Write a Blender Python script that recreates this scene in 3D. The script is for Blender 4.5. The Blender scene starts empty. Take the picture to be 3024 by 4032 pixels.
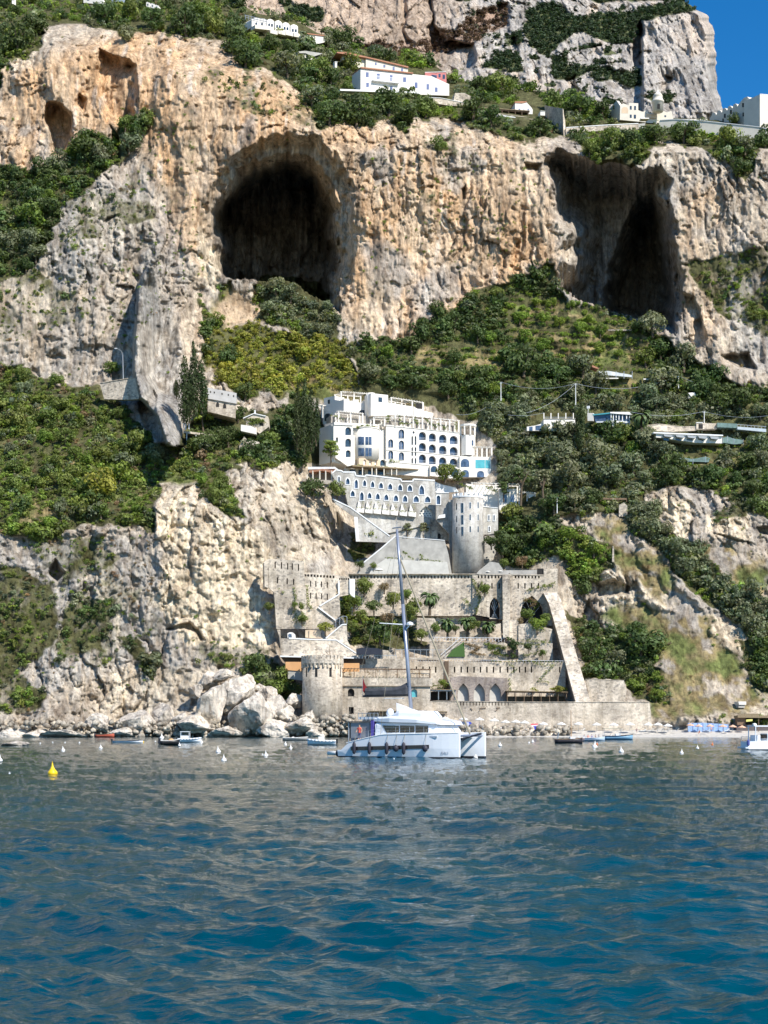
import bpy, bmesh, math, random
import numpy as np
from mathutils import Vector, Matrix
from mathutils.geometry import tessellate_polygon
random.seed(11); RNG = np.random.default_rng(11)
F, CX, V0, EYE = 5900.0, 1512.0, 2861.0, 3.0      # focal length in photo pixels, centre column, horizon row, eye height
scene = bpy.context.scene; COL = scene.collection
R = math.radians
O_ = 1.8228
def P(x, y, D): return ((x-CX)/F*D, D, EYE+(V0-y)/F*D)
def PX(x, D): return (x-CX)/F*D
def PZ(y, D): return EYE+(V0-y)/F*D
def K(ox, oy, s):                                 # coordinates read off an enlarged crop of the photograph
    return lambda *a: [(ox+a[i]/s, oy+a[i+1]/s) for i in range(0, len(a), 2)]
K0 = K(0, 0, 1/O_); K1 = K(1180, 1500, 2.0232); K2 = K(1200, 1900, 1.659); K3 = K(1000, 2150, 2.37)
K4 = K(1600, 2150, 2.074); K5 = K(1050, 2500, 2.212); K6 = K(1250, 2650, 2.074); K7 = K(1650, 2550, 1.659)
K8 = K(2100, 2750, 1.7955); KA = K(900, 0, 1.508); KB = K(1900, 0, 1.476); KC = K(2000, 1400, 1.62)
KD = K(350, 1300, 1.843); KE = K(2100, 1850, 1.7955); KF = K(0, 2400, 1.3272); KG = K(0, 900, 1.659); KH = K(0, 0, 1.659)

# ------------------------------------------------------------------ noise
def _h(ix, iy, s):
    n = (ix.astype(np.int64)*374761393 + iy.astype(np.int64)*668265263 + s*1442695041) & 0xffffffff
    n = ((n ^ (n >> 13))*1274126177) & 0xffffffff
    n = ((n ^ (n >> 16))*2246822519) & 0xffffffff
    return ((n ^ (n >> 15)) & 0xffffff)/float(0xffffff)
def vn(x, y, s=0):
    x = np.asarray(x, float); y = np.asarray(y, float)
    ix = np.floor(x); iy = np.floor(y); fx = x-ix; fy = y-iy
    fx = fx*fx*fx*(fx*(fx*6-15)+10); fy = fy*fy*fy*(fy*(fy*6-15)+10)
    a = _h(ix, iy, s); b = _h(ix+1, iy, s); c = _h(ix, iy+1, s); d = _h(ix+1, iy+1, s)
    return ((a+(b-a)*fx)*(1-fy)+(c+(d-c)*fx)*fy)*2-1
def fbm(x, y, o=4, s=0, g=.5):
    t = 0; a = 1; n = 0
    for k in range(o):
        t = t+a*vn(x+k*17.3, y-k*9.1, s+k); n += a; a *= g
        x = x*2.03; y = y*2.03
    return t/n
def ridge(x, y, o=4, s=0, g=.5):
    t = 0; a = 1; n = 0
    for k in range(o):
        t = t+a*(1-2*np.abs(vn(x+k*7.7, y+k*3.3, s+k))); n += a; a *= g
        x = x*2.07; y = y*2.07
    return t/n
def cell(x, y, s=0):                             # value of the nearest jittered cell, and edge distance
    ix = np.floor(x); iy = np.floor(y); best = np.full(np.shape(x), 9.); sec = best.copy(); val = np.zeros(np.shape(x))
    for dx in (-1, 0, 1):
        for dy in (-1, 0, 1):
            cx = ix+dx; cy = iy+dy; d = (cx+_h(cx, cy, s)-x)**2+(cy+_h(cx, cy, s+7)-y)**2; v = _h(cx, cy, s+13)
            m = d < best; sec = np.where(m, best, np.minimum(sec, d)); val = np.where(m, v, val); best = np.where(m, d, best)
    return val*2-1, np.sqrt(sec)-np.sqrt(best)
def ss(a, b, x):
    t = np.clip((x-a)/(b-a), 0, 1); return t*t*(3-2*t)
def inside(poly, x, y):
    r = np.zeros(np.shape(x), bool); n = len(poly)
    for i in range(n):
        (x0, y0), (x1, y1) = poly[i], poly[(i+1) % n]
        if y0 == y1: continue
        c = ((y0 > y) != (y1 > y)) & (x < (x1-x0)*(y-y0)/(y1-y0)+x0)
        r ^= c
    return r
def dist(poly, x, y, closed=True):
    d = np.full(np.shape(x), 1e9); n = len(poly)
    for i in range(n if closed else n-1):
        (x0, y0), (x1, y1) = poly[i], poly[(i+1) % n]
        vx, vy = x1-x0, y1-y0; L = vx*vx+vy*vy+1e-9
        t = np.clip(((x-x0)*vx+(y-y0)*vy)/L, 0, 1)
        d = np.minimum(d, np.hypot(x-x0-t*vx, y-y0-t*vy))
    return d
def soft(poly, x, y, w):                         # 0..1 mask, w px soft edge centred on the outline
    xs = [p[0] for p in poly]; ys = [p[1] for p in poly]
    m = np.zeros(np.shape(x)); b = (x > min(xs)-w) & (x < max(xs)+w) & (y > min(ys)-w) & (y < max(ys)+w)
    if not b.any(): return m
    xx, yy = x[b], y[b]
    d = dist(poly, xx, yy)*np.where(inside(poly, xx, yy), 1, -1)
    m[b] = ss(-w, w, d); return m

# ------------------------------------------------------------------ objects
def tag(o, label=None, cat=None, group=None, kind=None):
    if label: o['label'] = label
    if cat: o['category'] = cat
    if group: o['group'] = group
    if kind: o['kind'] = kind
    return o
def empty(name, loc=(0, 0, 0), rz=0, label=None, cat=None, group=None):
    o = bpy.data.objects.new(name, None); COL.objects.link(o); o.location = loc; o.rotation_euler = (0, 0, rz)
    o.empty_display_size = .1
    return tag(o, label, cat, group)
def link(o, parent=None):
    COL.objects.link(o)
    if parent is not None: o.parent = parent; o.matrix_parent_inverse = WORLD.get(parent.name, Matrix())
    return o
WORLD = {}
def npmesh(name, v, f, mats, parent=None, col=None, smooth=False, mi=None):
    v = np.asarray(v, np.float32); f = np.asarray(f, np.int32); k = f.shape[1]
    me = bpy.data.meshes.new(name); me.vertices.add(len(v)); me.vertices.foreach_set('co', v.ravel())
    me.loops.add(f.size); me.loops.foreach_set('vertex_index', f.ravel())
    me.polygons.add(len(f)); me.polygons.foreach_set('loop_start', np.arange(0, f.size, k, dtype=np.int32))
    me.polygons.foreach_set('loop_total', np.full(len(f), k, np.int32))
    if smooth: me.polygons.foreach_set('use_smooth', np.ones(len(f), bool))
    for m in (mats if isinstance(mats, (list, tuple)) else [mats]): me.materials.append(m)
    if mi is not None: me.polygons.foreach_set('material_index', np.asarray(mi, np.int32))
    me.update(calc_edges=True)
    if col is not None:
        a = me.color_attributes.new('Col', 'FLOAT_COLOR', 'POINT')
        c = np.ones((len(v), 4), np.float32); c[:, :3] = col; a.data.foreach_set('color', c.ravel())
    o = bpy.data.objects.new(name, me); return link(o, parent)
class MB:
    def __init__(s): s.v = []; s.f = []
    def add(s, v, f):
        b = len(s.v); s.v += [tuple(p) for p in v]; s.f += [tuple(b+i for i in q) for q in f]; return s
    def box(s, x0, y0, z0, x1, y1, z1, M=None):
        v = [(x, y, z) for z in (z0, z1) for x, y in ((x0, y0), (x1, y0), (x1, y1), (x0, y1))]
        if M: v = [M @ Vector(p) for p in v]
        return s.add(v, [(3, 2, 1, 0), (4, 5, 6, 7), (0, 1, 5, 4), (1, 2, 6, 5), (2, 3, 7, 6), (3, 0, 4, 7)])
    def tube(s, a, b, r0, r1=None, n=8):
        a = Vector(a); b = Vector(b); r1 = r0 if r1 is None else r1
        d = (b-a).normalized(); u = d.orthogonal().normalized(); w = d.cross(u)
        v = []
        for p, r in ((a, r0), (b, r1)):
            for k in range(n):
                t = 2*math.pi*k/n; v.append(p+(u*math.cos(t)+w*math.sin(t))*r)
        f = [(k, (k+1) % n, n+(k+1) % n, n+k) for k in range(n)]+[tuple(range(n-1, -1, -1)), tuple(range(n, 2*n))]
        return s.add(v, f)
    def path(s, pts, r, n=6):
        for a, b in zip(pts, pts[1:]): s.tube(a, b, r, n=n)
        return s
    def lathe(s, c, prof, n=16, a0=0, a1=2*math.pi):
        full = abs(a1-a0-2*math.pi) < 1e-6; m = n if full else n+1; v = []
        for r, z in prof:
            for k in range(m):
                t = a0+(a1-a0)*k/n; v.append((c[0]+r*math.cos(t), c[1]+r*math.sin(t), c[2]+z))
        f = []
        for j in range(len(prof)-1):
            for k in range(n):
                k2 = (k+1) % m; f.append((j*m+k, j*m+k2, (j+1)*m+k2, (j+1)*m+k))
        f.append(tuple(range(m-1, -1, -1))); f.append(tuple((len(prof)-1)*m+k for k in range(m)))
        return s.add(v, f)
    def prism(s, front, back):
        n = len(front); fl = [Vector((p[0], p[2], p[1]*.001)) for p in front]
        f = [tuple(range(n-1, -1, -1)), tuple(range(n, 2*n))]+[(k, (k+1) % n, n+(k+1) % n, n+k) for k in range(n)]
        return s.add(list(front)+list(back), f)
    def build(s, name, mat, parent=None, smooth=False, norm=True):
        me = bpy.data.meshes.new(name); me.from_pydata(s.v, [], s.f)
        for m in (mat if isinstance(mat, (list, tuple)) else [mat]): me.materials.append(m)
        if norm:
            bm = bmesh.new(); bm.from_mesh(me); bmesh.ops.recalc_face_normals(bm, faces=bm.faces); bm.to_mesh(me); bm.free()
        if smooth:
            for p in me.polygons: p.use_smooth = True
        return link(bpy.data.objects.new(name, me), parent)
class Fr:                                         # a vertical wall plane through two plan points (photo column, distance)
    def __init__(s, xa, Da, xb, Db):
        a = (PX(xa, Da), Da); b = (PX(xb, Db), Db); L = math.hypot(b[0]-a[0], b[1]-a[1])
        s.a = a; s.t = ((b[0]-a[0])/L, (b[1]-a[1])/L); s.n = (s.t[1], -s.t[0])
    def pt(s, x, y, n=0):
        k = (x-CX)/F; T = (k*s.a[1]-s.a[0])/(s.t[0]-k*s.t[1]); Y = s.a[1]+s.t[1]*T; X = s.a[0]+s.t[0]*T
        return (X+n*s.n[0], Y+n*s.n[1], EYE+(V0-y)/F*Y)
def wall(mb, fr, outer, holes=(), th=.6, n0=0):
    loops = [list(outer)]+[list(h) for h in holes]; flat = [p for l in loops for p in l]; N = len(flat)
    tr = tessellate_polygon([[Vector((x, -y, 0)) for x, y in l] for l in loops])
    v = [fr.pt(x, y, n0) for x, y in flat]+[fr.pt(x, y, n0-th) for x, y in flat]
    f = [tuple(t) for t in tr]+[tuple(N+i for i in t[::-1]) for t in tr]
    b = 0
    for l in loops:
        n = len(l)
        f += [(b+k, b+(k+1) % n, N+b+(k+1) % n, N+b+k) for k in range(n)]; b += n
    mb.add(v, f)
def hole(cx, y0, y1, hw, kind='rect'):
    if kind == 'rect': return [(cx-hw, y0), (cx+hw, y0), (cx+hw, y1), (cx-hw, y1)]
    if kind == 'round':
        r = min(hw, (y1-y0)*.5)
        return [(cx-hw, y1)]+[(cx-hw*math.cos(t), y0+r-r*math.sin(t)) for t in [math.pi*k/8 for k in range(9)]]+[(cx+hw, y1)]
    h = min((y1-y0)*.62, hw*2.1); L = []
    for k in range(5):
        t = k/4; L.append((cx-hw*(1-t**1.7), y0+h*(1-t)**1.0*(1-.18*math.sin(math.pi*t))))
    return [(cx-hw, y1)]+L+[(2*cx-x, y) for x, y in L[-2::-1]]+[(cx+hw, y1)]
def grow(h, g):
    cx = sum(p[0] for p in h)/len(h); cy = sum(p[1] for p in h)/len(h)
    return [(x+(g if x > cx else -g if x < cx else 0), y+(g if y > cy else -g)) for x, y in h]
def pane(fr, h, n, mat, parent, name='window', surround=None, g=2.5, n0=0, bars=0):
    mb = MB(); wall(mb, fr, grow(h, .6), (), .08, n); o = mb.build(name, mat, parent)
    if surround is not None:
        m2 = MB(); wall(m2, fr, grow(h, g), [grow(h, -.4)], .35, n0+.15)
        if bars:
            xs = [p[0] for p in h]; ys = [p[1] for p in h]; c = (min(xs)+max(xs))/2
            wall(m2, fr, [(c-.45, min(ys)+2), (c+.45, min(ys)+2), (c+.45, max(ys)), (c-.45, max(ys))], (), .08, n+.1)
        m2.build('frame', surround, o)
    return o
def building(name, label, cat, x, y, D, group=None):
    o = empty(name, P(x, y, D), 0, label, cat, group); WORLD[o.name] = Matrix.Translation(P(x, y, D)).inverted(); return o

# ------------------------------------------------------------------ materials
def nt(name):
    m = bpy.data.materials.new(name); m.use_nodes = True; t = m.node_tree; b = t.nodes['Principled BSDF']; return m, t, b
def lk(t, a, b): t.links.new(a, b)
def node(t, k, **kw):
    n = t.nodes.new(k)
    for a, v in kw.items():
        if a.startswith('i_'): n.inputs[a[2:].replace('_', ' ')].default_value = v
        else: setattr(n, a, v)
    return n
def ramp(t, fac, stops):
    r = node(t, 'ShaderNodeValToRGB'); e = r.color_ramp.elements
    while len(e) > 1: e.remove(e[-1])
    e[0].position = stops[0][0]; e[0].color = (*stops[0][1], 1)
    for p, c in stops[1:]:
        q = e.new(p); q.color = (*c, 1)
    lk(t, fac, r.inputs[0]); return r.outputs[0]
def mix(t, a, b, fac, mode='MIX'):
    n = node(t, 'ShaderNodeMix', data_type='RGBA', blend_type=mode)
    for s, v in ((n.inputs[0], fac), (n.inputs[6], a), (n.inputs[7], b)):
        if hasattr(v, 'links') or hasattr(v, 'is_linked'): lk(t, v, s)
        else: s.default_value = v if not isinstance(v, tuple) else (*v, 1)
    return n.outputs[2]
def noise(t, scale, detail=4, rough=.55, stretch=(1, 1, 1), coord='pos'):
    if coord == 'pos': c = node(t, 'ShaderNodeNewGeometry').outputs['Position']
    else: c = node(t, 'ShaderNodeTexCoord').outputs['Object']
    mp = node(t, 'ShaderNodeMapping'); mp.inputs['Scale'].default_value = stretch; lk(t, c, mp.inputs[0])
    n = node(t, 'ShaderNodeTexNoise'); n.inputs['Scale'].default_value = scale; n.inputs['Detail'].default_value = detail
    n.inputs['Roughness'].default_value = rough; lk(t, mp.outputs[0], n.inputs['Vector']); return n.outputs[0]
def bump(t, b, h, strength, dist):
    n = node(t, 'ShaderNodeBump'); n.inputs['Strength'].default_value = strength; n.inputs['Distance'].default_value = dist
    lk(t, h, n.inputs['Height']); lk(t, n.outputs[0], b.inputs['Normal'])
MATS = {}
def plain(name, c, rough=.6, metal=0, var=.12, scale=.6, bmp=0, spec=.4):
    if name in MATS: return MATS[name]
    m, t, b = nt(name); n = noise(t, scale, 4)
    lo = tuple(max(0, k*(1-var)) for k in c); hi = tuple(min(1, k*(1+var)) for k in c)
    lk(t, ramp(t, n, [(.3, lo), (.7, hi)]), b.inputs['Base Color'])
    b.inputs['Roughness'].default_value = rough; b.inputs['Metallic'].default_value = metal
    b.inputs['Specular IOR Level'].default_value = spec
    if bmp: bump(t, b, noise(t, scale*6, 3), .5, bmp)
    MATS[name] = m; return m
def stone(name, c1, c2, c3, scale=1.1, bmp=.12, joint=.55, stain=None):
    m, t, b = nt(name)
    v = node(t, 'ShaderNodeTexVoronoi', feature='F1'); v.inputs['Scale'].default_value = scale
    g = node(t, 'ShaderNodeNewGeometry'); mp = node(t, 'ShaderNodeMapping'); mp.inputs['Scale'].default_value = (1, 1, 1.5)
    lk(t, g.outputs['Position'], mp.inputs[0]); lk(t, mp.outputs[0], v.inputs['Vector'])
    sep = node(t, 'ShaderNodeSeparateColor'); lk(t, v.outputs['Color'], sep.inputs[0])
    cc = ramp(t, sep.outputs[0], [(0, c1), (.5, c2), (1, c3)])
    big = ramp(t, noise(t, .12, 5), [(.35, (.66, .65, .64)), (.62, (1.15, 1.13, 1.1))])
    cc = mix(t, cc, big, 1.0, 'MULTIPLY')
    st = ramp(t, noise(t, .5, 6, .65, (1, 1, .18)), [(.36, (.56, .53, .48)), (.55, (1, 1, 1))])
    cc = mix(t, cc, st, .7, 'MULTIPLY')
    fine = ramp(t, noise(t, 2.3, 4, .7), [(.3, (.78, .78, .78)), (.7, (1.12, 1.12, 1.12))])
    cc = mix(t, cc, fine, 1.0, 'MULTIPLY')
    lk(t, cc, b.inputs['Base Color']); b.inputs['Roughness'].default_value = .92; b.inputs['Specular IOR Level'].default_value = .2
    bump(t, b, noise(t, 2.0, 5, .65), .9, bmp)
    MATS[name] = m; return m
def rockmat(name):
    m, t, b = nt(name); a = node(t, 'ShaderNodeAttribute', attribute_name='Col')
    s1 = ramp(t, noise(t, .8, 7, .7, (1, 1, .1)), [(.36, (.52, .47, .43)), (.47, (1, 1, 1)), (.66, (1.45, 1.4, 1.32))])
    s2 = ramp(t, noise(t, .9, 6, .75), [(.34, (.55, .54, .55)), (.5, (1, 1, 1)), (.7, (1.25, 1.25, 1.25))])
    s3 = ramp(t, noise(t, .22, 6, .6, (1, 1, .12)), [(.38, (.6, .55, .5)), (.5, (1, 1, 1)), (.66, (1.12, 1.08, 1.02))])
    c = mix(t, a.outputs['Color'], s1, .9, 'MULTIPLY'); c = mix(t, c, s2, .75, 'MULTIPLY'); c = mix(t, c, s3, .8, 'MULTIPLY')
    lk(t, c, b.inputs['Base Color']); b.inputs['Roughness'].default_value = .95; b.inputs['Specular IOR Level'].default_value = .15
    h1 = noise(t, .9, 8, .8, (1, 1, .4))
    bump(t, b, h1, 1.0, .8)
    return m
def leafmat():
    m, t, b = nt('foliage'); a = node(t, 'ShaderNodeAttribute', attribute_name='Col'); oi = node(t, 'ShaderNodeObjectInfo')
    c = mix(t, a.outputs['Color'], oi.outputs['Color'], 1.0, 'MULTIPLY')
    lk(t, c, b.inputs['Base Color']); b.inputs['Roughness'].default_value = .6; b.inputs['Specular IOR Level'].default_value = .3
    tr = node(t, 'ShaderNodeBsdfTranslucent'); c2 = mix(t, c, (1.0, 1.15, .45), 1.0, 'MULTIPLY'); lk(t, c2, tr.inputs[0])
    ms = node(t, 'ShaderNodeMixShader'); ms.inputs[0].default_value = .35
    lk(t, b.outputs[0], ms.inputs[1]); lk(t, tr.outputs[0], ms.inputs[2]); lk(t, ms.outputs[0], t.nodes['Material Output'].inputs[0])
    return m
ROCK = rockmat('cliff_rock'); LEAF = leafmat()
WHITE = plain('white_render', (.8, .755, .68), .8, var=.05, scale=.35)
CREAM = plain('cream_render', (.72, .66, .55), .85, var=.08, scale=.3)
PEACH = plain('peach_render', (.68, .52, .36), .85, var=.08)
PINK = plain('pink_render', (.6, .22, .2), .85, var=.1)
WHITEP = plain('white_coping', (.8, .8, .78), .7, var=.06, scale=1.0)
GLASS = plain('window_glass', (.035, .055, .075), .12, var=.5, scale=1.3, spec=.8)
BLUEG = plain('blue_glass', (.07, .1, .16), .12, var=.6, scale=.9, spec=.8)
TEAL = plain('turquoise_glass', (.1, .42, .46), .2, var=.15, scale=1.0, spec=.7)
DARK = plain('dark_opening', (.03, .028, .026), .9, var=.3)
BLUESH = plain('blue_shutter', (.12, .16, .3), .6)
WOOD = plain('old_timber', (.2, .13, .08), .8, var=.25, scale=2)
REED = plain('reed_roof', (.26, .2, .12), .9, var=.3, scale=3)
ORANGE = plain('orange_canvas', (.66, .36, .16), .85, var=.08)
METAL = plain('galvanised_metal', (.45, .46, .47), .4, .6)
CONCR = plain('concrete', (.42, .4, .36), .9, var=.2, scale=.5)
LIME = stone('limestone_wall', (.62, .535, .43), (.74, .65, .53), (.46, .4, .33), 1.3, .1)
GREYW = stone('grey_castle_wall', (.56, .54, .5), (.62, .6, .55), (.48, .46, .43), .9, .06)
RUBBLE = stone('rubble_wall', (.62, .54, .44), (.76, .67, .55), (.36, .32, .275), 1.3, .14)
TERR = plain('terracotta_tiles', (.42, .2, .12), .85, var=.25, scale=3)
BARK = plain('bark', (.12, .09, .06), .9, var=.3, scale=4)
# ------------------------------------------------------------------ the hillside: a relief of real depths behind the shore
RY = [-200, 0, 100, 200, 300, 400, 500, 600, 800, 1000, 1200, 1400, 1550, 1700, 1870, 2000, 2100, 2270, 2450, 2600, 2765, 2860, 2905, 3010]
RX = [-260, 300, 700, 1000, 1400, 1800, 2200, 2700, 3280]
RD = [[760, 760, 760, 760, 760, 780, 790, 800, 800], [640, 640, 640, 650, 690, 720, 730, 740, 740], [592, 590, 592, 615, 670, 700, 710, 720, 720],
      [573, 566, 572, 590, 640, 670, 690, 700, 690], [568, 562, 553, 562, 610, 640, 655, 680, 660], [566, 560, 549, 549, 580, 604, 622, 640, 620],
      [562, 558, 547, 546, 556, 568, 580, 590, 575], [552, 550, 546, 545, 548, 550, 556, 546, 545], [545, 538, 542, 545, 546, 546, 548, 540, 535],
      [535, 530, 538, 545, 546, 545, 547, 538, 532], [528, 524, 532, 545, 542, 540, 542, 536, 530], [522, 520, 524, 530, 530, 531, 533, 530, 526],
      [512, 512, 515, 517, 522, 522, 522, 520, 518], [496, 497, 500, 500, 518, 516, 510, 508, 506], [478, 480, 484, 478, 512, 514, 498, 494, 492],
      [465, 466, 464, 465, 504, 508, 488, 484, 482], [460, 461, 459, 460, 500, 502, 482, 478, 476], [456, 456, 454, 457, 486, 492, 478, 470, 468],
      [452, 452, 450, 453, 472, 480, 474, 462, 460], [448, 447, 446, 449, 462, 468, 462, 454, 452], [440, 440, 440, 443, 452, 456, 450, 446, 444],
      [434, 434, 434, 438, 445, 445, 441, 436, 434], [430]*9, [422]*9]
RD = np.array(RD, float)
def baseD(x, y):
    cols = np.stack([np.interp(y, RY, RD[:, j]) for j in range(len(RX))])      # (9, N)
    xi = np.interp(x, RX, range(len(RX))); i = np.clip(xi.astype(int), 0, len(RX)-2); t = xi-i; t = t*t*(3-2*t)*.6+t*.4
    n = np.arange(len(x)); return cols[i, n]*(1-t)+cols[i+1, n]*t
LIP = [(-300, 330), (0, 350), (60, 223), (150, 163), (200, 115), (290, 102), (360, 102), (446, 114), (530, 138), (560, 120), (663, 120), (820, 175),
       (874, 180), (964, 283), (1066, 278), (1178, 371), (1278, 510), (1324, 517), (1364, 490), (1444, 530), (1483, 471), (1537, 464), (1590, 550),
       (1623, 484), (1722, 477), (1795, 477), (1895, 524), (2000, 530), (2090, 562), (2211, 542), (2266, 562), (2374, 637), (2510, 643), (2577, 596),
       (2645, 555), (2733, 576), (2848, 637), (2943, 718), (2984, 590), (3024, 583), (3300, 600)]
TOP = [(-300, -200), (850, -200), (900, -20), (1000, 45), (1150, 70), (1250, 130), (1350, 145), (1420, 190), (1650, 235), (1720, 262), (1800, 310),
       (2050, 345), (2150, 365), (2250, 372), (2350, 400), (2400, 452), (2830, 470), (3024, 485), (3300, 500)]
lipy = lambda x: np.interp(x, [p[0] for p in LIP], [p[1] for p in LIP])
topy = lambda x: np.interp(x, [p[0] for p in TOP], [p[1] for p in TOP])
CAVE1 = K0(474, 590, 462, 548, 472, 522, 454, 492, 457, 455, 474, 418, 494, 392, 516, 366, 545, 346, 575, 338, 605, 326, 640, 332, 668, 330, 695, 352, 714, 382, 722, 410, 742, 442, 736, 490, 744, 540, 732, 600, 740, 672)
SCOOP = K0(436, 560, 430, 480, 452, 400, 500, 335, 560, 300, 620, 284, 690, 292, 742, 338, 772, 420, 772, 520, 752, 640)
CAVE1B = K0(700, 650, 640, 612, 560, 608, 490, 600)
CAVE2 = K0(1193, 600, 1222, 560, 1204, 530, 1230, 505, 1190, 470, 1178, 430, 1188, 395, 1168, 345, 1205, 312, 1240, 330, 1290, 354, 1330, 338, 1390, 364, 1425, 350, 1452, 385, 1442, 430, 1468, 480, 1460, 520, 1482, 600, 1466, 720)
CAVE2B = K0(1440, 700, 1330, 672, 1240, 642)
C2IN = K0(1296, 690, 1306, 620, 1326, 550, 1348, 480, 1376, 428, 1412, 408, 1442, 432, 1458, 520, 1474, 600, 1462, 725)
C3 = K0(93, 262, 104, 222, 133, 218, 155, 250, 162, 292, 142, 335, 112, 340, 106, 288)
C4 = K0(168, 200, 188, 212, 180, 252, 160, 230)
C5 = K0(212, 108, 292, 132, 301, 190, 294, 250, 262, 284, 236, 262, 214, 222, 204, 170)
C6 = K0(237, 268, 262, 300, 258, 345, 246, 350)
SPIRE = K0(298, 610, 316, 574, 332, 578, 342, 630, 350, 690, 356, 760, 372, 820, 388, 870, 396, 962, 360, 965, 338, 900, 300, 862, 286, 800, 290, 700)
MASTER_VEG = []
def veg(kind, dens, *poly): MASTER_VEG.append((kind, dens, poly))
# kinds: d dark evergreen, o olive grey, b bright green, y yellow green, g mixed green
veg('d', 1.0, *K0(-90, 357, 40, 378, 120, 370, 150, 315, 190, 292, 240, 300, 262, 255, 320, 248, 300, 300, 262, 350, 222, 372, 165, 430, 130, 450, 110, 520, 60, 590, -90, 660))
veg('g', .4, *K0(150, 430, 300, 370, 330, 470, 250, 500, 120, 560))
veg('g', .35, *K0(-90, 600, 80, 590, 190, 640, 200, 700, 80, 720, -90, 760))
veg('g', 1.0, *K0(-90, 785, 60, 792, 130, 835, 215, 838, 300, 905, 330, 950, 400, 968, 470, 965, 530, 1010, 480, 1010, 535, 1120, 480, 1105, 420, 1050, 340, 1055, 335, 1150, 250, 1125, 170, 1130, 100, 1150, -90, 1140))
veg('d', .8, *K0(385, 965, 402, 915, 435, 895, 442, 850, 515, 885, 600, 880, 640, 850, 700, 900, 710, 1000, 640, 1010, 540, 1000, 430, 975))
veg('g', .6, *K0(-90, 1260, 60, 1225, 120, 1270, 130, 1380, 40, 1430, 90, 1490, 80, 1530, -90, 1548))
veg('o', .3, *K0(90, 1150, 340, 1150, 350, 1230, 290, 1290, 350, 1340, 290, 1400, 200, 1440, 100, 1420)); veg('g', .5, *K0(60, 1140, 200, 1150, 220, 1200, 90, 1200)); veg('x', .2, *K0(200, 1150, 340, 1180, 330, 1330, 220, 1300)); veg('o', .35, *K0(420, 1390, 600, 1390, 600, 1440, 440, 1440))
veg('d', .7, *K0(255, 1360, 300, 1370, 310, 1420, 285, 1425))
veg('o', .8, *K0(300, 1395, 345, 1430, 340, 1480, 318, 1460))
veg('g', .5, *K0(60, 1170, 200, 1150, 260, 1200, 180, 1260, 90, 1230)); veg('d', .5, *K0(150, 1300, 250, 1290, 230, 1400, 120, 1420)); veg('g', .4, *K0(430, 1400, 580, 1410, 600, 1440, 520, 1460, 440, 1440))
veg('g', 1.0, *K0(540, 1452, 600, 1425, 648, 1450, 652, 1520, 600, 1508, 560, 1490))
veg('o', 1.0, *K0(555, 612, 640, 596, 700, 628, 735, 690, 770, 770, 700, 750, 620, 700, 560, 690))
veg('y', 1.0, *K0(440, 712, 560, 690, 640, 720, 740, 742, 770, 790, 800, 850, 780, 880, 640, 850, 520, 852, 440, 790))
veg('d', .9, *K0(420, 650, 452, 700, 452, 770, 434, 740))
veg('b', .8, *K0(452, 620, 500, 612, 500, 660, 460, 670))
veg('d', 1.0, *K0(760, 745, 840, 718, 905, 745, 900, 700, 960, 680, 1030, 640, 1100, 590, 1180, 578, 1205, 625, 1240, 645, 1330, 676, 1440, 740, 1475, 765, 1540, 792, 1590, 830, 1760, 850, 1760, 900, 1300, 880, 1100, 900, 900, 880, 800, 862))
veg('o', 1.0, *K0(1030, 880, 1300, 860, 1760, 890, 1760, 1010, 1600, 1060, 1400, 1060, 1380, 1110, 1160, 1110, 1075, 1090, 1062, 970, 1030, 920))
veg('b', .9, *K0(1080, 640, 1200, 640, 1330, 690, 1420, 740, 1400, 800, 1200, 780, 1100, 740))
veg('o', 1.0, *KE(640, 180, 860, 250, 900, 450, 1000, 480, 1250, 540, 1300, 700, 1500, 850, 1800, 950, 1800, 1400, 1500, 1150, 1280, 960, 1170, 850, 1000, 660, 880, 580, 700, 450))
veg('b', 1.0, *KE(0, 350, 180, 370, 300, 470, 560, 560, 550, 650, 400, 700, 380, 800, 250, 770, 190, 650, 160, 500, 0, 480))
veg('d', 1.0, *KE(230, 1000, 400, 1080, 600, 1110, 900, 1190, 900, 1350, 760, 1450, 860, 1620, 700, 1600, 640, 1480, 360, 1430, 300, 1250))
veg('g', .5, *KE(560, 900, 700, 880, 960, 980, 980, 1080, 800, 1050, 600, 1080))
veg('g', .6, *KE(560, 560, 740, 560, 740, 640, 900, 740, 950, 820, 800, 780, 700, 660))
veg('g', .7, *KE(1050, 1400, 1200, 1400, 1200, 1520, 1080, 1500)); veg('g', .5, *KE(850, 1500, 1300, 1560, 1600, 1700, 1100, 1700, 900, 1640))
veg('g', .35, *KE(900, 1200, 1700, 1300, 1800, 1800, 900, 1700, 800, 1500))
veg('d', .8, *KE(1400, 1200, 1800, 1150, 1800, 1650, 1560, 1500)); veg('d', .9, *KE(1200, 0, 1800, 0, 1800, 300, 1500, 300, 1300, 150, 1000, 100))
veg('g', .9, *KE(600, 1340, 900, 1420, 980, 1640, 720, 1620)); veg('o', .6, *KE(1280, 300, 1500, 220, 1500, 330, 1300, 380))
veg('d', .9, *K4(20, 380, 330, 560, 330, 700, 190, 830, -300, 850, -300, 420)); veg('g', 1.0, *K3(800, 320, 1250, 380, 1500, 470, 1500, 940, 1240, 950, 950, 920, 880, 750, 810, 620))
veg('g', .9, *K2(330, 300, 520, 330, 480, 420, 350, 520, 320, 420)); veg('d', .8, *K2(1180, 190, 1659, 180, 1659, 470, 1400, 540, 1280, 500, 1200, 350))
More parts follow.
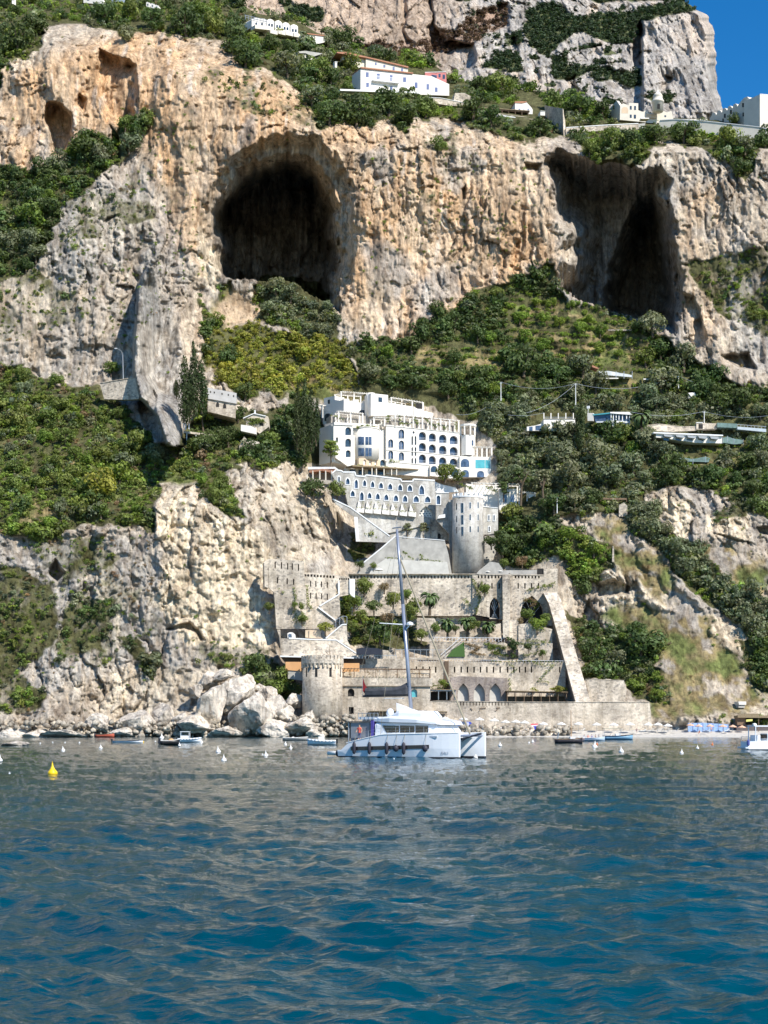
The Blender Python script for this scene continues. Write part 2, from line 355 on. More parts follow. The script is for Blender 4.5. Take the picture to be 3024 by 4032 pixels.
veg('g', .35, *K0(380, 150, 560, 140, 760, 300, 560, 240)); veg('g', .14, *K0(780, 320, 1160, 320, 1160, 560, 800, 620)); veg('g', .18, *K0(200, 380, 420, 180, 440, 600, 280, 760, 60, 700))
veg('o', .35, *K0(900, 295, 1000, 290, 990, 330, 920, 330)); veg('o', .5, *K0(900, 420, 945, 425, 940, 455, 905, 450)); veg('g', .5, *K0(1480, 560, 1659, 540, 1720, 760, 1560, 690))
DRY = [K0(1090, 650, 1200, 650, 1330, 700, 1420, 745, 1400, 790, 1200, 770, 1110, 735), K0(20, 880, 90, 870, 130, 920, 60, 940), K0(330, 1040, 400, 1010, 440, 1050, 360, 1060), K0(240, 1040, 320, 1050, 300, 1090, 240, 1080), K0(40, 1080, 140, 1070, 130, 1110, 50, 1120), K0(1300, 820, 1400, 815, 1410, 850, 1310, 850), K0(1500, 990, 1659, 970, 1659, 1000, 1520, 1015), K0(130, 980, 220, 965, 240, 1030, 190, 1070, 120, 1030), K0(455, 640, 500, 625, 580, 660, 560, 680, 470, 705, 440, 690), K0(430, 800, 520, 790, 700, 800, 790, 870, 640, 860),
       KE(300, 330, 690, 340, 640, 470, 700, 520, 850, 560, 1000, 640, 1000, 800, 1200, 950, 1300, 1200, 1659, 1600, 1659, 1720, 850, 1720, 760, 1480, 900, 1350, 880, 1180, 600, 1110, 480, 1010, 560, 940, 960, 960, 700, 760),
       K0(1030, 905, 1160, 905, 1130, 945, 1040, 935), K0(900, 745, 1100, 760, 1080, 790, 900, 780), K0(400, 960, 470, 965, 460, 990, 400, 990),
       KE(1150, 520, 1500, 520, 1659, 700, 1659, 900, 1400, 800)]
PALE = [(K0(345, 1075, 410, 1062, 470, 1110, 560, 1140, 600, 1200, 590, 1300, 600, 1400, 400, 1400, 330, 1300, 370, 1200, 340, 1140), 1.0), (K0(230, 1450, 350, 1440, 640, 1500, 700, 1560, 700, 1600, -90, 1610, -90, 1560, 200, 1550), .5), (K0(480, 990, 650, 1000, 760, 1110, 750, 1200, 600, 1220, 540, 1110), .35),
        (KE(860, 200, 960, 180, 1120, 250, 1120, 480, 980, 480), 1.0), (KE(400, 700, 640, 640, 930, 800, 900, 940, 440, 900), .7), (KE(1230, 330, 1560, 330, 1560, 540, 1280, 460), 1.0),
        (KE(1210, 1000, 1400, 1100, 1620, 1130, 1600, 1250, 1400, 1270, 1260, 1180), 1.0), (KE(1500, 1480, 1700, 1500, 1700, 1720, 1560, 1700), .9), (K0(430, 500, 475, 530, 470, 620, 430, 640), .9)]
GREY = [K0(100, 420, 300, 330, 370, 480, 420, 560, 400, 640, 300, 560, 100, 640), K0(286, 570, 350, 570, 400, 800, 410, 970, 330, 970, 280, 800), K0(60, 1150, 330, 1150, 380, 1350, 260, 1450, 60, 1500), K0(880, 620, 1000, 560, 1000, 640, 900, 720),
        K0(780, 520, 850, 520, 900, 600, 860, 650, 800, 600), K0(1560, 560, 1760, 560, 1760, 830, 1600, 800), K0(200, 330, 300, 270, 330, 420, 230, 420), K0(1180, 350, 1450, 350, 1480, 730, 1200, 620)]
STEP = 4
gx = np.arange(-248, 3280, STEP); gy = np.arange(-196, 3012, STEP); NX, NY = len(gx), len(gy)
GX, GY = [a.ravel().astype(float) for a in np.meshgrid(gx, gy)]
def n_(X, Z): return fbm(X/6, Z/6, 3, 91)
def land(x, y):
    """distance, vegetation cover, albedo of the hillside at photo position x, y"""
    ty = topy(x)+6*vn(x/40, 0*x, 3); ye = np.maximum(y, ty); over = np.maximum(ty-y, 0)
    D = baseD(x, ye); X = PX(x, D); Z = PZ(ye, D)
    wx = x+34*fbm(X/16, Z/16, 2, 22)+24*fbm(X/4, Z/4, 3, 21); wy = ye+34*fbm(X/16, Z/16, 2, 32)+24*fbm(X/4, Z/4, 3, 31)
    lip = lipy(wx); vg = ss(12, -12, wy-lip)*.95
    for k, d, p in MASTER_VEG: vg = np.maximum(vg, d*soft(p, wx, wy, 10))
    dry = np.zeros(len(x))
    for p in DRY: dry = np.maximum(dry, soft(p, wx, wy, 16))
    castle = soft(K0(600, 1250, 690, 1225, 745, 1150, 720, 1090, 700, 1000, 690, 850, 1060, 850, 1090, 1080, 1215, 1200, 1290, 1520, 1420, 1520, 1420, 1600, 640, 1600, 600, 1400), x, y, 10)
    rk = (1-vg)*(1-.8*dry); amp = (1-castle)
    left = ss(850, 650, x); hf = 1-.6*ss(1750, 1950, y)
    jx = X+3*fbm(X/8, Z/12, 3, 2)
    d = -rk*amp*(7*fbm(X/34, Z/70, 3, 1)+3.0*hf*ridge(jx/13, Z/40, 3, 5)*(.6+.4*left)+2.0*hf*ridge(jx/11, Z/50, 3, 17)+1.6*fbm(X/6, Z/10, 4, 9)+1.0*hf*ridge(jx/2.8, Z/20, 3, 13)+(1-hf)*(1.6*ridge(X/6+Z/9, Z/5-X/11, 4, 19)+.8*cell(X/3.5+Z/8, Z/2.2, 8)[0])+.9*fbm(X/1.5, Z/2.6, 3, 15)-1.6*ss(.25, .7, fbm(X/4, Z/3.2, 3, 16)))
    c1, e1 = cell(jx/6+.25*n_(X, Z), Z/20, 5); c2, e2 = cell(jx/2.3, Z/7, 6); c3, e3 = cell(X/1.1, Z/1.5, 7)
    ro = .3+1.05*ss(-.3, .35, fbm(X/26, Z/34, 3, 161))
    d = d-rk*amp*ro*(1.7*c1+.8*c2+.35*c3-.8*ss(.12, 0, e1)-.3*ss(.1, 0, e2))
    d = d-vg*amp*(3*fbm(X/16, Z/16, 3, 41)+.8*fbm(X/3, Z/3, 2, 43))-dry*amp*(.7*fbm(X/3.5, Z/2.2, 4, 44)+.5*fbm(X/12, Z/6, 3, 46))
    d = d-castle*.4*fbm(X/3, Z/3, 3, 47)
    def feat(poly, tail, amount, w, power=1.0, flute=0):
        nonlocal d
        full = list(poly)+list(tail); wq = min(1, w/26); wx2 = x+wq*(12*fbm(X/7, Z/9, 2, 73)+13*fbm(X/2.2, Z/4, 3, 71)); wy2 = ye+wq*(12*fbm(X/7, Z/9, 2, 74)+10*fbm(X/1.6, Z/9, 3, 72)-(13*np.maximum(0, ridge(X/1.3, Z/40, 2, 75)) if w > 50 else 0))
        m = inside(full, wx2, wy2)
        dd = dist(poly, wx2, wy2, closed=not tail)
        d = d+np.where(m, amount*np.clip(dd/w, 0, 1)**power+flute*ss(0, 20, dd)*(2.6*ridge(jx/5, Z/50, 3, 76)+2.0*ridge(X/1.9, Z/14, 3, 77)+2*c1+1.2*c2), 0)
    feat(SCOOP, CAVE1B, 9, 45, .8, .5); feat(CAVE1, CAVE1B, 26, 80, .7, 1); feat([(a+(14 if a < 1100 else -26), b+34) for a, b in CAVE1], CAVE1B, 44, 45, .6, 1)
    feat(CAVE2, CAVE2B, 50, 130, .75, 1); feat(C2IN, (), 55, 75, .9)
    cave_shade = np.maximum(soft([(a+(14 if a < 1100 else -40), b+70) for a, b in CAVE1]+CAVE1B, wx, wy, 9), .6*soft(CAVE2+CAVE2B, wx, wy, 14))
    feat(C3, (), 16, 18, .6); feat(C4, (), 7, 14, .7); feat(C5, (), 13, 30, .45); feat(C6, (), 8, 14, .7)
    sp = inside(SPIRE, x+4*fbm(X/3, Z/6, 3, 81), ye); ds = dist(SPIRE, x, ye)
    left_edge = dist(K0(318, 574, 297, 610, 290, 700, 286, 800, 300, 862, 338, 900, 360, 965), x, ye, False)
    d = d-np.where(sp, 24*np.clip(left_edge/9, 0, 1)**.5*np.clip(1.3-left_edge/75, .12, 1), 0)*1.0
    for pl, am, w in ((KF(985, 60, 1040, 110, 1080, 160, 1050, 165, 1010, 120, 960, 100, 900, 110, 850, 105, 900, 85), 5, 8), (KG(870, 1050, 905, 1080, 900, 1200, 960, 1330, 1000, 1350, 1060, 1400, 1020, 1250, 1030, 1100, 1000, 1050, 960, 1130, 920, 1100), 6, 10),
                      (K0(118, 1205, 100, 1240, 122, 1262, 140, 1240), 8, 12), (KE(450, 800, 560, 760, 680, 830, 660, 880, 460, 900), 6, 16), (KE(1100, 380, 1130, 350, 1120, 440), 5, 8), (KE(1250, 430, 1400, 500, 1550, 520, 1400, 470), 4, 8), (KE(1580, 400, 1700, 380, 1700, 470, 1600, 460), 6, 10),
                      (KB(240, 940, 340, 945, 330, 985, 250, 985), 6, 12), (K0(1460, 625, 1475, 750, 1500, 770, 1530, 730, 1500, 640), 6, 12), (K0(1555, 765, 1620, 760, 1640, 800, 1600, 800), 9, 14), (KA(1380, 1120, 1405, 1090, 1410, 1180, 1380, 1190), 5, 8)):
        feat(pl, (), am, w, .6)
    bz = soft([(1760, 2850), (3400, 2850), (3400, 2990), (1760, 2990)], x, y, 26)
    D = D+d*(1-bz)+2.5*bz*ss(2904, 2890, y)
    Z = PZ(ye, D)
    # surface colour of rock, soil and grass, plus painted shade in the caves
    n1 = fbm(X/20, Z/45, 4, 101)[:, None]; n2 = fbm(X/2.4, Z/16, 4, 111)[:, None]; n3 = fbm(X/7, Z/7, 4, 121)[:, None]; n4 = fbm(X/1.6, Z/1.6, 3, 131)[:, None]
    orange = np.array([.6, .4, .235]); buff = np.array([.6, .49, .36]); grey = np.array([.4, .36, .31]); pale = np.array([.7, .6, .45]); white = np.array([.7, .65, .58])
    n5 = fbm(X/17, Z/26, 3, 141)[:, None]; n6 = fbm(X/1.3, Z/22, 3, 151)[:, None]
    o = np.clip(.45+1.1*n1+.5*n2, 0, 1)
    zone_o = soft(K0(0, 150, 300, 60, 420, 80, 760, 250, 1180, 280, 1230, 520, 1180, 620, 900, 760, 740, 700, 740, 460, 600, 320, 470, 400, 440, 620, 380, 620, 300, 420, 100, 360, 0, 380), x, ye, 60)[:, None]
    zone_o = np.maximum(zone_o, soft(K0(1460, 420, 1560, 400, 1560, 700, 1500, 760, 1450, 600), x, ye, 40)[:, None]*.8)
    zone_o = np.maximum(zone_o, soft(K0(370, 600, 440, 600, 450, 780, 390, 790), x, ye, 20)[:, None]*.6)
    r = grey*(1-.55*o)+buff*(.55*o); r = r*(1-zone_o)+(buff*(1-o)+orange*o)*zone_o
    gr = np.zeros(len(x))
    for p in GREY: gr = np.maximum(gr, soft(p, wx, wy, 30))
    gr = np.maximum(gr, ss(.16, .42, .55*n5[:, 0]+.5*n3[:, 0]-.12*zone_o[:, 0]+.06)*.85)[:, None]; r = r*(1-gr*.75)+np.array([.4, .38, .35])*gr*.75
    spc = soft(SPIRE, x, ye, 8)[:, None]*.7; r = r*(1-spc)+np.array([.33, .32, .3])*(1+.3*n2)*spc
    for p, a in PALE:
        m = soft(p, wx, wy, 14)[:, None]*a; r = r*(1-m)+pale*(1+.25*n2)*m
    wst = ss(.25, .6, n2)*(.5+.5*zone_o)*.55; r = r*(1-wst)+white*wst
    cr_ = ss(.12, .4, -n5+.3*n3)*.35; r = r*(1-cr_)+np.array([.7, .62, .5])*cr_
    sk_ = ss(.2, .5, n6)*.42; r = r*(1-sk_)+r*np.array([.55, .5, .47])*sk_
    dk = ss(.3, .62, -n2+.5*n3)*.5; r = r*(1-dk)+r*np.array([.5, .47, .45])*dk
    ci = cave_shade[:, None]*.85; r = r*(1-ci)+np.array([.27, .235, .2])*(1+.7*n2+.5*n3)*ci  # cave interiors darkened in the albedo, standing in for the shade there
    r = r*(1+.3*n4)
    soil = np.array([.1, .1, .045])*(1+.5*n4); grass = (np.array([.27, .215, .11])*(1-ss(-.15, .35, n3))+np.array([.15, .175, .06])*ss(-.15, .35, n3))*(1+.45*n4+.25*n2)
    vgc = ss(.25, .6, vg+.25*n3[:, 0]+.15*n4[:, 0])[:, None]; r = r*(1-vgc)+soil*vgc
    dr = (dry*ss(-.45, -.1, n3[:, 0]+.3*n4[:, 0]))[:, None]; r = r*(1-dr)+grass*dr
    sand = soft(K0(455, 650, 500, 630, 580, 665, 540, 690, 460, 710), wx, wy, 10)[:, None]; r = r*(1-sand)+np.array([.5, .38, .26])*(1+.2*n4)*sand
    wet = ss(1.6, .2, Z)[:, None]; r = r*(1-.6*wet)
    beach = (ss(3.2, 2.4, Z)*(x > 1750))[:, None]; r = r*(1-beach)+np.array([.45, .42, .37])*beach
    return D, vg*(1-.92*dry*(vg < .85)), np.clip(r, .01, .8), over, dry
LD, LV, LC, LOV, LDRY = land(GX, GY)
ZL = PZ(np.maximum(GY, topy(GX)), LD); XL = PX(GX, LD); YL = LD.copy()
bk = LOV > 0; YL[bk] += LOV[bk]*.35; XL[bk] = (GX[bk]-CX)/F*LD[bk]*(1+LOV[bk]*.0004)
idx = np.arange(NX*NY).reshape(NY, NX)
quads = np.stack([idx[:-1, :-1], idx[1:, :-1], idx[1:, 1:], idx[:-1, 1:]], -1).reshape(-1, 4)
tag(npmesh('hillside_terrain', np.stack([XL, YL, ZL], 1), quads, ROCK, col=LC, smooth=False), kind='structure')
for e0, sg in ((gx[0], -1), (gx[-1], 1)):        # the same hills carried on beyond both sides of the view, for the water to mirror
    ax = e0+sg*np.arange(0, 1500, 20.0); ay = np.arange(-196, 3012, 16.0); AX, AY = [a.ravel() for a in np.meshgrid(ax, ay)]
    D_, V_, C_, O2, _d = land(2*e0-AX, AY); zz = PZ(np.maximum(AY, topy(2*e0-AX)), D_); yy = D_+O2*.35
    i2 = np.arange(len(AX)).reshape(len(ay), len(ax)); q2 = np.stack([i2[:-1, :-1], i2[1:, :-1], i2[1:, 1:], i2[:-1, 1:]], -1).reshape(-1, 4)
    C_ = C_*(1-V_[:, None]*.2)
    tag(npmesh('hillside_terrain', np.stack([(AX-CX)/F*D_, yy, zz], 1), q2 if sg > 0 else q2[:, ::-1], ROCK, col=C_), kind='structure')
LDg = LD.reshape(NY, NX); LVg = LV.reshape(NY, NX); LYg = YL.reshape(NY, NX)
def ground(x, y):
    i = int(round((x-gx[0])/STEP)); j = int(round((y-gy[0])/STEP)); return LDg[min(max(j, 0), NY-1), min(max(i, 0), NX-1)]

# ------------------------------------------------------------------ the mountain behind
EDG = [(-220, 2560), (-60, 2640), (0, 2690), (60, 2780), (100, 2806), (200, 2815), (350, 2826), (430, 2846), (560, 2860)]
def mountain():
    my = np.arange(-220, 560, 4.0); mt = np.linspace(0, 1, 700)
    T, Y = np.meshgrid(mt, my); Y = Y.ravel(); T = T.ravel()
    xr = np.interp(Y, [p[0] for p in EDG], [p[1] for p in EDG])+9*fbm(Y/30, 0*Y, 4, 5)
    x = 700+(xr-700)*T
    D = np.interp(Y, [-220, 0, 300, 430, 560], [960, 890, 830, 800, 770]); X = PX(x, D); Z = PZ(Y, D)
    wx = x+22*fbm(X/14, Z/14, 3, 1); wy = Y+22*fbm(X/14, Z/14, 3, 2)
    flat = ss(1900, 1650, wx)
    gully = np.zeros(len(x))
    for pl, am in ((KA(1030, -200, 1060, 0, 1040, 120, 1050, 200, 1085, 270, 1060, 280, 1030, 200, 1025, 60, 1000, -200), 10), (KA(1165, -200, 1200, 60, 1190, 200, 1200, 250, 1175, 420, 1300, 430, 1330, 480, 1440, 420, 1470, 260, 1300, 240, 1230, 180, 1180, 60, 1140, -200), 16),
                   (KB(905, 130, 930, 120, 935, 380, 900, 390, 880, 300), 24), (KB(165, 190, 190, 200, 205, 320, 150, 290), 10), (KB(490, 450, 545, 440, 540, 560, 480, 550), 10), (KB(1050, 440, 1090, 450, 1095, 520, 1065, 520), 8)):
        gully = np.maximum(gully, am*soft(pl, wx, wy, 7))
    tower = soft(KB(925, 100, 1000, 40, 1300, 40, 1400, 200, 1450, 700, 930, 700), x, Y, 8)
    vgp = [KB(-400, 500, 100, 500, 400, 600, 400, 700, -400, 640), KB(240, 60, 400, 20, 560, 100, 900, 60, 1130, 0, 1290, 60, 900, 120, 880, 230, 720, 260, 560, 170, 380, 330, 260, 220), KB(600, -200, 900, -200, 1180, -10, 860, 20, 620, 0), KB(90, 300, 210, 320, 230, 420, 100, 400, -20, 380),
           KB(400, 360, 700, 380, 900, 430, 880, 500, 640, 420, 560, 470, 420, 450), KB(940, 560, 1000, 540, 1110, 540, 1130, 600, 1000, 620), KA(300, 0, 560, 60, 560, 150, 440, 140), KB(480, 570, 640, 560, 640, 680, 480, 680), KB(650, 620, 730, 630, 720, 690, 640, 690)]
    vg = np.zeros(len(x))
    for p in vgp: vg = np.maximum(vg, soft(p, wx, wy, 9))
    sc = ss(.28, .45, fbm(X/7, Z/5, 4, 77))*(1-.75*tower)*(1-flat)*.9; vg = np.maximum(vg, sc)
    brown = soft(KA(750, 250, 1100, 270, 1350, 160, 1659, 0, 1659, 130, 1450, 280, 1300, 330, 1150, 330, 1060, 440, 820, 340), wx, wy, 12)
    d = -(1-.8*vg)*((1-flat)*(8*ridge(X/22, Z/50, 4, 11)+3.5*ridge(X/7, Z/20, 4, 15))+flat*(5*fbm(X/30, Z/60, 4, 17)+1.5*ridge(X/10, Z/30, 3, 18))+2.4*fbm(X/3.5, Z/9, 4, 19)+2.2*cell(X/7, Z/16, 3)[0]+1.2*cell(X/3, Z/7, 4)[0]+tower*(4*ridge(X/9, Z/45, 3, 33)+2*ridge(X/3.5, Z/20, 3, 34)))
    d = d+gully-14*tower+6*brown
    e = (xr-x); d = d+70*(1-ss(0, 46, e))**2+np.maximum(0, 0-e)
    D2 = D+d
    n1 = fbm(X/25, Z/50, 4, 201)[:, None]; n2 = fbm(X/3, Z/20, 4, 211)[:, None]; n4 = fbm(X/2.5, Z/2.5, 3, 221)[:, None]; fl = flat[:, None]
    r = np.array([.4, .375, .345])*(1+.3*n1+.4*n2)*(1-fl)+np.array([.44, .345, .265])*(1+.25*n1+.3*n2)*fl
    ora = ss(.1, .6, n1+.5*n2)*.4; r = r*(1-ora)+np.array([.5, .38, .27])*ora
    b = brown[:, None]*ss(-.5, 0, n2+n4); r = r*(1-b)+np.array([.3, .215, .165])*(1+.4*n4)*b
    v = ss(.3, .7, vg)[:, None]; r = r*(1-v)+np.array([.1, .115, .055])*(1+.4*n4)*v
    r = r*(1+.25*n4)
    i = np.arange(len(T)).reshape(len(my), len(mt)); q = np.stack([i[:-1, :-1], i[1:, :-1], i[1:, 1:], i[:-1, 1:]], -1).reshape(-1, 4)
    tag(npmesh('mountain', np.stack([PX(x, D2), D2, PZ(Y, D2)], 1), q, ROCK, col=np.clip(r, .01, .8)), kind='structure')
    sel = np.flatnonzero((vg > .5) | (brown > .5)); return x, Y, D2, vg, brown, sel
MNT = mountain()

# ------------------------------------------------------------------ sea
def sea():
    t, = [np.concatenate([np.linspace(-9000, -420, 40, endpoint=False), np.arange(-420, 3444, 3.4), np.linspace(3444, 12000, 40)])]
    ry = np.concatenate([2861+3*F/np.linspace(900, 440, 20, endpoint=False), np.arange(2901.3, 4200, 2.3), np.linspace(4200, 9000, 60)])
    X0, Yp = np.meshgrid(t, ry); Y = 3*F/(Yp-V0); X = (X0-CX)/F*Y
    X = X.ravel(); Y = Y.ravel(); r = np.hypot(X, Y)
    h = np.zeros(len(X)); rr = np.random.default_rng(5)
    wx = X+1.3*fbm(X/9, Y/9, 2, 3); wy = Y+1.3*fbm(X/9, Y/9, 2, 4)
    for L, a in ((21, .1), (14, .085), (9.5, .08), (6.5, .09), (4.6, .085), (3.1, .075), (2.2, .058), (1.5, .04), (1.0, .026), (.7, .015), (.45, .0095), (.28, .0058), (.17, .0033)):
        for k in range(3):
            th = math.radians(-100+rr.normal(0, 30 if L > 3 else 42)); kx, ky = math.cos(th)*2*math.pi/L, math.sin(th)*2*math.pi/L; ph = rr.uniform(0, 7)
            s = np.sin(wx*kx+wy*ky+ph); g = np.clip(.55+.7*fbm(X/(L*2.2), Y/(L*2.2), 2, int(L*10)+k), .08, 1.3)
            fade = np.clip(L/(r*.0042+1e-6)-.35, 0, 1) if L < 5 else 1
            h += a*g*fade*(1-2*np.abs(s)**1.15 if k == 0 and L < 12 else s)*.58
    h += .035*fbm(X/.9, Y/.55, 3, 51)*np.clip(1.3-r/70, 0, 1)+.1*fbm(X/6, Y/3.2, 3, 53)
    h += .075*fbm(wx/2.4, wy/1.9, 4, 57)+.02*fbm(wx/.5, wy/.35, 3, 58)*np.clip(1.2-r/50, 0, 1)
    h *= .86*np.clip(1.25-r/700, .4, 1)
    n = len(ry); m = len(t); i = np.arange(n*m).reshape(n, m); q = np.stack([i[:-1, :-1], i[1:, :-1], i[1:, 1:], i[:-1, 1:]], -1).reshape(-1, 4)
    mt_, tr, b = nt('sea_water')
    c = ramp(tr, noise(tr, .05, 3), [(.3, (.0, .036, .058)), (.7, (.0, .058, .082))]); lk(tr, c, b.inputs['Base Color'])
    b.inputs['Roughness'].default_value = .06; b.inputs['IOR'].default_value = 1.333; b.inputs['Specular IOR Level'].default_value = .5
    n1 = noise(tr, 2.6, 5, .62, (1, 1.9, 1)); n2 = noise(tr, .7, 4, .6, (1, 1.7, 1))
    b1 = node(tr, 'ShaderNodeBump'); b1.inputs['Strength'].default_value = 1; b1.inputs['Distance'].default_value = .032; lk(tr, n1, b1.inputs['Height'])
    b2 = node(tr, 'ShaderNodeBump'); b2.inputs['Strength'].default_value = 1; b2.inputs['Distance'].default_value = .06; lk(tr, n2, b2.inputs['Height'])
    lk(tr, b2.outputs[0], b1.inputs['Normal']); lk(tr, b1.outputs[0], b.inputs['Normal'])
    tag(npmesh('sea_water', np.stack([X, Y, h], 1), q, mt_, smooth=True), kind='structure')
sea()

# ------------------------------------------------------------------ sky, sun, camera
SUN_AZ, SUN_EL = 40, 44        # degrees to the right of straight behind the camera; height
w = bpy.data.worlds.new('World'); scene.world = w; w.use_nodes = True; wt = w.node_tree
sky = wt.nodes.new('ShaderNodeTexSky'); sky.sky_type = 'NISHITA'; sky.sun_disc = False
sky.sun_elevation = R(SUN_EL); sky.sun_rotation = R(180-SUN_AZ); sky.altitude = 0; sky.air_density = 1.0; sky.dust_density = 0; sky.ozone_density = 6.0
bg = wt.nodes['Background']; hs = wt.nodes.new('ShaderNodeHueSaturation'); hs.inputs['Saturation'].default_value = 1.3; wt.links.new(sky.outputs[0], hs.inputs['Color']); wt.links.new(hs.outputs[0], bg.inputs[0]); bg.inputs[1].default_value = .105
sl = bpy.data.lights.new('sun', 'SUN'); sl.energy = 4.3; sl.angle = R(.55); sl.color = (1, .945, .86)
so = bpy.data.objects.new('sun', sl); COL.objects.link(so)
sd = Vector((math.sin(R(SUN_AZ))*math.cos(R(SUN_EL)), -math.cos(R(SUN_AZ))*math.cos(R(SUN_EL)), math.sin(R(SUN_EL))))
so.rotation_euler = (-sd).to_track_quat('-Z', 'Y').to_euler(); so.location = (0, 0, 50)
cam = bpy.data.cameras.new('camera'); co = bpy.data.objects.new('camera', cam); COL.objects.link(co)
co.location = (0, 0, EYE); co.rotation_euler = (R(90), 0, 0)
cam.sensor_fit = 'VERTICAL'; cam.sensor_height = 36; cam.lens = F/4032*36; cam.shift_y = (V0-2016)/4032
cam.clip_start = .5; cam.clip_end = 6000; scene.camera = co
scene.render.resolution_x = 768; scene.render.resolution_y = 1024
scene.view_settings.view_transform = 'Standard'; scene.view_settings.look = 'None'; scene.view_settings.exposure = .6; scene.view_settings.gamma = 1
# ------------------------------------------------------------------ foliage
LEAFC = {'d': (.1, .142, .046), 'o': (.2, .222, .125), 'b': (.21, .285, .048), 'y': (.3, .3, .055), 'g': (.18, .222, .054), 'x': (.3, .21, .12)}
def leafcloud(n, nl, seed, leaf=.5, shape='round', clump=.42):
    """n leaf sprays in a crown of radius 1 (height follows shape); returns quads (4n,3) and tint (4n,)"""
    r = np.random.default_rng(seed)
    if shape == 'round':
        c = r.normal(0, 1, (nl, 3)); c /= np.linalg.norm(c, axis=1)[:, None]; c *= r.uniform(.35, .74, (nl, 1)); c[:, 2] = c[:, 2]*.72
        rad = r.uniform(.28, clump+.08, nl)
    elif shape == 'cypress':
        z = np.linspace(-1, 1, nl); wdt = .2*np.clip(1.0-((z+.25)/1.3)**2, .02, 1)**.7+.02; a = r.uniform(0, 7, nl)
        c = np.stack([np.cos(a)*wdt*.6, np.sin(a)*wdt*.6, z], 1); rad = wdt*.95+.02
    elif shape == 'pine':
        a = r.uniform(0, 7, nl); lv = r.integers(0, 4, nl); q = r.uniform(.2, 1, nl)**.6*(1-.2*lv)
        c = np.stack([np.cos(a)*q*.8, np.sin(a)*q*.8, -.35+.3*lv+r.normal(0, .04, nl)], 1); rad = r.uniform(.2, .34, nl)
    w = rad**2; k = r.choice(nl, n, p=w/w.sum())
    d = r.normal(0, 1, (n, 3)); d[:, 2] += .25; d /= np.linalg.norm(d, axis=1)[:, None]
    fl = np.array([1, 1, .45 if shape == 'pine' else (1.6 if shape == 'cypress' else .85)])
    p = c[k]+d*fl*(rad[k]*r.uniform(.7, 1.08, n)**1.0)[:, None]
    nr = d+r.normal(0, .27, (n, 3)); nr /= np.linalg.norm(nr, axis=1)[:, None]
    t = np.cross(nr, r.normal(0, 1, (n, 3))); t /= np.linalg.norm(t, axis=1)[:, None]; b = np.cross(nr, t)
    s = (leaf*r.uniform(.55, 1.25, n))[:, None]*.5; e = s*r.uniform(.45, .8, (n, 1))
    v = np.stack([p-t*s, p-b*e*1.0+t*s*.1, p+t*s, p+b*e], 1)
    lob = r.uniform(.72, 1.25, nl)[k]; tint = lob*r.uniform(.75, 1.3, n)
    return v, tint
QUAD = lambda n: np.arange(4*n).reshape(n, 4)
CL = [leafcloud(105, 6, 50+i, .36) for i in range(10)]
def bake(name, items, label, cat, leafscale=1.0, protos=CL):
    V = []; C = []; r = np.random.default_rng(len(items))
    for (x, y, z, rad, col, sz) in items:
        v, t = protos[r.integers(len(protos))]; a = r.uniform(0, 6.28); ca, sa = math.cos(a), math.sin(a)
        v = v*rad; q = v.copy(); q[..., 0] = v[..., 0]*ca-v[..., 1]*sa; q[..., 1] = v[..., 0]*sa+v[..., 1]*ca; q[..., 2] *= sz
        V.append((q+np.array([x, y, z])).reshape(-1, 3)); C.append(np.repeat(t, 4)[:, None]*np.array(col))
    V = np.concatenate(V); C = np.clip(np.concatenate(C), 0, 1)
    return tag(npmesh(name, V, QUAD(len(V)//4), LEAF, col=C), label, cat, kind='stuff')
KP = [(k, p) for k, d, p in MASTER_VEG]
def kindmap(x, y):
    k = np.full(len(x), 'g', dtype='<U1'); wx = x+20*vn(x/35, y/35, 5); wy = y+20*vn(x/35, y/35, 6)
    n = fbm(x/90, y/60, 3, 8); top = wy < lipy(wx); k[top] = 'd'; k[top & (n > .12)] = 'g'; k[top & (n < -.22)] = 'o'
    k[top & (n > .33)] = 'b'
    for kk, p in KP: k[inside(p, wx, wy)] = kk
    m = vn(x/14, y/14, 9); k[(k == 'o') & (m > .45)] = 'd'; k[(k == 'd') & (m > .4)] = 'g'; k[(k == 'g') & (m < -.5)] = 'd'; k[(k == 'g') & (m > .5)] = 'b'; k[(k == 'd') & (m < -.62)] = 'o'
    k[(k == 'g') & (vn(x/50, y/50, 19) > .55)] = 'x'; k[(k == 'g') & (vn(x/60, y/40, 29) > .5)] = 'b'
    return k
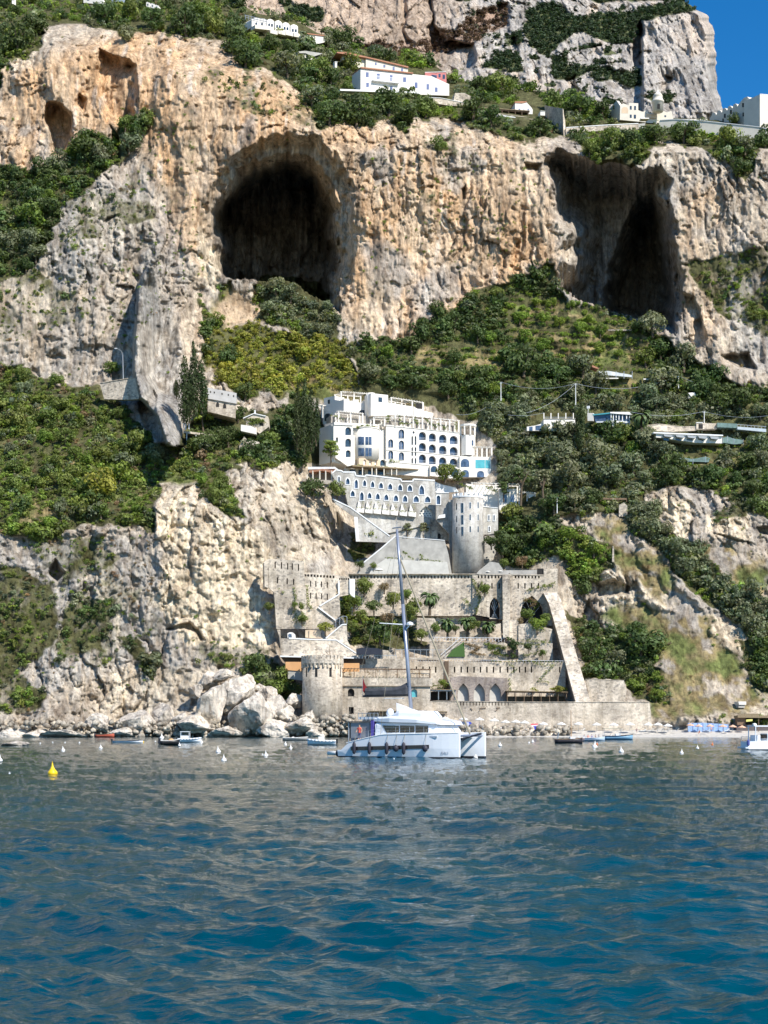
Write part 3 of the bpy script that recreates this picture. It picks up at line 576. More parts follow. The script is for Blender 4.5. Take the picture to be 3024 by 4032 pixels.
CLEAR = [K1(120, 60, 1100, 60, 1560, 480, 1560, 800, 1600, 1214, 1000, 1214, 380, 1130, 250, 800, 60, 700), K2(700, 100, 1270, 100, 1270, 600, 330, 600, 540, 380),
         K3(80, 100, 800, 200, 1659, 220, 1659, 400, 1100, 360, 820, 320, 790, 640, 850, 640, 980, 1000, 1659, 930, 1659, 1304, 200, 1304), K4(-800, 200, 1250, 170, 1520, 1270, 2000, 1260, 2000, 1500, -800, 1400, -800, 900, 200, 700, 540, 560, 540, 300, -800, 300),
         KD(850, 410, 1080, 450, 1080, 600, 850, 570), KD(60, 390, 320, 330, 330, 500, 100, 520), KD(1100, 590, 1310, 600, 1310, 780, 1100, 760), KC(120, 355, 440, 355, 440, 490, 120, 490), KC(470, 345, 800, 345, 800, 480, 640, 480, 600, 430, 470, 420),
         KC(900, 480, 1360, 490, 1500, 560, 1300, 590, 1000, 530), KC(1180, 410, 1659, 420, 1659, 500, 1200, 480), KC(570, 90, 960, 110, 960, 165, 570, 160), KA(80, 100, 240, 110, 420, 140, 590, 205, 580, 255, 420, 225, 250, 205, 130, 175), KA(800, 330, 1070, 395, 1300, 420, 1320, 570, 1180, 590, 780, 560, 740, 520),
         KA(1160, 585, 1340, 550, 1480, 590, 1480, 640, 1160, 625), KB(-50, 590, 210, 620, 220, 540, 330, 540, 340, 630, 370, 600, 480, 620, 500, 735, 900, 710, 1010, 700, 1659, 740, 1659, 810, 1080, 740, 900, 760, 520, 780, 180, 700, -50, 680),
         KB(720, 560, 1300, 560, 1659, 520, 1659, 760, 900, 760, 720, 700), KD(470, 690, 740, 690, 740, 850, 480, 850), K2(1120, 0, 1400, 0, 1540, 60, 1540, 220, 1380, 220, 1240, 160)]
def cleared(x, y, m=0):
    r = np.zeros(np.shape(x), bool)
    for p in CLEAR: r |= inside(p, x, y)
    return r
r = np.random.default_rng(3)
N = 64000
sx = r.uniform(-200, 3230, N); sy = r.uniform(-170, 2885, N)
ii = np.clip(((sx-gx[0])/STEP).round().astype(int), 0, NX-1); jj = np.clip(((sy-gy[0])/STEP).round().astype(int), 0, NY-1)
sv = LVg[jj, ii]; sD = LYg[jj, ii]; sk = kindmap(sx, sy)
ter = np.zeros(N, bool)
for p in (K0(1085, 640, 1205, 640, 1330, 690, 1425, 745, 1400, 800, 1200, 780, 1100, 740), K0(900, 740, 1090, 740, 1090, 800, 900, 800), K0(1230, 790, 1420, 800, 1420, 860, 1230, 850), K0(1480, 950, 1659, 940, 1659, 1010, 1480, 1010)): ter |= inside(p, sx, sy)
row = 30.0; sy = np.where(ter, np.round((sy-.08*sx)/row)*row+.08*sx+r.normal(0, 2.5, N), sy); sk = np.where(ter & (vn(sx/30, sy/30, 61) > -.3), 'b', sk)
ok = (r.uniform(0, 1, N) < np.clip(sv, 0, 1)**1.3*.8+.01*(sv < .3)) & (sy > topy(sx)-10) & ~cleared(sx, sy) & (sx > -210)
steep = LDg[np.clip(jj-4, 0, NY-1), ii]-LDg[np.clip(jj+2, 0, NY-1), ii]
ok &= ~(inside(CAVE1, sx, sy) | inside(CAVE2, sx, sy))
items = []; tw = fbm(sx/50, sy/50, 3, 14)*1.3; cw = fbm(sx/80, sy/60, 3, 15)
for i in np.flatnonzero(ok):
    k = sk[i]; base = {'d': 1.9, 'o': 1.8, 'b': 1.3, 'y': 1.5, 'g': 1.5, 'x': 1.0}[k]
    rad = base*r.uniform(.55, 1.35)*math.exp(.75*tw[i])*(.6 if ter[i] else 1)
    if sv[i] < .3: rad = r.uniform(.5, 1.0)
    elif sv[i] < .7: rad *= .7
    D = sD[i]; s = D/505.0; rad *= s if D > 560 else 1
    c = np.array(LEAFC[k])*r.uniform(.75, 1.3)*(1+.45*cw[i])*np.array([r.uniform(.88, 1.14), 1, r.uniform(.85, 1.15)])
    x, y, z = P(sx[i], sy[i], D); items.append((x, y-rad*.35, z+rad*.25, rad, c, r.uniform(.75, 1.15)))
STUFF = items
bake('hillside_shrubbery', items, 'mixed green scrub and low bushes covering the hillside between the cliffs', 'scrub')
x_, y_, D_, vg_, br_, sel = MNT
pick = r.choice(sel, 3000, replace=False); items = []
for i in pick:
    if x_[i] < 850 or (y_[i] < -140): continue
    b = br_[i] > .5; c = np.array((.16, .1, .07) if b else (.05, .078, .036))*r.uniform(.7, 1.3)
    if b and r.uniform() < .3: continue
    x, y, z = P(x_[i], y_[i], D_[i]); items.append((x, y-1, z+.6, r.uniform(1.3, 3.0), c, .8))
bake('mountain_shrubbery', items, 'dark shrubs and brown scrub growing on ledges of the high pale mountain', 'scrub', protos=[leafcloud(60, 5, 80+i, .5) for i in range(6)])

# ------------------------------------------------------------------ single trees and bushes
LAND = [('the large left cave', 1090, 900), ('the large right cave', 2450, 1000), ('the tall rock spire', 590, 1300), ('the white hotel', 1560, 1720), ('the grey castle tower', 1840, 2080), ('the sloping stone buttress', 2230, 2550),
        ('the round shore tower', 1265, 2700), ('the boulder pile', 930, 2760), ('the long white house', 1570, 340), ('the cliff top monastery', 2540, 440), ('the glass walled houses', 2300, 1660), ('the pale cliff scar', 750, 2150),
        ('the two small upper caves', 230, 500), ('the white terraced houses', 1100, 110), ('the grassy right slope', 2800, 2560), ('the arched stone house', 870, 1580), ('the far right ledges', 2850, 2050), ('the orange central cliff', 1800, 800),
        ('the left roadside wall', 470, 1520), ('the palm terrace', 1850, 2440), ('the utility poles', 2250, 1540), ('the lower left cliff', 250, 2400), ('the long white annex', 2720, 1720), ('the orange left cliff', 650, 350), ('the triangular stone wall', 2205, 480)]
ORD = ['leftmost', 'second from left', 'third from left', 'fourth from left', 'fifth from left', 'sixth from left', 'seventh from left', 'eighth from left', 'ninth from left', 'tenth from left', 'eleventh from left', 'twelfth from left', 'thirteenth from left', 'fourteenth from left', 'fifteenth from left']
PLANTS = []          # (kind, x, y, r_m, colour kind, name)
CROWN = {}
def crownmesh(shape, i, n, nl, leaf):
    key = (shape, i)
    if key not in CROWN:
        v, t = leafcloud(n, nl, 500+i*7+len(shape), leaf, shape); C = np.repeat(t, 4)[:, None]*np.ones(3)
        V = v.reshape(-1, 3); o = npmesh('crown', V, QUAD(len(V)//4), LEAF, col=np.clip(C*.1, 0, 1)); me = o.data; bpy.data.objects.remove(o); CROWN[key] = me
    return CROWN[key]
def trunkmesh(h, r0, seed, limbs=4):
    rr = random.Random(seed); m = MB(); p = Vector((0, 0, 0)); top = Vector((rr.uniform(-.2, .2), rr.uniform(-.2, .2), h))
    mid = Vector((rr.uniform(-.1, .1)*h, rr.uniform(-.1, .1)*h, h*.55)); m.tube(p, mid, r0, r0*.75); m.tube(mid, top, r0*.75, r0*.45)
    for k in range(limbs):
        a = k*2*math.pi/limbs+rr.uniform(-.5, .5); e = mid+Vector((math.cos(a)*h*.5, math.sin(a)*h*.5, h*rr.uniform(.35, .7))); m.tube(mid, e, r0*.5, r0*.15, 6)
    return m
TRUNKS = []
for i in range(3):
    o = trunkmesh(1.0, .09, i).build('trunk', BARK); TRUNKS.append(o.data); bpy.data.objects.remove(o)
def plant(shape, x, y, rad, kind, name=None, hgt=None, D=None, words=None):
    PLANTS.append((shape, x, y, rad, kind, name, hgt, D, words))
def hand(pts, rad, shape='round', kind='d', name='evergreen_tree', hgt=None, D=None, words=None):
    for (x, y) in pts: plant(shape, x, y, rad, kind, name, hgt, D, words)
EV = 'evergreen_tree'
for x, yb, h, r_ in ((690, 650, 19.5, 4.0), (728, 655, 15, 3.6), (765, 610, 22.5, 3.6), (820, 585, 15.5, 4.0), (635, 480, 5, 2.4)): hand(KD(x, yb), r_, 'cypress', 'd', 'cypress_tree', h, D=482, words='tall dark cypress')
for x, yb, h, r_ in ((1515, 850, 20, 3.0), (1562, 880, 23, 3.4), (1612, 860, 19, 3.2), (1650, 820, 14, 2.6)): hand(KD(x, yb), r_, 'cypress', 'd', 'cypress_tree', h, D=492, words='narrow dark cypress')
hand(KC(465, 640), 3, 'cypress', 'd', 'cypress_tree', 17, words='tall dark cypress')
hand(KD(945, 400), 3.3, kind='y', name='golden_tree', words='bright yellow green rounded tree'); hand(KD(830, 720), 4.8, 'pine', 'b', 'umbrella_pine', words='flat topped bright green pine')
hand([(405, 1960)], 6.0, 'round', 'y', 'pine_tree', words='broad bright yellow green pine'); hand([(470, 1900)], 4.6, 'round', 'b', 'pine_tree', words='layered bright green pine')
hand(KD(860, 900), 5.2); hand(KD(1010, 830), 4.4, kind='d'); hand(KD(1330, 850), 4, kind='g'); hand(KD(1020, 250), 4.6); hand(KD(480, 950), 4, kind='o'); hand(KD(160, 320), 3.2, kind='g'); hand(KD(1570, 930), 3.2, 'pine', 'o', 'pine_tree', words='pale grey green pine')
hand(KE(760, 1340), 7.0, words='very large dark rounded evergreen'); hand(KE(360, 880), 3.6); hand(KE(430, 250), 3.8); hand(KE(940, 120), 5); hand(KE(250, 120), 6, kind='o'); hand(KE(520, 120), 5.5, kind='o')
hand(KA(760, 760), 7.5, words='very large dark oak'); hand(KA(950, 680), 6.5); hand(KA(500, 640), 5.5, kind='o'); hand(KA(600, 740), 6); hand(KA(1040, 740), 5); hand(KA(1250, 900), 3.8, kind='g'); hand(KA(1170, 700), 5, kind='g'); hand(KA(1450, 720), 5.5); hand(KA(1560, 750), 5)
hand(KA(240, 300), 4); hand(KA(100, 400), 6); hand(KA(350, 450), 6, kind='o'); hand(KA(520, 480), 5.5, kind='g'); hand(KA(690, 270), 4.5); hand(KA(30, 330), 5); hand(KA(720, 420), 4, kind='g')
hand(KB(560, 690), 6); hand(KB(700, 690), 4.5); hand(KB(1170, 830), 5.5); hand(KB(1000, 840), 5.5); hand(KB(740, 880), 5.5, kind='g'); hand(KB(860, 870), 5); hand(KB(330, 790), 4.5); hand(KB(1430, 880), 5.5, kind='g'); hand(KB(1490, 1020), 4.5); hand(KB(1640, 860), 5); hand(KB(410, 640), 4.5, kind='g'); hand(KB(100, 560), 5.5, kind='g')
hand(KB(620, 900), 3.5, kind='g'); hand(KB(1260, 780), 4, kind='o'); hand(KB(1465, 725), 2.6, kind='d')
hand(KH(680, 160), 5.5); hand(KH(1220, 230), 6); hand(KH(850, 130), 4.5, kind='g'); hand(KH(200, 240), 5.5); hand(KH(120, 330), 6); hand(KH(820, 270), 3.5, kind='o'); hand(KH(1540, 330), 5.5); hand(KH(1400, 230), 5, kind='g'); hand(KH(560, 1040), 6); hand(KH(380, 1120), 5, kind='o'); hand(KH(200, 1480), 6, kind='g'); hand(KH(820, 860), 4, kind='g')
hand(K2(670, 345), 2.3, 'pine', 'o', 'pine_tree', D=489, words='grey green wind shaped pine'); hand(K2(775, 350), 2.4, 'pine', 'o', 'pine_tree', D=489, words='dark grey green bushy pine'); hand(K2(1290, 470), 5, kind='d', D=483)
hand(K2(430, 390), 2.8, kind='g', D=487); hand(K2(1360, 250), 4, kind='g'); hand(K2(1300, 110), 3.2, 'pine', 'd', 'pine_tree', D=492, words='dark layered pine'); hand(K2(1410, 130), 4, 'pine', 'd', 'pine_tree', 11, D=490, words='tall dark layered pine'); hand(K2(1560, 130), 4, 'pine', 'o', 'pine_tree', 10, D=489, words='tall grey green pine')
hand(K1(1160, 790), 4.0, kind='g', D=492); hand(K1(110, 930), 4.2, kind='d', D=486); hand(K1(300, 920), 3.6, kind='g', D=486); hand(K1(250, 660), 4.2, 'pine', 'g', 'umbrella_pine', D=493, words='flat spreading green pine'); hand(K1(1260, 800), 2.6, kind='g', D=490)
hand(K3(1180, 900), 4.3, kind='d', name=EV, D=455); hand(K3(1030, 450), 3.6, kind='g', D=468); hand(K3(930, 600), 3.2, kind='g', D=464); hand(K3(450, 720), 2.0, kind='g', D=448); hand(K3(440, 590), 1.3, kind='g', D=447); hand(K3(380, 570), 1.1, kind='g', D=447)
hand(K3(670, 810), 2.3, kind='y', name='golden_bush', D=444, words='bright yellow flowering bush'); hand(K3(120, 360), 1.7, kind='o', D=452); hand(K3(140, 600), 1.8, kind='g', D=449); hand(K3(1450, 700), 3.4, kind='g', D=457); hand(K3(1300, 560), 3.2, kind='g', D=463); hand(K3(1560, 880), 2.6, kind='g', D=456)
hand(K4(1070, 700), 3.0, kind='b', D=460); hand(K4(1000, 600), 2.4, kind='g', D=464); hand(K4(870, 850), 2.1, kind='d', D=455); hand(K4(640, 390), 2.2, kind='g', D=468); hand(K4(1240, 1200), 1.6, kind='y', D=443, name='golden_bush'); hand(K4(700, 860), 1.6, kind='g', D=456); hand(K4(1000, 850), 1.5, kind='d', D=455); hand(K4(60, 540), 2.8, kind='g', D=470)
hand(K5(60, 560), 4.5, kind='g', D=441); hand(K5(150, 440), 4, kind='g', D=443); hand(K5(0, 460), 3.4, kind='o', D=443); hand(K5(240, 540), 3.2, kind='d', D=442)
hand(KC(660, 560), 5.5); hand(KC(740, 560), 5, kind='g'); hand(KC(900, 600), 5, kind='o'); hand(KC(980, 240), 6.5, kind='o'); hand(KC(480, 130), 6, kind='o'); hand(KC(100, 120), 6.5); hand(KC(1350, 380), 6); hand(KC(1480, 350), 5.5); hand(KC(1120, 90), 6, kind='o'); hand(KC(880, 1400-1400+60), 4.5, kind='g'); hand(KC(1090, 430), 3, kind='g'); hand(KC(1590, 620), 4.5, kind='o')
hand(KB(990, 1945), 5.4, kind='o'); hand(KC(560, 230), 5, kind='o'); hand(KC(300, 700), 6, kind='o'); hand(KC(560, 720), 6.5, kind='o'); hand(KC(90, 420), 4.5, kind='o'); hand(KC(400, 560), 5, kind='o'); hand(KC(1050, 750), 4.5, kind='d'); hand(KC(800, 740), 5, kind='o')
# palms
def palm(x, ytop, ybase, D, label, s=1.0):
    z0 = PZ(ybase, D); z1 = PZ(ytop, D); X = PX(x, D); o = empty('palm_tree', (X, D, z0), 0, label, 'palm', 'palm trees on the terraces'); h = z1-z0
    m = MB(); rr = random.Random(int(x)); q = [Vector((0, 0, -1)), Vector((.1, 0, h*.5)), Vector((.05, 0, h))]
    m.tube(q[0], q[1], .38*s, .3*s); m.tube(q[1], q[2], .3*s, .42*s); m.build('trunk', BARK, o)
    f = MB()
    for k in range(46):
        a = rr.uniform(0, 6.283); el = rr.uniform(-.5, 1.35); L = rr.uniform(2.6, 3.6)*s; d = Vector((math.cos(a), math.sin(a), 0)); p = Vector((0, 0, h)); e = el
        sd_ = Vector((-d.y, d.x, 0)); prev = None; up = .25
        for j in range(7):
            t = j/6; wd = .42*s*math.sin(math.pi*min(.97, t*.85+.12)); L1 = p+sd_*wd-Vector((0, 0, wd*.6)); R1 = p-sd_*wd-Vector((0, 0, wd*.6)); cur = (L1, p.copy(), R1)
            if prev: f.add([prev[0], prev[1], cur[1], cur[0]], [(0, 1, 2, 3)]); f.add([prev[1], prev[2], cur[2], cur[1]], [(0, 1, 2, 3)])
            prev = cur; p = p+(d*math.cos(e)+Vector((0, 0, math.sin(e))))*L/6; e -= .38+.1*t
    f.build('frond_crown', PALM, o, norm=False)
    g = MB(); g.lathe((0, 0, h-.5*s), [(.3*s, -.5), (.75*s, .1), (.5*s, .6)], 8); g.build('fruit_cluster', ORANGE if s > 1.2 else WOOD, o)
PALM = plain('palm_fronds', (.085, .13, .04), .5, var=.35, scale=3)
for q, h, lab, s in ((K4(190, 420, 190, 540), 0, 'large palm with orange fruit against the crenellated wall', 1.35), (K4(335, 630, 335, 745), 0, 'leftmost of the three palms behind the terrace railing', 1.15), (K4(497, 620, 497, 750), 0, 'middle of the three palms behind the terrace railing', 1.2), (K4(668, 650, 668, 760), 0, 'rightmost of the three palms behind the terrace railing', 1.1)):
    palm(q[0][0], q[0][1], q[1][1], 465, lab, s)
hand(K3(870, 520), 2.4, kind='b', D=466); hand(K3(1000, 700), 2.6, kind='g', D=460); hand(K3(1120, 620), 2.8, kind='d', D=462); hand(K3(1250, 720), 2.3, kind='x', name='dry_bush', D=459, words='dry brownish bush'); hand(K3(1350, 820), 2.6, kind='g', D=457); hand(K3(900, 800), 2.2, kind='g', D=455); hand(K3(1420, 500), 2.3, kind='g', D=466); hand(K3(1220, 420), 1.9, kind='x', name='dry_bush', D=470, words='dry bush at the wall foot')
hand(K4(560, 680), 1.9, kind='g', D=463); hand(K4(400, 700), 1.6, kind='d', D=464); hand(K4(240, 700), 1.8, kind='g', D=464); hand(K4(1140, 620), 2.0, kind='g', D=462); hand(K4(930, 640), 1.5, kind='x', name='dry_bush', D=462, words='dry orange bush'); hand(K4(1110, 900), 1.4, kind='g', D=455); hand(K4(300, 1140), 1.4, kind='b', D=446)
hand(K2(450, 560), 1.3, kind='g', D=481); hand(K2(360, 560), 1.8, kind='d', D=480); hand(K2(1300, 560), 2.2, kind='g', D=478); hand(K2(1420, 540), 2.0, kind='x', name='dry_bush', D=478, words='dry tan bush'); hand(K2(1220, 420), 2.6, kind='d', D=482)
q = KC(850, 390, 850, 490); palm(q[0][0], q[0][1], q[1][1], 503, 'pale palm beside the glass walled white house', 1.5)
# more single trees where the photograph shows crowns standing apart
hx = [p[1] for p in PLANTS]; hy = [p[2] for p in PLANTS]; cnt = 0
tx = r.uniform(-10, 3034, 9000); ty_ = r.uniform(5, 2860, 9000); ti = np.clip(((tx-gx[0])/STEP).round().astype(int), 0, NX-1); tj = np.clip(((ty_-gy[0])/STEP).round().astype(int), 0, NY-1)
tv = LVg[tj, ti]; tk = kindmap(tx, ty_); bad = cleared(tx, ty_) | cleared(tx, ty_-30) | cleared(tx, ty_-55) | inside(CAVE1, tx, ty_) | inside(CAVE2, tx, ty_) | (ty_ < topy(tx)+12) | (tv < .8)
for i in np.flatnonzero(~bad):
    if cnt >= 175: break
    if min((tx[i]-a)**2+(ty_[i]-b)**2 for a, b in zip(hx, hy)) < 52**2: continue
    k = tk[i]
    if k == 'y' or k == 'x': continue
    rad = {'d': 3.9, 'o': 3.8, 'b': 2.4, 'g': 3.2}[k]*r.uniform(.7, 1.3); hx.append(tx[i]); hy.append(ty_[i]); cnt += 1
    plant('round', tx[i], ty_[i], rad, k, {'d': EV, 'o': 'olive_tree', 'b': 'leafy_bush', 'g': 'broadleaf_tree'}[k])
ADJ = {'d': 'dark green', 'o': 'grey green', 'b': 'bright green', 'g': 'mid green', 'y': 'yellow green', 'x': 'brown green'}
labs = []
for (shape, x, y, rad, kind, name, hgt, D, words) in PLANTS:
    L = min(LAND, key=lambda q: ((q[1]-x)*1.0)**2+((q[2]-y)*1.0)**2); dx, dy = x-L[1], y-L[2]
    rel = ('left of' if dx < 0 else 'right of') if abs(dx) > abs(dy) else ('above' if dy < 0 else 'below')
    far = 'just ' if math.hypot(dx, dy) < 150 else ''
    w = words or f"{'small' if rad < 2.7 else 'large' if rad > 4.4 else 'medium'} {ADJ[kind]} {'bush' if rad < 2.2 else 'leafy tree' if kind in 'bg' else 'rounded tree'}"
    labs.append(f'{w} {far}{rel} {L[0]}')
from collections import defaultdict
grp = defaultdict(list)
for i, l in enumerate(labs): grp[l].append(i)
for l, ids in grp.items():
    if len(ids) > 1:
        ids.sort(key=lambda i: PLANTS[i][1])
        for n, i in enumerate(ids): labs[i] = l+', '+(ORD[n] if n < len(ids)-1 or len(ids) < 3 else 'rightmost') if n or len(ids) > 1 else l
        if len(ids) == 2: labs[ids[1]] = l+', rightmost'
bpy.context.view_layer.update()
for i, (shape, x, y, rad, kind, name, hgt, D, words) in enumerate(PLANTS):
    if name is None or (name == EV and kind in 'og'): name = {'d': EV, 'o': 'olive_tree', 'b': 'leafy_bush', 'g': 'broadleaf_tree', 'y': 'golden_bush', 'x': 'dry_bush'}[kind]
    bush = rad < 2.2 and shape == 'round'
    if bush and name in (EV, 'olive_tree', 'broadleaf_tree'): name = 'garden_bush'
    Dg = D if D else ground(x, y)-1.0; X, Y, Z = P(x, y, Dg)
    if not D and Dg > 560: rad *= Dg/520
    o = empty(name, (X, Y, Z), 0, labs[i], 'bush' if bush else 'tree', {'cypress': 'tall dark cypresses on the slopes', 'pine': 'pines on the slopes'}.get(shape, 'bushes in the castle gardens' if bush else 'single trees on the hillside'))
    ns = {'round': (950, 15, .2), 'cypress': (1900, 30, .1), 'pine': (800, 22, .2)}[shape]
    me = crownmesh(shape, (i % 5) if shape == 'round' else i % 2, *ns)
    c = bpy.data.objects.new('crown', me); link(c, o); f_ = 10*random.uniform(.85, 1.15); lc = tuple(k_*.6 for k_ in LEAFC['d']) if shape == 'cypress' else LEAFC[kind]; c.color = (min(lc[0]*f_*random.uniform(.9, 1.12), 4), lc[1]*f_, lc[2]*f_, 1)
    if shape == 'cypress': c.scale = (rad*3.2*.5, rad*3.2*.5, hgt/2); c.location = (0, 0, hgt*.52)
    elif shape == 'pine': c.scale = (rad, rad, rad*.95); c.location = (0, 0, (hgt or rad*1.7)-rad*.6)
    else: c.scale = (rad*random.uniform(.95, 1.15), rad, rad*random.uniform(.9, 1.15)); c.location = (0, 0, rad*.75)
    c.rotation_euler = (0, 0, random.uniform(0, 6.28))
    t = bpy.data.objects.new('trunk', TRUNKS[i % 3]); link(t, o)
    h = {'cypress': 3, 'pine': (hgt or rad*1.7)*.9}.get(shape, rad*1.0); t.scale = (h if shape != 'pine' else h*.5, h if shape != 'pine' else h*.5, h+1); t.location = (0, 0, -1)
# ------------------------------------------------------------------ building helpers
def slab(fr, poly, th=.6, n0=0, holes=()):
    m = MB(); wall(m, fr, poly, holes, th, n0); return m
def bar(mb, fr, x0, y0, x1, y1, t, n=0, th=.25):            # a straight bar t px thick
    dx, dy = x1-x0, y1-y0; L = math.hypot(dx, dy) or 1; ux, uy = -dy/L*t/2, dx/L*t/2
    wall(mb, fr, [(x0+ux, y0+uy), (x1+ux, y1+uy), (x1-ux, y1-uy), (x0-ux, y0-uy)], (), th, n)
def pt2(L): return [(a, b) for a, b in L]
def coping(o, fr, pts, t=4.5, n=.15, th=.9, mat=None, name='coping'):
    m = MB()
    for (a, b), (c, d) in zip(pts, pts[1:]): bar(m, fr, a, b, c, d, t, n, th)
    return m.build(name, mat or WHITEP, o)
def lerp(a, b, t): return (a[0]+(b[0]-a[0])*t, a[1]+(b[1]-a[1])*t)
def pergola(o, fr, a, b, ya, yb, n, depth, k, mat=WHITE, w=3.2, slats=12, name='pergola', reed=None, cross=True):
    """posts under the line a-b down to rows ya..yb; n is the front offset"""
    m = MB()
    for j in range(k):
        t = j/(k-1); x, y = lerp(a, b, t); yb_ = ya+(yb-ya)*t
        for nn in (n, n-depth): wall(m, fr, [(x-w/2, y), (x+w/2, y), (x+w/2, yb_), (x-w/2, yb_)], (), .28, nn)
    bar(m, fr, a[0]-4, a[1], b[0]+4, b[1], 2.6, n+.1, .3); bar(m, fr, a[0]-4, a[1], b[0]+4, b[1], 2.6, n-depth, .3)
    if cross:
        for j in range(slats):
            t = (j+.5)/slats; x, y = lerp(a, b, t); wall(m, fr, [(x-.8, y-3), (x+.8, y-3), (x+.8, y-1.2), (x-.8, y-1.2)], (), depth+1.2, n+.6)
    g = m.build(name, mat, o)
    if reed:
        q = MB(); wall(q, fr, [(a[0]-4, a[1]-5), (b[0]+4, b[1]-5), (b[0]+4, b[1]-2.5), (a[0]-4, a[1]-2.5)], (), depth+.8, n+.4); q.build('reed_roof', reed, g)
    return g
def windows(o, fr, hs, mat=GLASS, depth=.5, frame=None, n0=0, g=2.2, bars=0, name='window'):
    for h in hs: pane(fr, h, n0-depth, mat, o, name, frame, g, n0, bars)
def simple(name, label, cat, fr, poly, mat, th, holes=(), glass=GLASS, frame=None, group=None, n0=0, part='wall', depth=.3, base=None, bars=0):
    b = base or (sum(p[0] for p in poly)/len(poly), max(p[1] for p in poly)); p = fr.pt(b[0], b[1], -min(th/2, 2)); o = empty(name, p, 0, label, cat, group); WORLD[o.name] = Matrix.Translation(p).inverted()
    slab(fr, poly, th, n0, holes if th < 2 else ()).build(part, mat, o)
    if th >= 2 and holes:
        windows(o, fr, holes, glass, -.06, frame, n0, bars=bars)
    elif holes: windows(o, fr, holes, glass, depth, frame, n0, bars=bars)
    return o
def foliage_part(o, name, fr, pts, rad, kind='g', n=.4, leaves=60):
    V = []; C = []; rr = np.random.default_rng(int(abs(pts[0][0]*7+pts[0][1])))
    for (x, y) in pts:
        v, t = CL[rr.integers(10)]; p = fr.pt(x, y, n); q = v[:leaves]*rad*rr.uniform(.7, 1.3); V.append((q+np.array(p)).reshape(-1, 3)); C.append(np.repeat(t[:leaves], 4)[:, None]*np.array(LEAFC[kind])*rr.uniform(.8, 1.3))
    V = np.concatenate(V); return npmesh(name, V, QUAD(len(V)//4), LEAF, o, col=np.concatenate(C))
def along(pts, step):
    L = []
    for a, b in zip(pts, pts[1:]):
        k = max(1, int(math.hypot(b[0]-a[0], b[1]-a[1])/step))
        L += [(a[0]+(b[0]-a[0])*j/k+random.uniform(-2, 2), a[1]+(b[1]-a[1])*j/k+random.uniform(-2, 2)) for j in range(k)]
    return L
def cylx(mb, x0, x1, y0, y1, D, taper=0, n=28):              # upright cylinder between photo columns; returns centre, radius
    c = PX((x0+x1)/2, D); r = (x1-x0)/2/F*D; z0, z1 = PZ(y1, D), PZ(y0, D)
    mb.lathe((c, D, z0), [(r*(1+taper), 0), (r, z1-z0)], n); return c, D, r
def radial(mb, c, D, r, x, y0, y1, w, proud=.05, th=.3):     # a panel lying on that cylinder at photo column x
    X = PX(x, D-r*.9); s = max(-.96, min(.96, (X-c)/r)); a = math.asin(s); nx, ny = math.sin(a), -math.cos(a); tx, ty = math.cos(a), math.sin(a)
    px_, py_ = c+nx*(r+proud), D+ny*(r+proud); hw = w/2/F*D; z0, z1 = PZ(y1, py_), PZ(y0, py_)
    v = []
    for dd in (0, -th):
        for sx_, z in ((-hw, z0), (hw, z0), (hw, z1), (-hw, z1)): v.append((px_+tx*sx_+nx*dd, py_+ty*sx_+ny*dd, z))
    mb.add(v, [(0, 1, 2, 3), (7, 6, 5, 4), (0, 4, 5, 1), (1, 5, 6, 2), (2, 6, 7, 3), (3, 7, 4, 0)])

# ------------------------------------------------------------------ the white hotel
HF = Fr(1343, 497, 1813, 510); q = K1(900, 760)[0]
H = building('white_hotel', 'large white terraced hotel with rows of arched balconies on the slope', 'hotel', q[0], q[1], 503)
def hx1(x, yt, yb, hw, kind='round'): a = K1(x, yt, x, yb); return hole(a[0][0], a[0][1], a[1][1], hw/2.0232, kind)
bal = []
for k, (x, yt, hw) in enumerate(((978, 405, 28), (1057, 417, 28), (1140, 427, 30), (1227, 437, 32))):
    for j, (dy, h) in enumerate(((0, 66), (88, 68), (180, 68))): bal.append(hx1(x, yt+dy, yt+dy+h, hw))
slots = [hx1(x, a, b, 6.5, 'point') for x in (897, 923) for a, b in ((437, 510), (525, 597), (612, 664))]+[K1(908, 396, 918, 410, 908, 424, 898, 410)]
mid = [hx1(810, 385, 457, 23), hx1(810, 474, 545, 21), hx1(810, 567, 632, 21), hx1(725, 464, 530, 20), hx1(725, 554, 622, 20)]
slab(HF, K1(690, 350, 868, 365, 868, 375, 1275, 412, 1275, 780, 690, 740), .9, 0, bal+slots+mid).build('wall', WHITE, H)
slab(HF, K1(700, 352, 1275, 414, 1275, 780, 700, 740), 9, -1.6).build('back_wall', WHITE, H)
windows(H, HF, bal, BLUEG, 1.35); windows(H, HF, slots, GLASS, .5); windows(H, HF, mid, BLUEG, .4, WHITE, 0, .1, 1)
m = MB()
for h in bal:
    xs = [p[0] for p in h]; y1 = max(p[1] for p in h); bar(m, HF, min(xs), y1-9, max(xs), y1-9, 1.0, -.2, .08)
    for k in range(5): xx = min(xs)+(max(xs)-min(xs))*(k+.5)/5; bar(m, HF, xx, y1-9, xx, y1, .7, -.2, .06)
m.build('balcony_railing', METAL, H)
m = MB()
for xa in (1015, 1097, 1184): a = K1(xa, 395, xa, 700); bar(m, HF, a[0][0], a[0][1], a[1][0], a[1][1], 1.5, .12, .12)
for a in (K1(690, 356, 1275, 412), K1(690, 548, 950, 566, 1275, 600), K1(690, 640, 950, 664, 1275, 690)):
    for p, q2 in zip(a, a[1:]): bar(m, HF, p[0], p[1], q2[0], q2[1], 2.0, .2, .25)
m.build('cornice', WHITE, H)
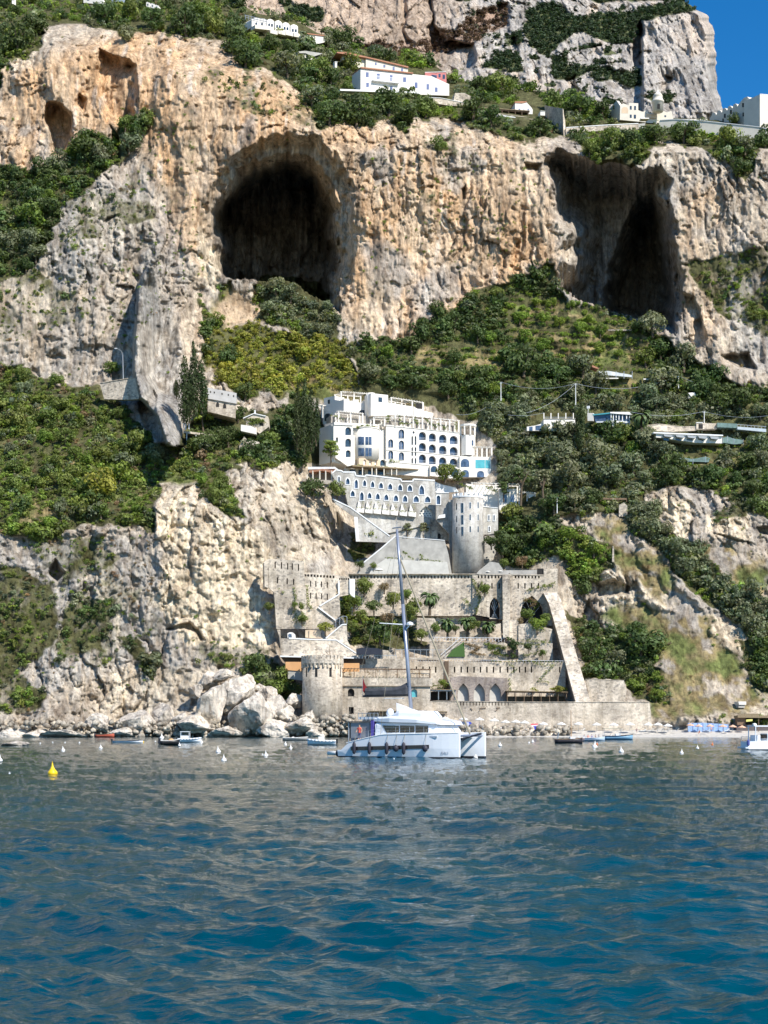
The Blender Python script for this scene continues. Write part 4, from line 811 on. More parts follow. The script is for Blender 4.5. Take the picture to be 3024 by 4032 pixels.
# left wing, facing the same way, and its shaded return
LF = Fr(K1(300, 0)[0][0], 494, K1(700, 0)[0][0], 505)
lw = [hx1(387, 368, 432, 24), hx1(387, 459, 525, 24), hx1(387, 551, 607, 20), hx1(298, 448, 490, 9)]
slab(LF, K1(270, 340, 420, 348, 440, 600, 440, 720, 270, 600), .8, 0, lw).build('wall', WHITE, H); slab(LF, K1(272, 342, 700, 352, 700, 740, 272, 640), 8, -1.3).build('back_wall', WHITE, H)
windows(H, LF, lw, GLASS, .6)
RT = Fr(K1(196, 0)[0][0], 503, K1(272, 0)[0][0], 494.3); rw = [hx1(245, 452, 500, 14, 'round')]
slab(RT, K1(196, 345, 271, 330, 271, 640, 215, 585), .5, 0, rw).build('return_wall', WHITE, H); windows(H, RT, rw, BLUEG, .4); rr_ = [K1(225, 375, 262, 360, 262, 425, 228, 420)]; windows(H, RT, rr_, GLASS, -.05)
# the round bay
m = MB(); a = K1(420, 392, 610, 640); cb = cylx(m, a[0][0], a[1][0]+12, a[0][1], a[1][1], 501.8, 0, 40); m.build('bay', WHITE, H, True)
m = MB(); a2 = K1(417, 388, 612, 405); cylx(m, a2[0][0], a2[1][0]+13, a2[0][1]-1, a2[0][1]+3, 501.8, 0, 40); m.build('parapet', WHITE, H, True)
for (ya, yb_) in ((444, 508), (534, 600)):
    for xx, ww in ((478, 26), (502, 22), (536, 23), (562, 23)):
        m = MB(); p = K1(xx, ya, xx, yb_); radial(m, *cb, p[0][0], p[0][1], p[1][1], ww/2.0232, .06); m.build('window', BLUEG, H)
slab(LF, K1(600, 392, 760, 400, 760, 700, 600, 690), 4, .9).build('wall', WHITE, H)
windows(H, LF, [hx1(725, 464, 530, 20), hx1(725, 554, 622, 20)], BLUEG, -.07, WHITE, .9, .1, 1)
# lower storey with the peach bay, glazed loggia
slab(LF, K1(440, 622, 610, 634, 610, 690, 440, 680), 1, 2.4, [hx1(x, 634, 676, 10) for x in (487, 532, 575)]).build('lower_bay', PEACH, H); windows(H, LF, [hx1(x, 634, 676, 10) for x in (487, 532, 575)], WHITE, .5, None, 2.4)
slab(LF, K1(590, 628, 880, 655, 880, 720, 590, 700), 1, 2.2, [hx1(636, 634, 684, 24), hx1(730, 650, 700, 60, 'rect'), hx1(815, 655, 700, 26)]).build('loggia', WHITE, H); windows(H, LF, [hx1(636, 634, 684, 24), hx1(730, 650, 700, 60, 'rect'), hx1(815, 655, 700, 26)], GLASS, .8, None, 2.2)
foliage_part(H, 'climber', LF, along(K1(680, 650, 790, 652), 5)+along(K1(430, 690, 700, 705, 870, 715), 7)+along(K1(900, 668, 1010, 668), 7), .8, 'g', 3.2)
foliage_part(H, 'potted_plants', LF, along(K1(440, 372, 600, 372), 6)+along(K1(500, 360, 560, 360), 6), .75, 'g', .6)
# pergola storey, upper block, roof pergolas
slab(LF, K1(270, 330, 700, 352, 870, 364, 870, 372, 270, 350), .5, .4).build('cornice', WHITE, H)
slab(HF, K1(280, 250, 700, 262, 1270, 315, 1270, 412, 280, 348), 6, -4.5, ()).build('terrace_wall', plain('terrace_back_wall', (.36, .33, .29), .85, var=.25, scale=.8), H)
for x0, x1, y0, y1, yb0, yb1, k in ((310, 500, 242, 262, 332, 350, 3), (590, 760, 290, 300, 356, 366, 3), (760, 1265, 268, 318, 364, 408, 8), (612, 745, 352, 362, 395, 430, 3)):
    a = K1(x0, y0, x1, y1); c = K1(x0, yb0, x1, yb1); pergola(H, HF if x0 != 612 else LF, a[0], a[1], c[0][1], c[1][1], .3 if x0 != 612 else 1.2, 3.6, k, WHITE, 5.5, 14)
foliage_part(H, 'climber', HF, along(K1(700, 270, 700, 330), 5)+along(K1(790, 290, 810, 350), 7)+along(K1(920, 300, 940, 360), 6)+along(K1(1000, 310, 1090, 370), 7)+along(K1(1100, 345, 1180, 385), 9)+along(K1(1240, 340, 1250, 400), 6)+along(K1(800, 340, 900, 345), 9)+along(K1(250, 270, 380, 320), 14), .85, 'g', .2)
UF = Fr(K1(300, 0)[0][0], 503, K1(1060, 0)[0][0], 519)
slab(UF, K1(352, 142, 395, 142, 395, 166, 425, 166, 425, 148, 470, 148, 470, 172, 505, 172, 505, 158, 545, 158, 545, 262, 352, 245), 8, 0).build('upper_block', WHITE, H)
windows(H, UF, [hx1(400, 218, 246, 12), hx1(500, 233, 262, 26)], GLASS, -.06)
slab(UF, K1(690, 168, 908, 206, 908, 285, 690, 270), 7, 0).build('upper_block', WHITE, H); slab(UF, K1(905, 205, 940, 225, 975, 225, 975, 175, 986, 175, 986, 240, 1062, 257, 1062, 300, 905, 285), 6, .3).build('upper_block', WHITE, H)
windows(H, UF, [K1(922, 178, 968, 184, 968, 222, 922, 214)], DARK, -.4)
m = MB(); a = K1(535, 99, 600, 275); c0_ = cylx(m, a[0][0], a[1][0], a[0][1], a[1][1], 505, 0, 36); m.build('stair_tower', WHITE, H, True); slab(Fr(K1(567, 0)[0][0], 502.3, K1(703, 0)[0][0], 505), K1(567, 97, 704, 112, 704, 280, 567, 275), 5, 0).build('stair_tower', WHITE, H)
windows(H, Fr(K1(567, 0)[0][0], 502.3, K1(703, 0)[0][0], 505), [K1(628, 130, 655, 134, 655, 168, 628, 164)], GLASS, -.07)
for x0, x1, y0, y1, yb0, yb1, k in ((335, 540, 84, 100, 145, 168, 3), (735, 985, 130, 172, 178, 222, 4)):
    a = K1(x0, y0, x1, y1); c = K1(x0, yb0, x1, yb1); pergola(H, UF, a[0], a[1], c[0][1], c[1][1], -.4, 5, k, WHITE, 4.5, 12)
foliage_part(H, 'climber', UF, along(K1(380, 92, 480, 100), 9)+along(K1(800, 165, 900, 190), 8)+along(K1(500, 110, 525, 150), 7), .7, 'x', -.5, 40)
SF = Fr(K1(190, 0)[0][0], 512, K1(352, 0)[0][0], 503)
slab(SF, K1(192, 138, 280, 118, 280, 150, 330, 158, 352, 150, 352, 245, 192, 235), 4, 0).build('upper_block', WHITE, H); windows(H, SF, [K1(226, 152, 240, 150, 240, 180, 226, 182)], GLASS, -.06)
a = K1(130, 215, 215, 200); c = K1(130, 290, 215, 300); pergola(H, SF, a[0], a[1], c[0][1], c[1][1], 2, 5, 3, WHITE, 5, 8)
slab(SF, K1(190, 232, 300, 238, 300, 345, 190, 345), 3, .2, ()).build('upper_block', WHITE, H); windows(H, SF, [hx1(230, 260, 320, 26)], GLASS, -.07, None, .2)
# right end: gazebo, bay and turquoise glazing
GF = Fr(K1(1275, 0)[0][0], 508.5, K1(1530, 0)[0][0], 510)
m = MB(); a = K1(1278, 440, 1400, 600); c4 = cylx(m, a[0][0], a[1][0], a[0][1], a[1][1], 511, 0, 10); m.build('octagonal_bay', WHITE, H)
m = MB(); p = K1(1378, 472, 1378, 512); radial(m, *c4, p[0][0], p[0][1], p[1][1], 7, .08); m.build('window', BLUEG, H)
m = MB(); a = K1(1270, 352, 1408, 368); c5 = cylx(m, a[0][0], a[1][0], a[0][1], a[1][1], 511, 0, 12)
for t in range(8):
    an = t*math.pi/4+.3; X, Y = c5[0]+c5[2]*.88*math.cos(an), c5[1]+c5[2]*.88*math.sin(an); z0, z1 = PZ(K1(0, 440)[0][1], 511), PZ(K1(0, 366)[0][1], 511); m.box(X-.25, Y-.25, z0, X+.25, Y+.25, z1)
m.build('gazebo', WHITE, H)
slab(GF, K1(1275, 598, 1526, 606, 1526, 766, 1275, 766), 7, 0).build('wall', WHITE, H); windows(H, GF, [hx1(1317, 622, 684, 32), hx1(1320, 710, 765, 27), hx1(1441, 718, 766, 27)], BLUEG, -.06)
windows(H, GF, [K1(x, 630, x+22, 630, x+22, 694, x, 694) for x in (1402, 1427, 1452)]+[K1(1480, 630, 1516, 634, 1516, 696, 1480, 694)], TEAL, -.06)
a = K1(1375, 524, 1530, 530); c = K1(1375, 600, 1530, 606); pergola(H, GF, a[0], a[1], c[0][1], c[1][1], 0, 5, 5, WHITE, 6, 12)
slab(HF, K1(1030, 680, 1275, 700, 1275, 790, 1030, 760), 2, 1.2).build('lower_storey', WHITE, H); windows(H, HF, [hx1(1060, 684, 730, 24), hx1(1225, 700, 765, 28), hx1(1140, 694, 750, 28)], GLASS, -.06, None, 1.2)
q = K1(880, 715, 1010, 700); m = MB(); wall(m, LF, K1(870, 712, 930, 700, 1005, 708, 1018, 726, 870, 728), (), 2.5, 5); m.build('dark_red_awning', plain('dark_red_canvas', (.16, .035, .05), .8), H)
m = MB()
for x in (430, 505, 540, 600, 660, 700, 905, 1010): a = K1(x, 706, x, 770); bar(m, LF, a[0][0], a[0][1], a[1][0], a[1][1], 3.2, 5.5, .25)
m.build('pillars', CREAM, H); slab(LF, K1(345, 690, 560, 700, 870, 722, 870, 728, 345, 700), 4, 5.8).build('reed_roof', REED, H)
slab(LF, K1(345, 700, 860, 728, 1070, 735, 1070, 800, 345, 760), .8, 1.5).build('terrace_wall', CREAM, H)
windows(H, LF, [K1(x, 712, x+44, 714, x+44, 752, x, 748) for x in (380, 450, 525, 600, 670, 745, 950)], GLASS, -.07, None, 1.5)

# ------------------------------------------------------------------ left terrace shelter beside the castle
CF0 = Fr(K1(60, 0)[0][0], 489, K1(290, 0)[0][0], 487)
o = simple('terrace_shelter', 'low stone shelter with pillars and curved roof left of the pointed windows', 'shelter', CF0, K1(75, 715, 180, 700, 275, 712, 275, 735, 180, 715, 75, 730), TERR, 4, part='roof')
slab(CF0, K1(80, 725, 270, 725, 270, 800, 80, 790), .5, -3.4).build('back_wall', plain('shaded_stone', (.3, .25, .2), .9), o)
m = MB()
for x in (60, 105, 160, 207, 255): a = K1(x, 715 if x > 80 else 745, x, 795); bar(m, CF0, a[0][0], a[0][1], a[1][0], a[1][1], 4, .1, .4)
m.build('pillars', CREAM, o); slab(CF0, K1(20, 780, 275, 795, 275, 830, 20, 800), 1, .6).build('terrace_wall', LIME, o); slab(CF0, K1(60, 680, 275, 680, 275, 696, 60, 700), 4, -1).build('white_parapet', WHITEP, o)

# ------------------------------------------------------------------ grey castle wall with pointed windows
CF = Fr(K1(280, 0)[0][0], 486, K1(1090, 0)[0][0], 490)
cw = K1(258, 745, 290, 715, 332, 722, 345, 732, 440, 732, 446, 762, 518, 768, 530, 756, 640, 768, 805, 788, 812, 806, 900, 806, 906, 788, 1076, 796, 1082, 880, 1090, 1100, 1050, 1140, 700, 1214, 560, 1120, 385, 990, 360, 880, 300, 830)
ch = [hx1(x, a, b, w/2, 'point') for x, a, b, w in ((313, 758, 805, 16), (383, 772, 824, 30), (451, 784, 855, 26), (517, 788, 838, 26), (581, 798, 848, 28), (648, 808, 856, 32), (721, 816, 866, 34), (800, 822, 874, 34), (878, 828, 878, 38), (972, 830, 905, 40),
     (422, 872, 920, 34), (495, 882, 952, 30), (557, 888, 936, 30), (622, 894, 944, 32), (690, 902, 950, 34), (767, 908, 958, 36), (840, 910, 964, 36), (928, 915, 966, 44), (1019, 918, 968, 44))]
cs = building('grey_castle_wall', 'tall grey stone wall with two rows of white edged pointed windows', 'castle', cw[20][0], cw[20][1], 487)
big = [hole(K1(1005, 0)[0][0], K1(0, 996)[0][1], K1(0, 1128)[0][1], 27, 'point')]
slab(CF, cw, 1.2, 0, ch+big).build('wall', GREYW, cs)
windows(cs, CF, ch, BLUEG, .45, WHITEP, 0, 2.4)
g = pane(CF, big[0], -1.0, WHITE, cs, 'lattice_screen'); m = MB()
for j in range(6):
    for k in range(4):
        x, y = K1(965+k*24+(j % 2)*10, 1016+j*18)[0]
        if inside(big[0], np.array([x-3, x+5]), np.array([y-1, y+1])).all(): bar(m, CF, x-2.5, y-1, x+3.5, y+2, 2.6, -.85, .06)
m.build('opening', GLASS, g)
top = K1(258, 735, 290, 708, 335, 716, 347, 726, 440, 726, 447, 755, 520, 761, 530, 749, 640, 762, 806, 782, 812, 800, 900, 800, 906, 782, 1076, 792); coping(cs, CF, top, 5)
for k, x in enumerate((470, 537, 604, 672, 738, 812, 882)):
    y = 950+k*5.6; t = MB(); wall(t, CF, K1(x-14, y+62, x-2, y+2, x+24, y+62), (), .5, .9); pl = t.build('planter_fin', WHITE, cs)
    t = MB(); wall(t, CF, K1(x-20, y+62, x+42, y+66, x+40, y+104, x-18, y+96), (), 1.2, 1.2); b_ = t.build('planter', WHITE, cs)
    foliage_part(cs, 'planter_flowers', CF, along(K1(x-14, y+60, x+38, y+62), 5), .42, 'g', 1.3, 40); foliage_part(cs, 'trailing_plant', CF, along(K1(x+26, y+10, x+38, y+50), 7), .5, 'y', .5, 30)
# stair wall and triangular retaining wall below
o = building('stair_wall', 'grey retaining wall with white coped stair running down below the castle windows', 'wall', *K2(330, 300)[0], 485.5)
F2 = Fr(K2(180, 0)[0][0], 485.5, K2(960, 0)[0][0], 485)
slab(F2, K2(185, 112, 300, 168, 556, 352, 560, 392, 345, 385, 330, 230, 200, 140), .8, 0).build('wall', GREYW, o); coping(o, F2, K2(183, 108, 300, 163, 556, 350), 4.5); slab(F2, K2(322, 225, 345, 225, 355, 385, 335, 385), 1, .3).build('white_pier', WHITEP, o)
slab(CF, K2(560, 190, 850, 230, 860, 300, 860, 400, 560, 400), .8, -.6).build('inner_wall', GREYW, o)
o = building('triangular_retaining_wall', 'pale triangular retaining wall with white sloped edge behind the mast', 'wall', *K2(640, 600)[0], 483)
F3 = Fr(K2(340, 0)[0][0], 482.5, K2(960, 0)[0][0], 482)
slab(F3, K2(592, 352, 640, 366, 915, 382, 940, 470, 962, 606, 335, 600, 365, 545), .8, 0).build('wall', CONCR, o); coping(o, F3, K2(592, 350, 500, 430, 360, 543), 5); coping(o, F3, K2(592, 352, 915, 378), 2.5)
slab(F3, K2(530, 500, 640, 508, 930, 522, 945, 604, 420, 604, 440, 560), 1.0, 1.4).build('lower_wall', plain('pale_concrete', (.6, .58, .52), .85, var=.12, scale=.5), o)
foliage_part(o, 'trailing_plants', F3, along(K2(525, 495, 620, 500), 8)+along(K2(760, 505, 905, 518), 5), .5, 'g', 1.2); foliage_part(o, 'agave', F3, K2(660, 470, 680, 490, 700, 500, 645, 460, 755, 480, 760, 500), .9, 'g', 1.4)
o = simple('stone_gate_wall', 'rough stone wall with small arched doorway beside the round tower', 'wall', CF, K2(822, 240, 905, 245, 945, 330, 950, 380, 822, 370), RUBBLE, 1.5, [hole(*K2(878, 0)[0][:1], K2(0, 332)[0][1], K2(0, 368)[0][1], 6.5, 'round')], glass=DARK)

# ------------------------------------------------------------------ the big round castle tower
T = building('castle_tower', 'tall round grey stone tower with narrow white framed windows', 'tower', *K2(1060, 605)[0], 482)
m = MB(); a = K2(965, 100, 1165, 608); tc = cylx(m, a[0][0], a[1][0], a[0][1], a[1][1], 484, .05, 44); m.build('shaft', GREYW, T, True)
m = MB(); cx_, D_c, r_c = tc
z1 = PZ(a[0][1], 484)
for k in range(18):
    an = 2*math.pi*k/18; m.lathe((0, 0, 0), [(0, 0), (0, 0)], 3) if False else None
    v = []; aw = .1
    for rr2 in (r_c+.02, r_c-.55):
        for da, zz in ((-aw, 0), (aw, 0), (aw, 1.0), (-aw, 1.0)): v.append((cx_+rr2*math.cos(an+da), D_c+rr2*math.sin(an+da), z1+zz))
    m.add(v, [(0, 1, 2, 3), (7, 6, 5, 4), (0, 4, 5, 1), (1, 5, 6, 2), (2, 6, 7, 3), (3, 7, 4, 0)])
m.build('crenellation', WHITEP, T); m = MB(); m.lathe((cx_, D_c, z1-.4), [(r_c+.12, 0), (r_c+.12, .45), (r_c-.5, .45)], 44); m.build('coping', WHITEP, T)
for x, ys, ww, hh in ((995, (136, 218, 290), 9, 42), (1030, (134, 212, 289), 15, 62), (1080, (130, 208, 286), 9, 38), (1132, (129, 208, 286), 9, 38)):
    for y in ys:
        p = K2(x, y, x, y+hh); m = MB(); radial(m, *tc, p[0][0], p[0][1]-1.5, p[1][1]+1.5, (ww+5)/1.659, .07, .1); f_ = m.build('window_frame', WHITEP, T); m = MB(); radial(m, *tc, p[0][0], p[0][1], p[1][1], ww/1.659, .12, .1); m.build('pane', GLASS, f_)
WF = Fr(K2(940, 0)[0][0], 484.5, K2(1265, 0)[0][0], 485.5)
wg = [hole(K2(x, 0)[0][0], K2(0, y)[0][1], K2(0, y+36)[0][1], 3, 'rect') for x in (1202, 1236) for y in (214,)]+[hole(K2(1204, 0)[0][0], K2(0, 288)[0][1], K2(0, 320)[0][1], 3, 'rect')]
slab(WF, K2(1150, 160, 1262, 168, 1262, 330, 1200, 340, 1150, 340), .8, .2, wg).build('side_wing', GREYW, T); windows(T, WF, wg, GLASS, .4, WHITEP, .2, 2.4); coping(T, WF, K2(1160, 158, 1262, 166), 2.5, .4)
slab(WF, K2(860, 65, 945, 65, 945, 108, 1000, 108, 1000, 600, 962, 600, 945, 330, 860, 238), 1.5, -1.5, [hole(K2(876, 0)[0][0], K2(0, 80)[0][1], K2(0, 138)[0][1], 7.5, 'round')]).build('link_wall', GREYW, T)
windows(T, WF, [hole(K2(876, 0)[0][0], K2(0, 80)[0][1], K2(0, 138)[0][1], 7.5, 'round')], BLUEG, .4, WHITEP, -1.5, 3); m = MB(); wall(m, WF, K2(880, 212, 918, 205, 918, 228, 866, 234), (), .9, -.3); m.build('planter', WHITEP, T)
slab(WF, K2(1000, 70, 1100, 72, 1165, 90, 1165, 130, 1000, 130), 3, -5, [hole(K2(1004, 0)[0][0], K2(0, 70)[0][1], K2(0, 112)[0][1], 9, 'round')]).build('rear_block', GREYW, T); windows(T, WF, [hole(K2(1004, 0)[0][0], K2(0, 72)[0][1], K2(0, 112)[0][1], 9, 'round')], BLUEG, -.05, WHITEP, -5, 3)
slab(WF, K2(1150, 340, 1262, 330, 1262, 560, 1150, 600), 1, -5.5).build('lower_wall', GREYW, T); coping(T, WF, K2(862, 62, 945, 62), 3, -1.3)
# white terrace houses right of the tower
TF = Fr(K2(850, 0)[0][0], 492, K2(1520, 0)[0][0], 495)
o = building('white_terrace_house', 'white terrace house with pergola half hidden by pines right of the tower', 'house', *K2(1320, 190)[0], 493)
slab(TF, K2(852, -10, 900, 10, 990, 30, 1010, 60, 852, 60), 1, -1).build('white_parapet', WHITEP, o); slab(TF, K2(1060, 0, 1190, 20, 1390, 40, 1390, 175, 1060, 140), 5, -2, ()).build('wall', WHITE, o)
slab(TF, K2(1270, 40, 1385, 42, 1385, 180, 1270, 178), 4, 0).build('wall', WHITE, o); windows(o, TF, [K2(1295, 80, 1318, 80, 1318, 130, 1295, 130), K2(1345, 84, 1368, 84, 1368, 132, 1345, 132)], BLUEG, -.06)
slab(TF, K2(1462, 70, 1505, 74, 1508, 218, 1475, 218), 3, -.5).build('pier', WHITEP, o)
a = K2(1090, 5, 1400, 15); c = K2(1090, 60, 1400, 80); pergola(o, TF, a[0], a[1], c[0][1], c[1][1], 1, 4, 5, WHITE, 4.5, 12); a = K2(1400, 60, 1505, 70); c = K2(1400, 180, 1505, 200); pergola(o, TF, a[0], a[1], c[0][1], c[1][1], 0, 3, 3, WHITE, 3.5, 8)
slab(TF, K2(1270, 180, 1500, 215, 1590, 250, 1590, 262, 1270, 200), 1, 1).build('garden_wall', RUBBLE, o); foliage_part(o, 'climber', TF, along(K2(1000, 10, 1100, 50), 6)+along(K2(1180, 30, 1260, 60), 8), .9, 'g', 1.2)

# ------------------------------------------------------------------ left ruined walls with arrow slots
RF = Fr(K3(130, 0)[0][0], 448.5, K3(900, 0)[0][0], 452.5)
def s3(x, y0, y1, w=11): return hole(K3(x, 0)[0][0], K3(0, y0)[0][1], K3(0, y1)[0][1], w/2.37/2, 'rect')
o = building('slotted_ruin_wall', 'high ruined stone wall with arrow slots against the cliff left of the stairs', 'castle', *K3(330, 760)[0], 449)
h1 = [s3(x, y, y+62) for x, y in ((198, 146), (257, 150), (315, 158), (358, 160), (416, 168))]+[s3(x, y, y+56) for x, y in ((219, 292), (310, 300), (370, 306))]
slab(RF, K3(133, 118, 468, 140, 472, 262, 482, 380, 485, 480, 480, 770, 205, 775, 182, 430, 140, 390), 1.2, 0, h1).build('wall', RUBBLE, o); windows(o, RF, h1, DARK, .9, name='slot')
slab(RF, K3(133, 118, 135, 390, 100, 380, 95, 150), 6, .1).build('buttress', RUBBLE, o); slab(RF, K3(185, 425, 480, 380, 486, 560, 480, 775, 207, 775), .8, 1.0).build('lower_wall', RUBBLE, o)
foliage_part(o, 'ivy', RF, along(K3(370, 400, 375, 540, 385, 740), 9)+along(K3(440, 620, 470, 760), 8)+along(K3(230, 400, 300, 470), 15), .8, 'g', 1.3, 50)
o = building('crenellated_ruin_wall', 'lower stone wall with small arched crenels and two rows of slots beside the white stairs', 'castle', *K3(640, 560)[0], 451)
h2 = [s3(x, y, y+56) for x, y in ((531, 322), (580, 324), (633, 328), (686, 332))]+[s3(x, y, y+56) for x, y in ((531, 434), (582, 438), (634, 440), (687, 444))]
cr = [hole(K3(480+k*29.5, 0)[0][0], K3(0, 258+k*1.7)[0][1], K3(0, 282+k*1.7)[0][1], 3.6, 'round') for k in range(10)]
slab(RF, K3(468, 245, 755, 262, 760, 300, 768, 462, 602, 560, 480, 570, 484, 380), 1.1, -.6, h2+cr).build('wall', RUBBLE, o); windows(o, RF, h2+cr, DARK, .9, None, -.6, name='slot')
cr2 = [hole(K3(805+k*20, 0)[0][0], K3(0, 294)[0][1], K3(0, 314)[0][1], 2.6, 'round') for k in range(5)]
slab(RF, K3(752, 268, 895, 285, 897, 320, 900, 450, 802, 470, 752, 320), 1.0, -.9, cr2).build('wall', RUBBLE, o); windows(o, RF, cr2, DARK, .8, None, -.9, name='slot'); slab(RF, K3(893, 305, 943, 308, 943, 480, 915, 465, 895, 440), .8, -.3).build('white_pier', WHITEP, o)
foliage_part(o, 'ivy', RF, along(K3(490, 380, 500, 560, 560, 590), 9), .8, 'g', .4, 50)
o = building('zigzag_stair_wall', 'zigzag stone stair wall with thick white copings below the crenellated ruin', 'stairs', *K3(700, 690)[0], 449.5)
slab(RF, K3(604, 560, 795, 452, 806, 640, 760, 700, 600, 590), .8, .2).build('wall', RUBBLE, o); slab(RF, K3(480, 560, 610, 560, 760, 695, 700, 780, 478, 775), .8, -.1).build('lower_wall', RUBBLE, o)
coping(o, RF, K3(790, 330, 792, 452, 612, 560), 5, .4); coping(o, RF, K3(596, 572, 760, 695), 4.5, .5); m = MB(); bar(m, RF, *K3(740, 700)[0], *K3(828, 655)[0], 1.6, 1, .1); bar(m, RF, *K3(828, 655)[0], *K3(864, 660)[0], 1.6, 1, .1)
for x, y in ((760, 690), (795, 672), (828, 655), (864, 660)): bar(m, RF, *K3(x, y)[0], *K3(x, y+70)[0], 1.4, 1, .1)
m.build('railing', METAL, o)
PF = Fr(K3(245, 0)[0][0], 443, K3(960, 0)[0][0], 443.5)
o = building('platform_wall', 'broad stone platform wall with white top edge above the orange awnings', 'wall', *K3(560, 1030)[0], 443)
slab(PF, K3(250, 862, 770, 872, 955, 1000, 960, 1045, 252, 1030), 3, 0).build('wall', RUBBLE, o); coping(o, PF, K3(325, 860, 520, 870, 770, 876, 955, 1000), 4.5); slab(PF, K3(215, 780, 245, 780, 252, 1030, 238, 850), 2, .2).build('pier', RUBBLE, o)
slab(PF, K3(672, 862, 820, 733, 866, 730, 872, 880, 905, 945, 780, 880), .8, -.6).build('stair_wall', RUBBLE, o); coping(o, PF, K3(670, 860, 820, 733, 866, 729), 4.5, -.4)
o = simple('orange_hut', 'small peach coloured hut on the stone platform', 'hut', PF, K3(515, 780, 620, 785, 622, 860, 515, 856), PEACH, 3, n0=-1); slab(PF, K3(478, 782, 515, 780, 515, 856, 478, 850), 3, -1.4).build('side_wall', PEACH, o)
o = simple('white_water_tank', 'rounded white tank at the left end of the stone platform', 'tank', PF, K3(312, 812, 335, 802, 362, 806, 384, 825, 386, 856, 312, 854), WHITE, 1.8, n0=-.5, part='tank_body'); m = MB(); wall(m, PF, K3(318, 826, 330, 818, 350, 820, 355, 852, 322, 852), (), .05, -.44); m.build('blue_panel', BLUEG, o)

# ------------------------------------------------------------------ long terrace wall with arches
AF = Fr(K4(-480, 0)[0][0], 472, K4(1235, 0)[0][0], 472)
o = building('terrace_wall', 'long crenellated stone terrace wall with two tall pointed arches at its right end', 'castle', *K4(560, 560)[0], 472)
x0, y0 = K3(890, 0)[0][0], 0; yl = 2260
ah = [hole(K4(720, 0)[0][0], K4(0, 415)[0][1], K4(0, 596)[0][1], 20, 'point'), hole(K4(1024, 0)[0][0], K4(0, 405)[0][1], K4(0, 650)[0][1], 45, 'point')]
as_ = [hole(K4(x, 0)[0][0], K4(0, 304)[0][1], K4(0, 350)[0][1], 2.6, 'rect') for x in (584, 642, 698, 757, 812, 912, 967, 1022, 1078)]
a1 = [(x, 2263-.0*x) for x in (0,)]
cren = []; xx = 1378
while xx < 2120: cren.append(hole(xx+4, 2266, 2278, 3.0, 'round')); xx += 13.2
slab(AF, [(1372, 2262), (1860, 2262), (1860, 2425), (1372, 2425)], 1.0, 0, [c for c in cren if c[0][0] < 1850]).build('wall', RUBBLE, o)
slab(AF, [(1860, 2262)]+K4(1120, 235, 1120, 188, 1234, 186, 1236, 400, 1180, 400, 1190, 650, 1130, 660, 928, 660, 920, 615, 765, 600, 545, 560)+[(1860, 2420)], 1.4, .6, ah+as_+[c for c in cren if c[0][0] > 1868]).build('arched_wall', RUBBLE, o)
windows(o, AF, ah, DARK, 3.0, None, .6, name='arch_opening'); windows(o, AF, as_, DARK, .9, None, .6, name='slot')
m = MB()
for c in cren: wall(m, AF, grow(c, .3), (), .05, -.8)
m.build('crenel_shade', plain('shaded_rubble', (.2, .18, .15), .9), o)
for h in ah:
    m = MB(); xs = [p[0] for p in h]; ys = [p[1] for p in h]
    for k in range(1, 7): t = k/7; bar(m, AF, min(xs)+(max(xs)-min(xs))*t, min(ys)+abs(t-.5)*(max(ys)-min(ys)), min(xs)+(max(xs)-min(xs))*(1-t), max(ys), .8, -.4, .06)
    m.build('grille', METAL, o)
slab(AF, K4(780, 240, 842, 240, 842, 745, 785, 745), 1.5, 2.6).build('pilaster', RUBBLE, o); slab(AF, K4(842, 240, 865, 240, 890, 600, 890, 610, 842, 610), .8, 1.2).build('pilaster', RUBBLE, o)
coping(o, AF, [(1372, 2261), (1860, 2261), *K4(780, 237, 1120, 240)], 2.4, .8, 1.2, RUBBLE, 'coping'); m = MB(); wall(m, AF, K4(1068, 184, 1120, 184, 1120, 240, 1066, 240), (), .2, .2); m.build('doorway', DARK, o)
foliage_part(o, 'ivy', AF, along(K4(545, 280, 600, 420, 560, 560), 6)+along(K4(600, 300, 660, 400), 6)+along(K4(960, 440, 1080, 470, 1040, 520), 6)+along(K4(980, 360, 1100, 330, 1180, 320, 1220, 290), 9)+along(K4(480, 440, 520, 500), 8), .8, 'g', 1.2, 50)
foliage_part(o, 'bougainvillea', AF, along(K4(960, 450, 1010, 430, 1060, 470, 1000, 500), 5), .7, 'x', 1.5, 60); o.children[-1].color = (2.2, .6, 1.8, 1)
slab(AF, K4(690, 118, 760, 130, 800, 190, 1120, 188, 1120, 240, 560, 240, 600, 190), .8, -3).build('upper_wall', CONCR, o); slab(AF, [(1372, 2425), (1860, 2425), (1860, 2520), (1372, 2500)], 1, -2).build('foot_wall', RUBBLE, o)
# lower garden walls under the arches
GF2 = Fr(K4(780, 0)[0][0], 462, K4(1235, 0)[0][0], 461)
o = building('garden_wall', 'stepped stone garden walls below the pointed arches', 'wall', *K4(1000, 930)[0], 460)
slab(GF2, K4(785, 610, 842, 606, 842, 750, 790, 750), 2, 2).build('pier', RUBBLE, o); slab(GF2, K4(842, 606, 915, 606, 915, 780, 842, 780), 1, .4).build('wall', RUBBLE, o); slab(GF2, K4(915, 640, 1000, 632, 1190, 680, 1190, 800, 915, 770), 1.2, .9).build('wall', RUBBLE, o)
slab(GF2, K4(912, 780, 1190, 800, 1190, 940, 912, 940), 1.5, 3.5).build('wall', RUBBLE, o); foliage_part(o, 'climber', GF2, along(K4(930, 800, 1080, 810, 1060, 880, 940, 900), 9)+along(K4(950, 770, 1180, 795), 12), .8, 'g', 3.8, 45); foliage_part(o, 'climber', GF2, along(K4(840, 760, 880, 800, 860, 920, 900, 900), 6), 1.0, 'd', 3.9, 70)
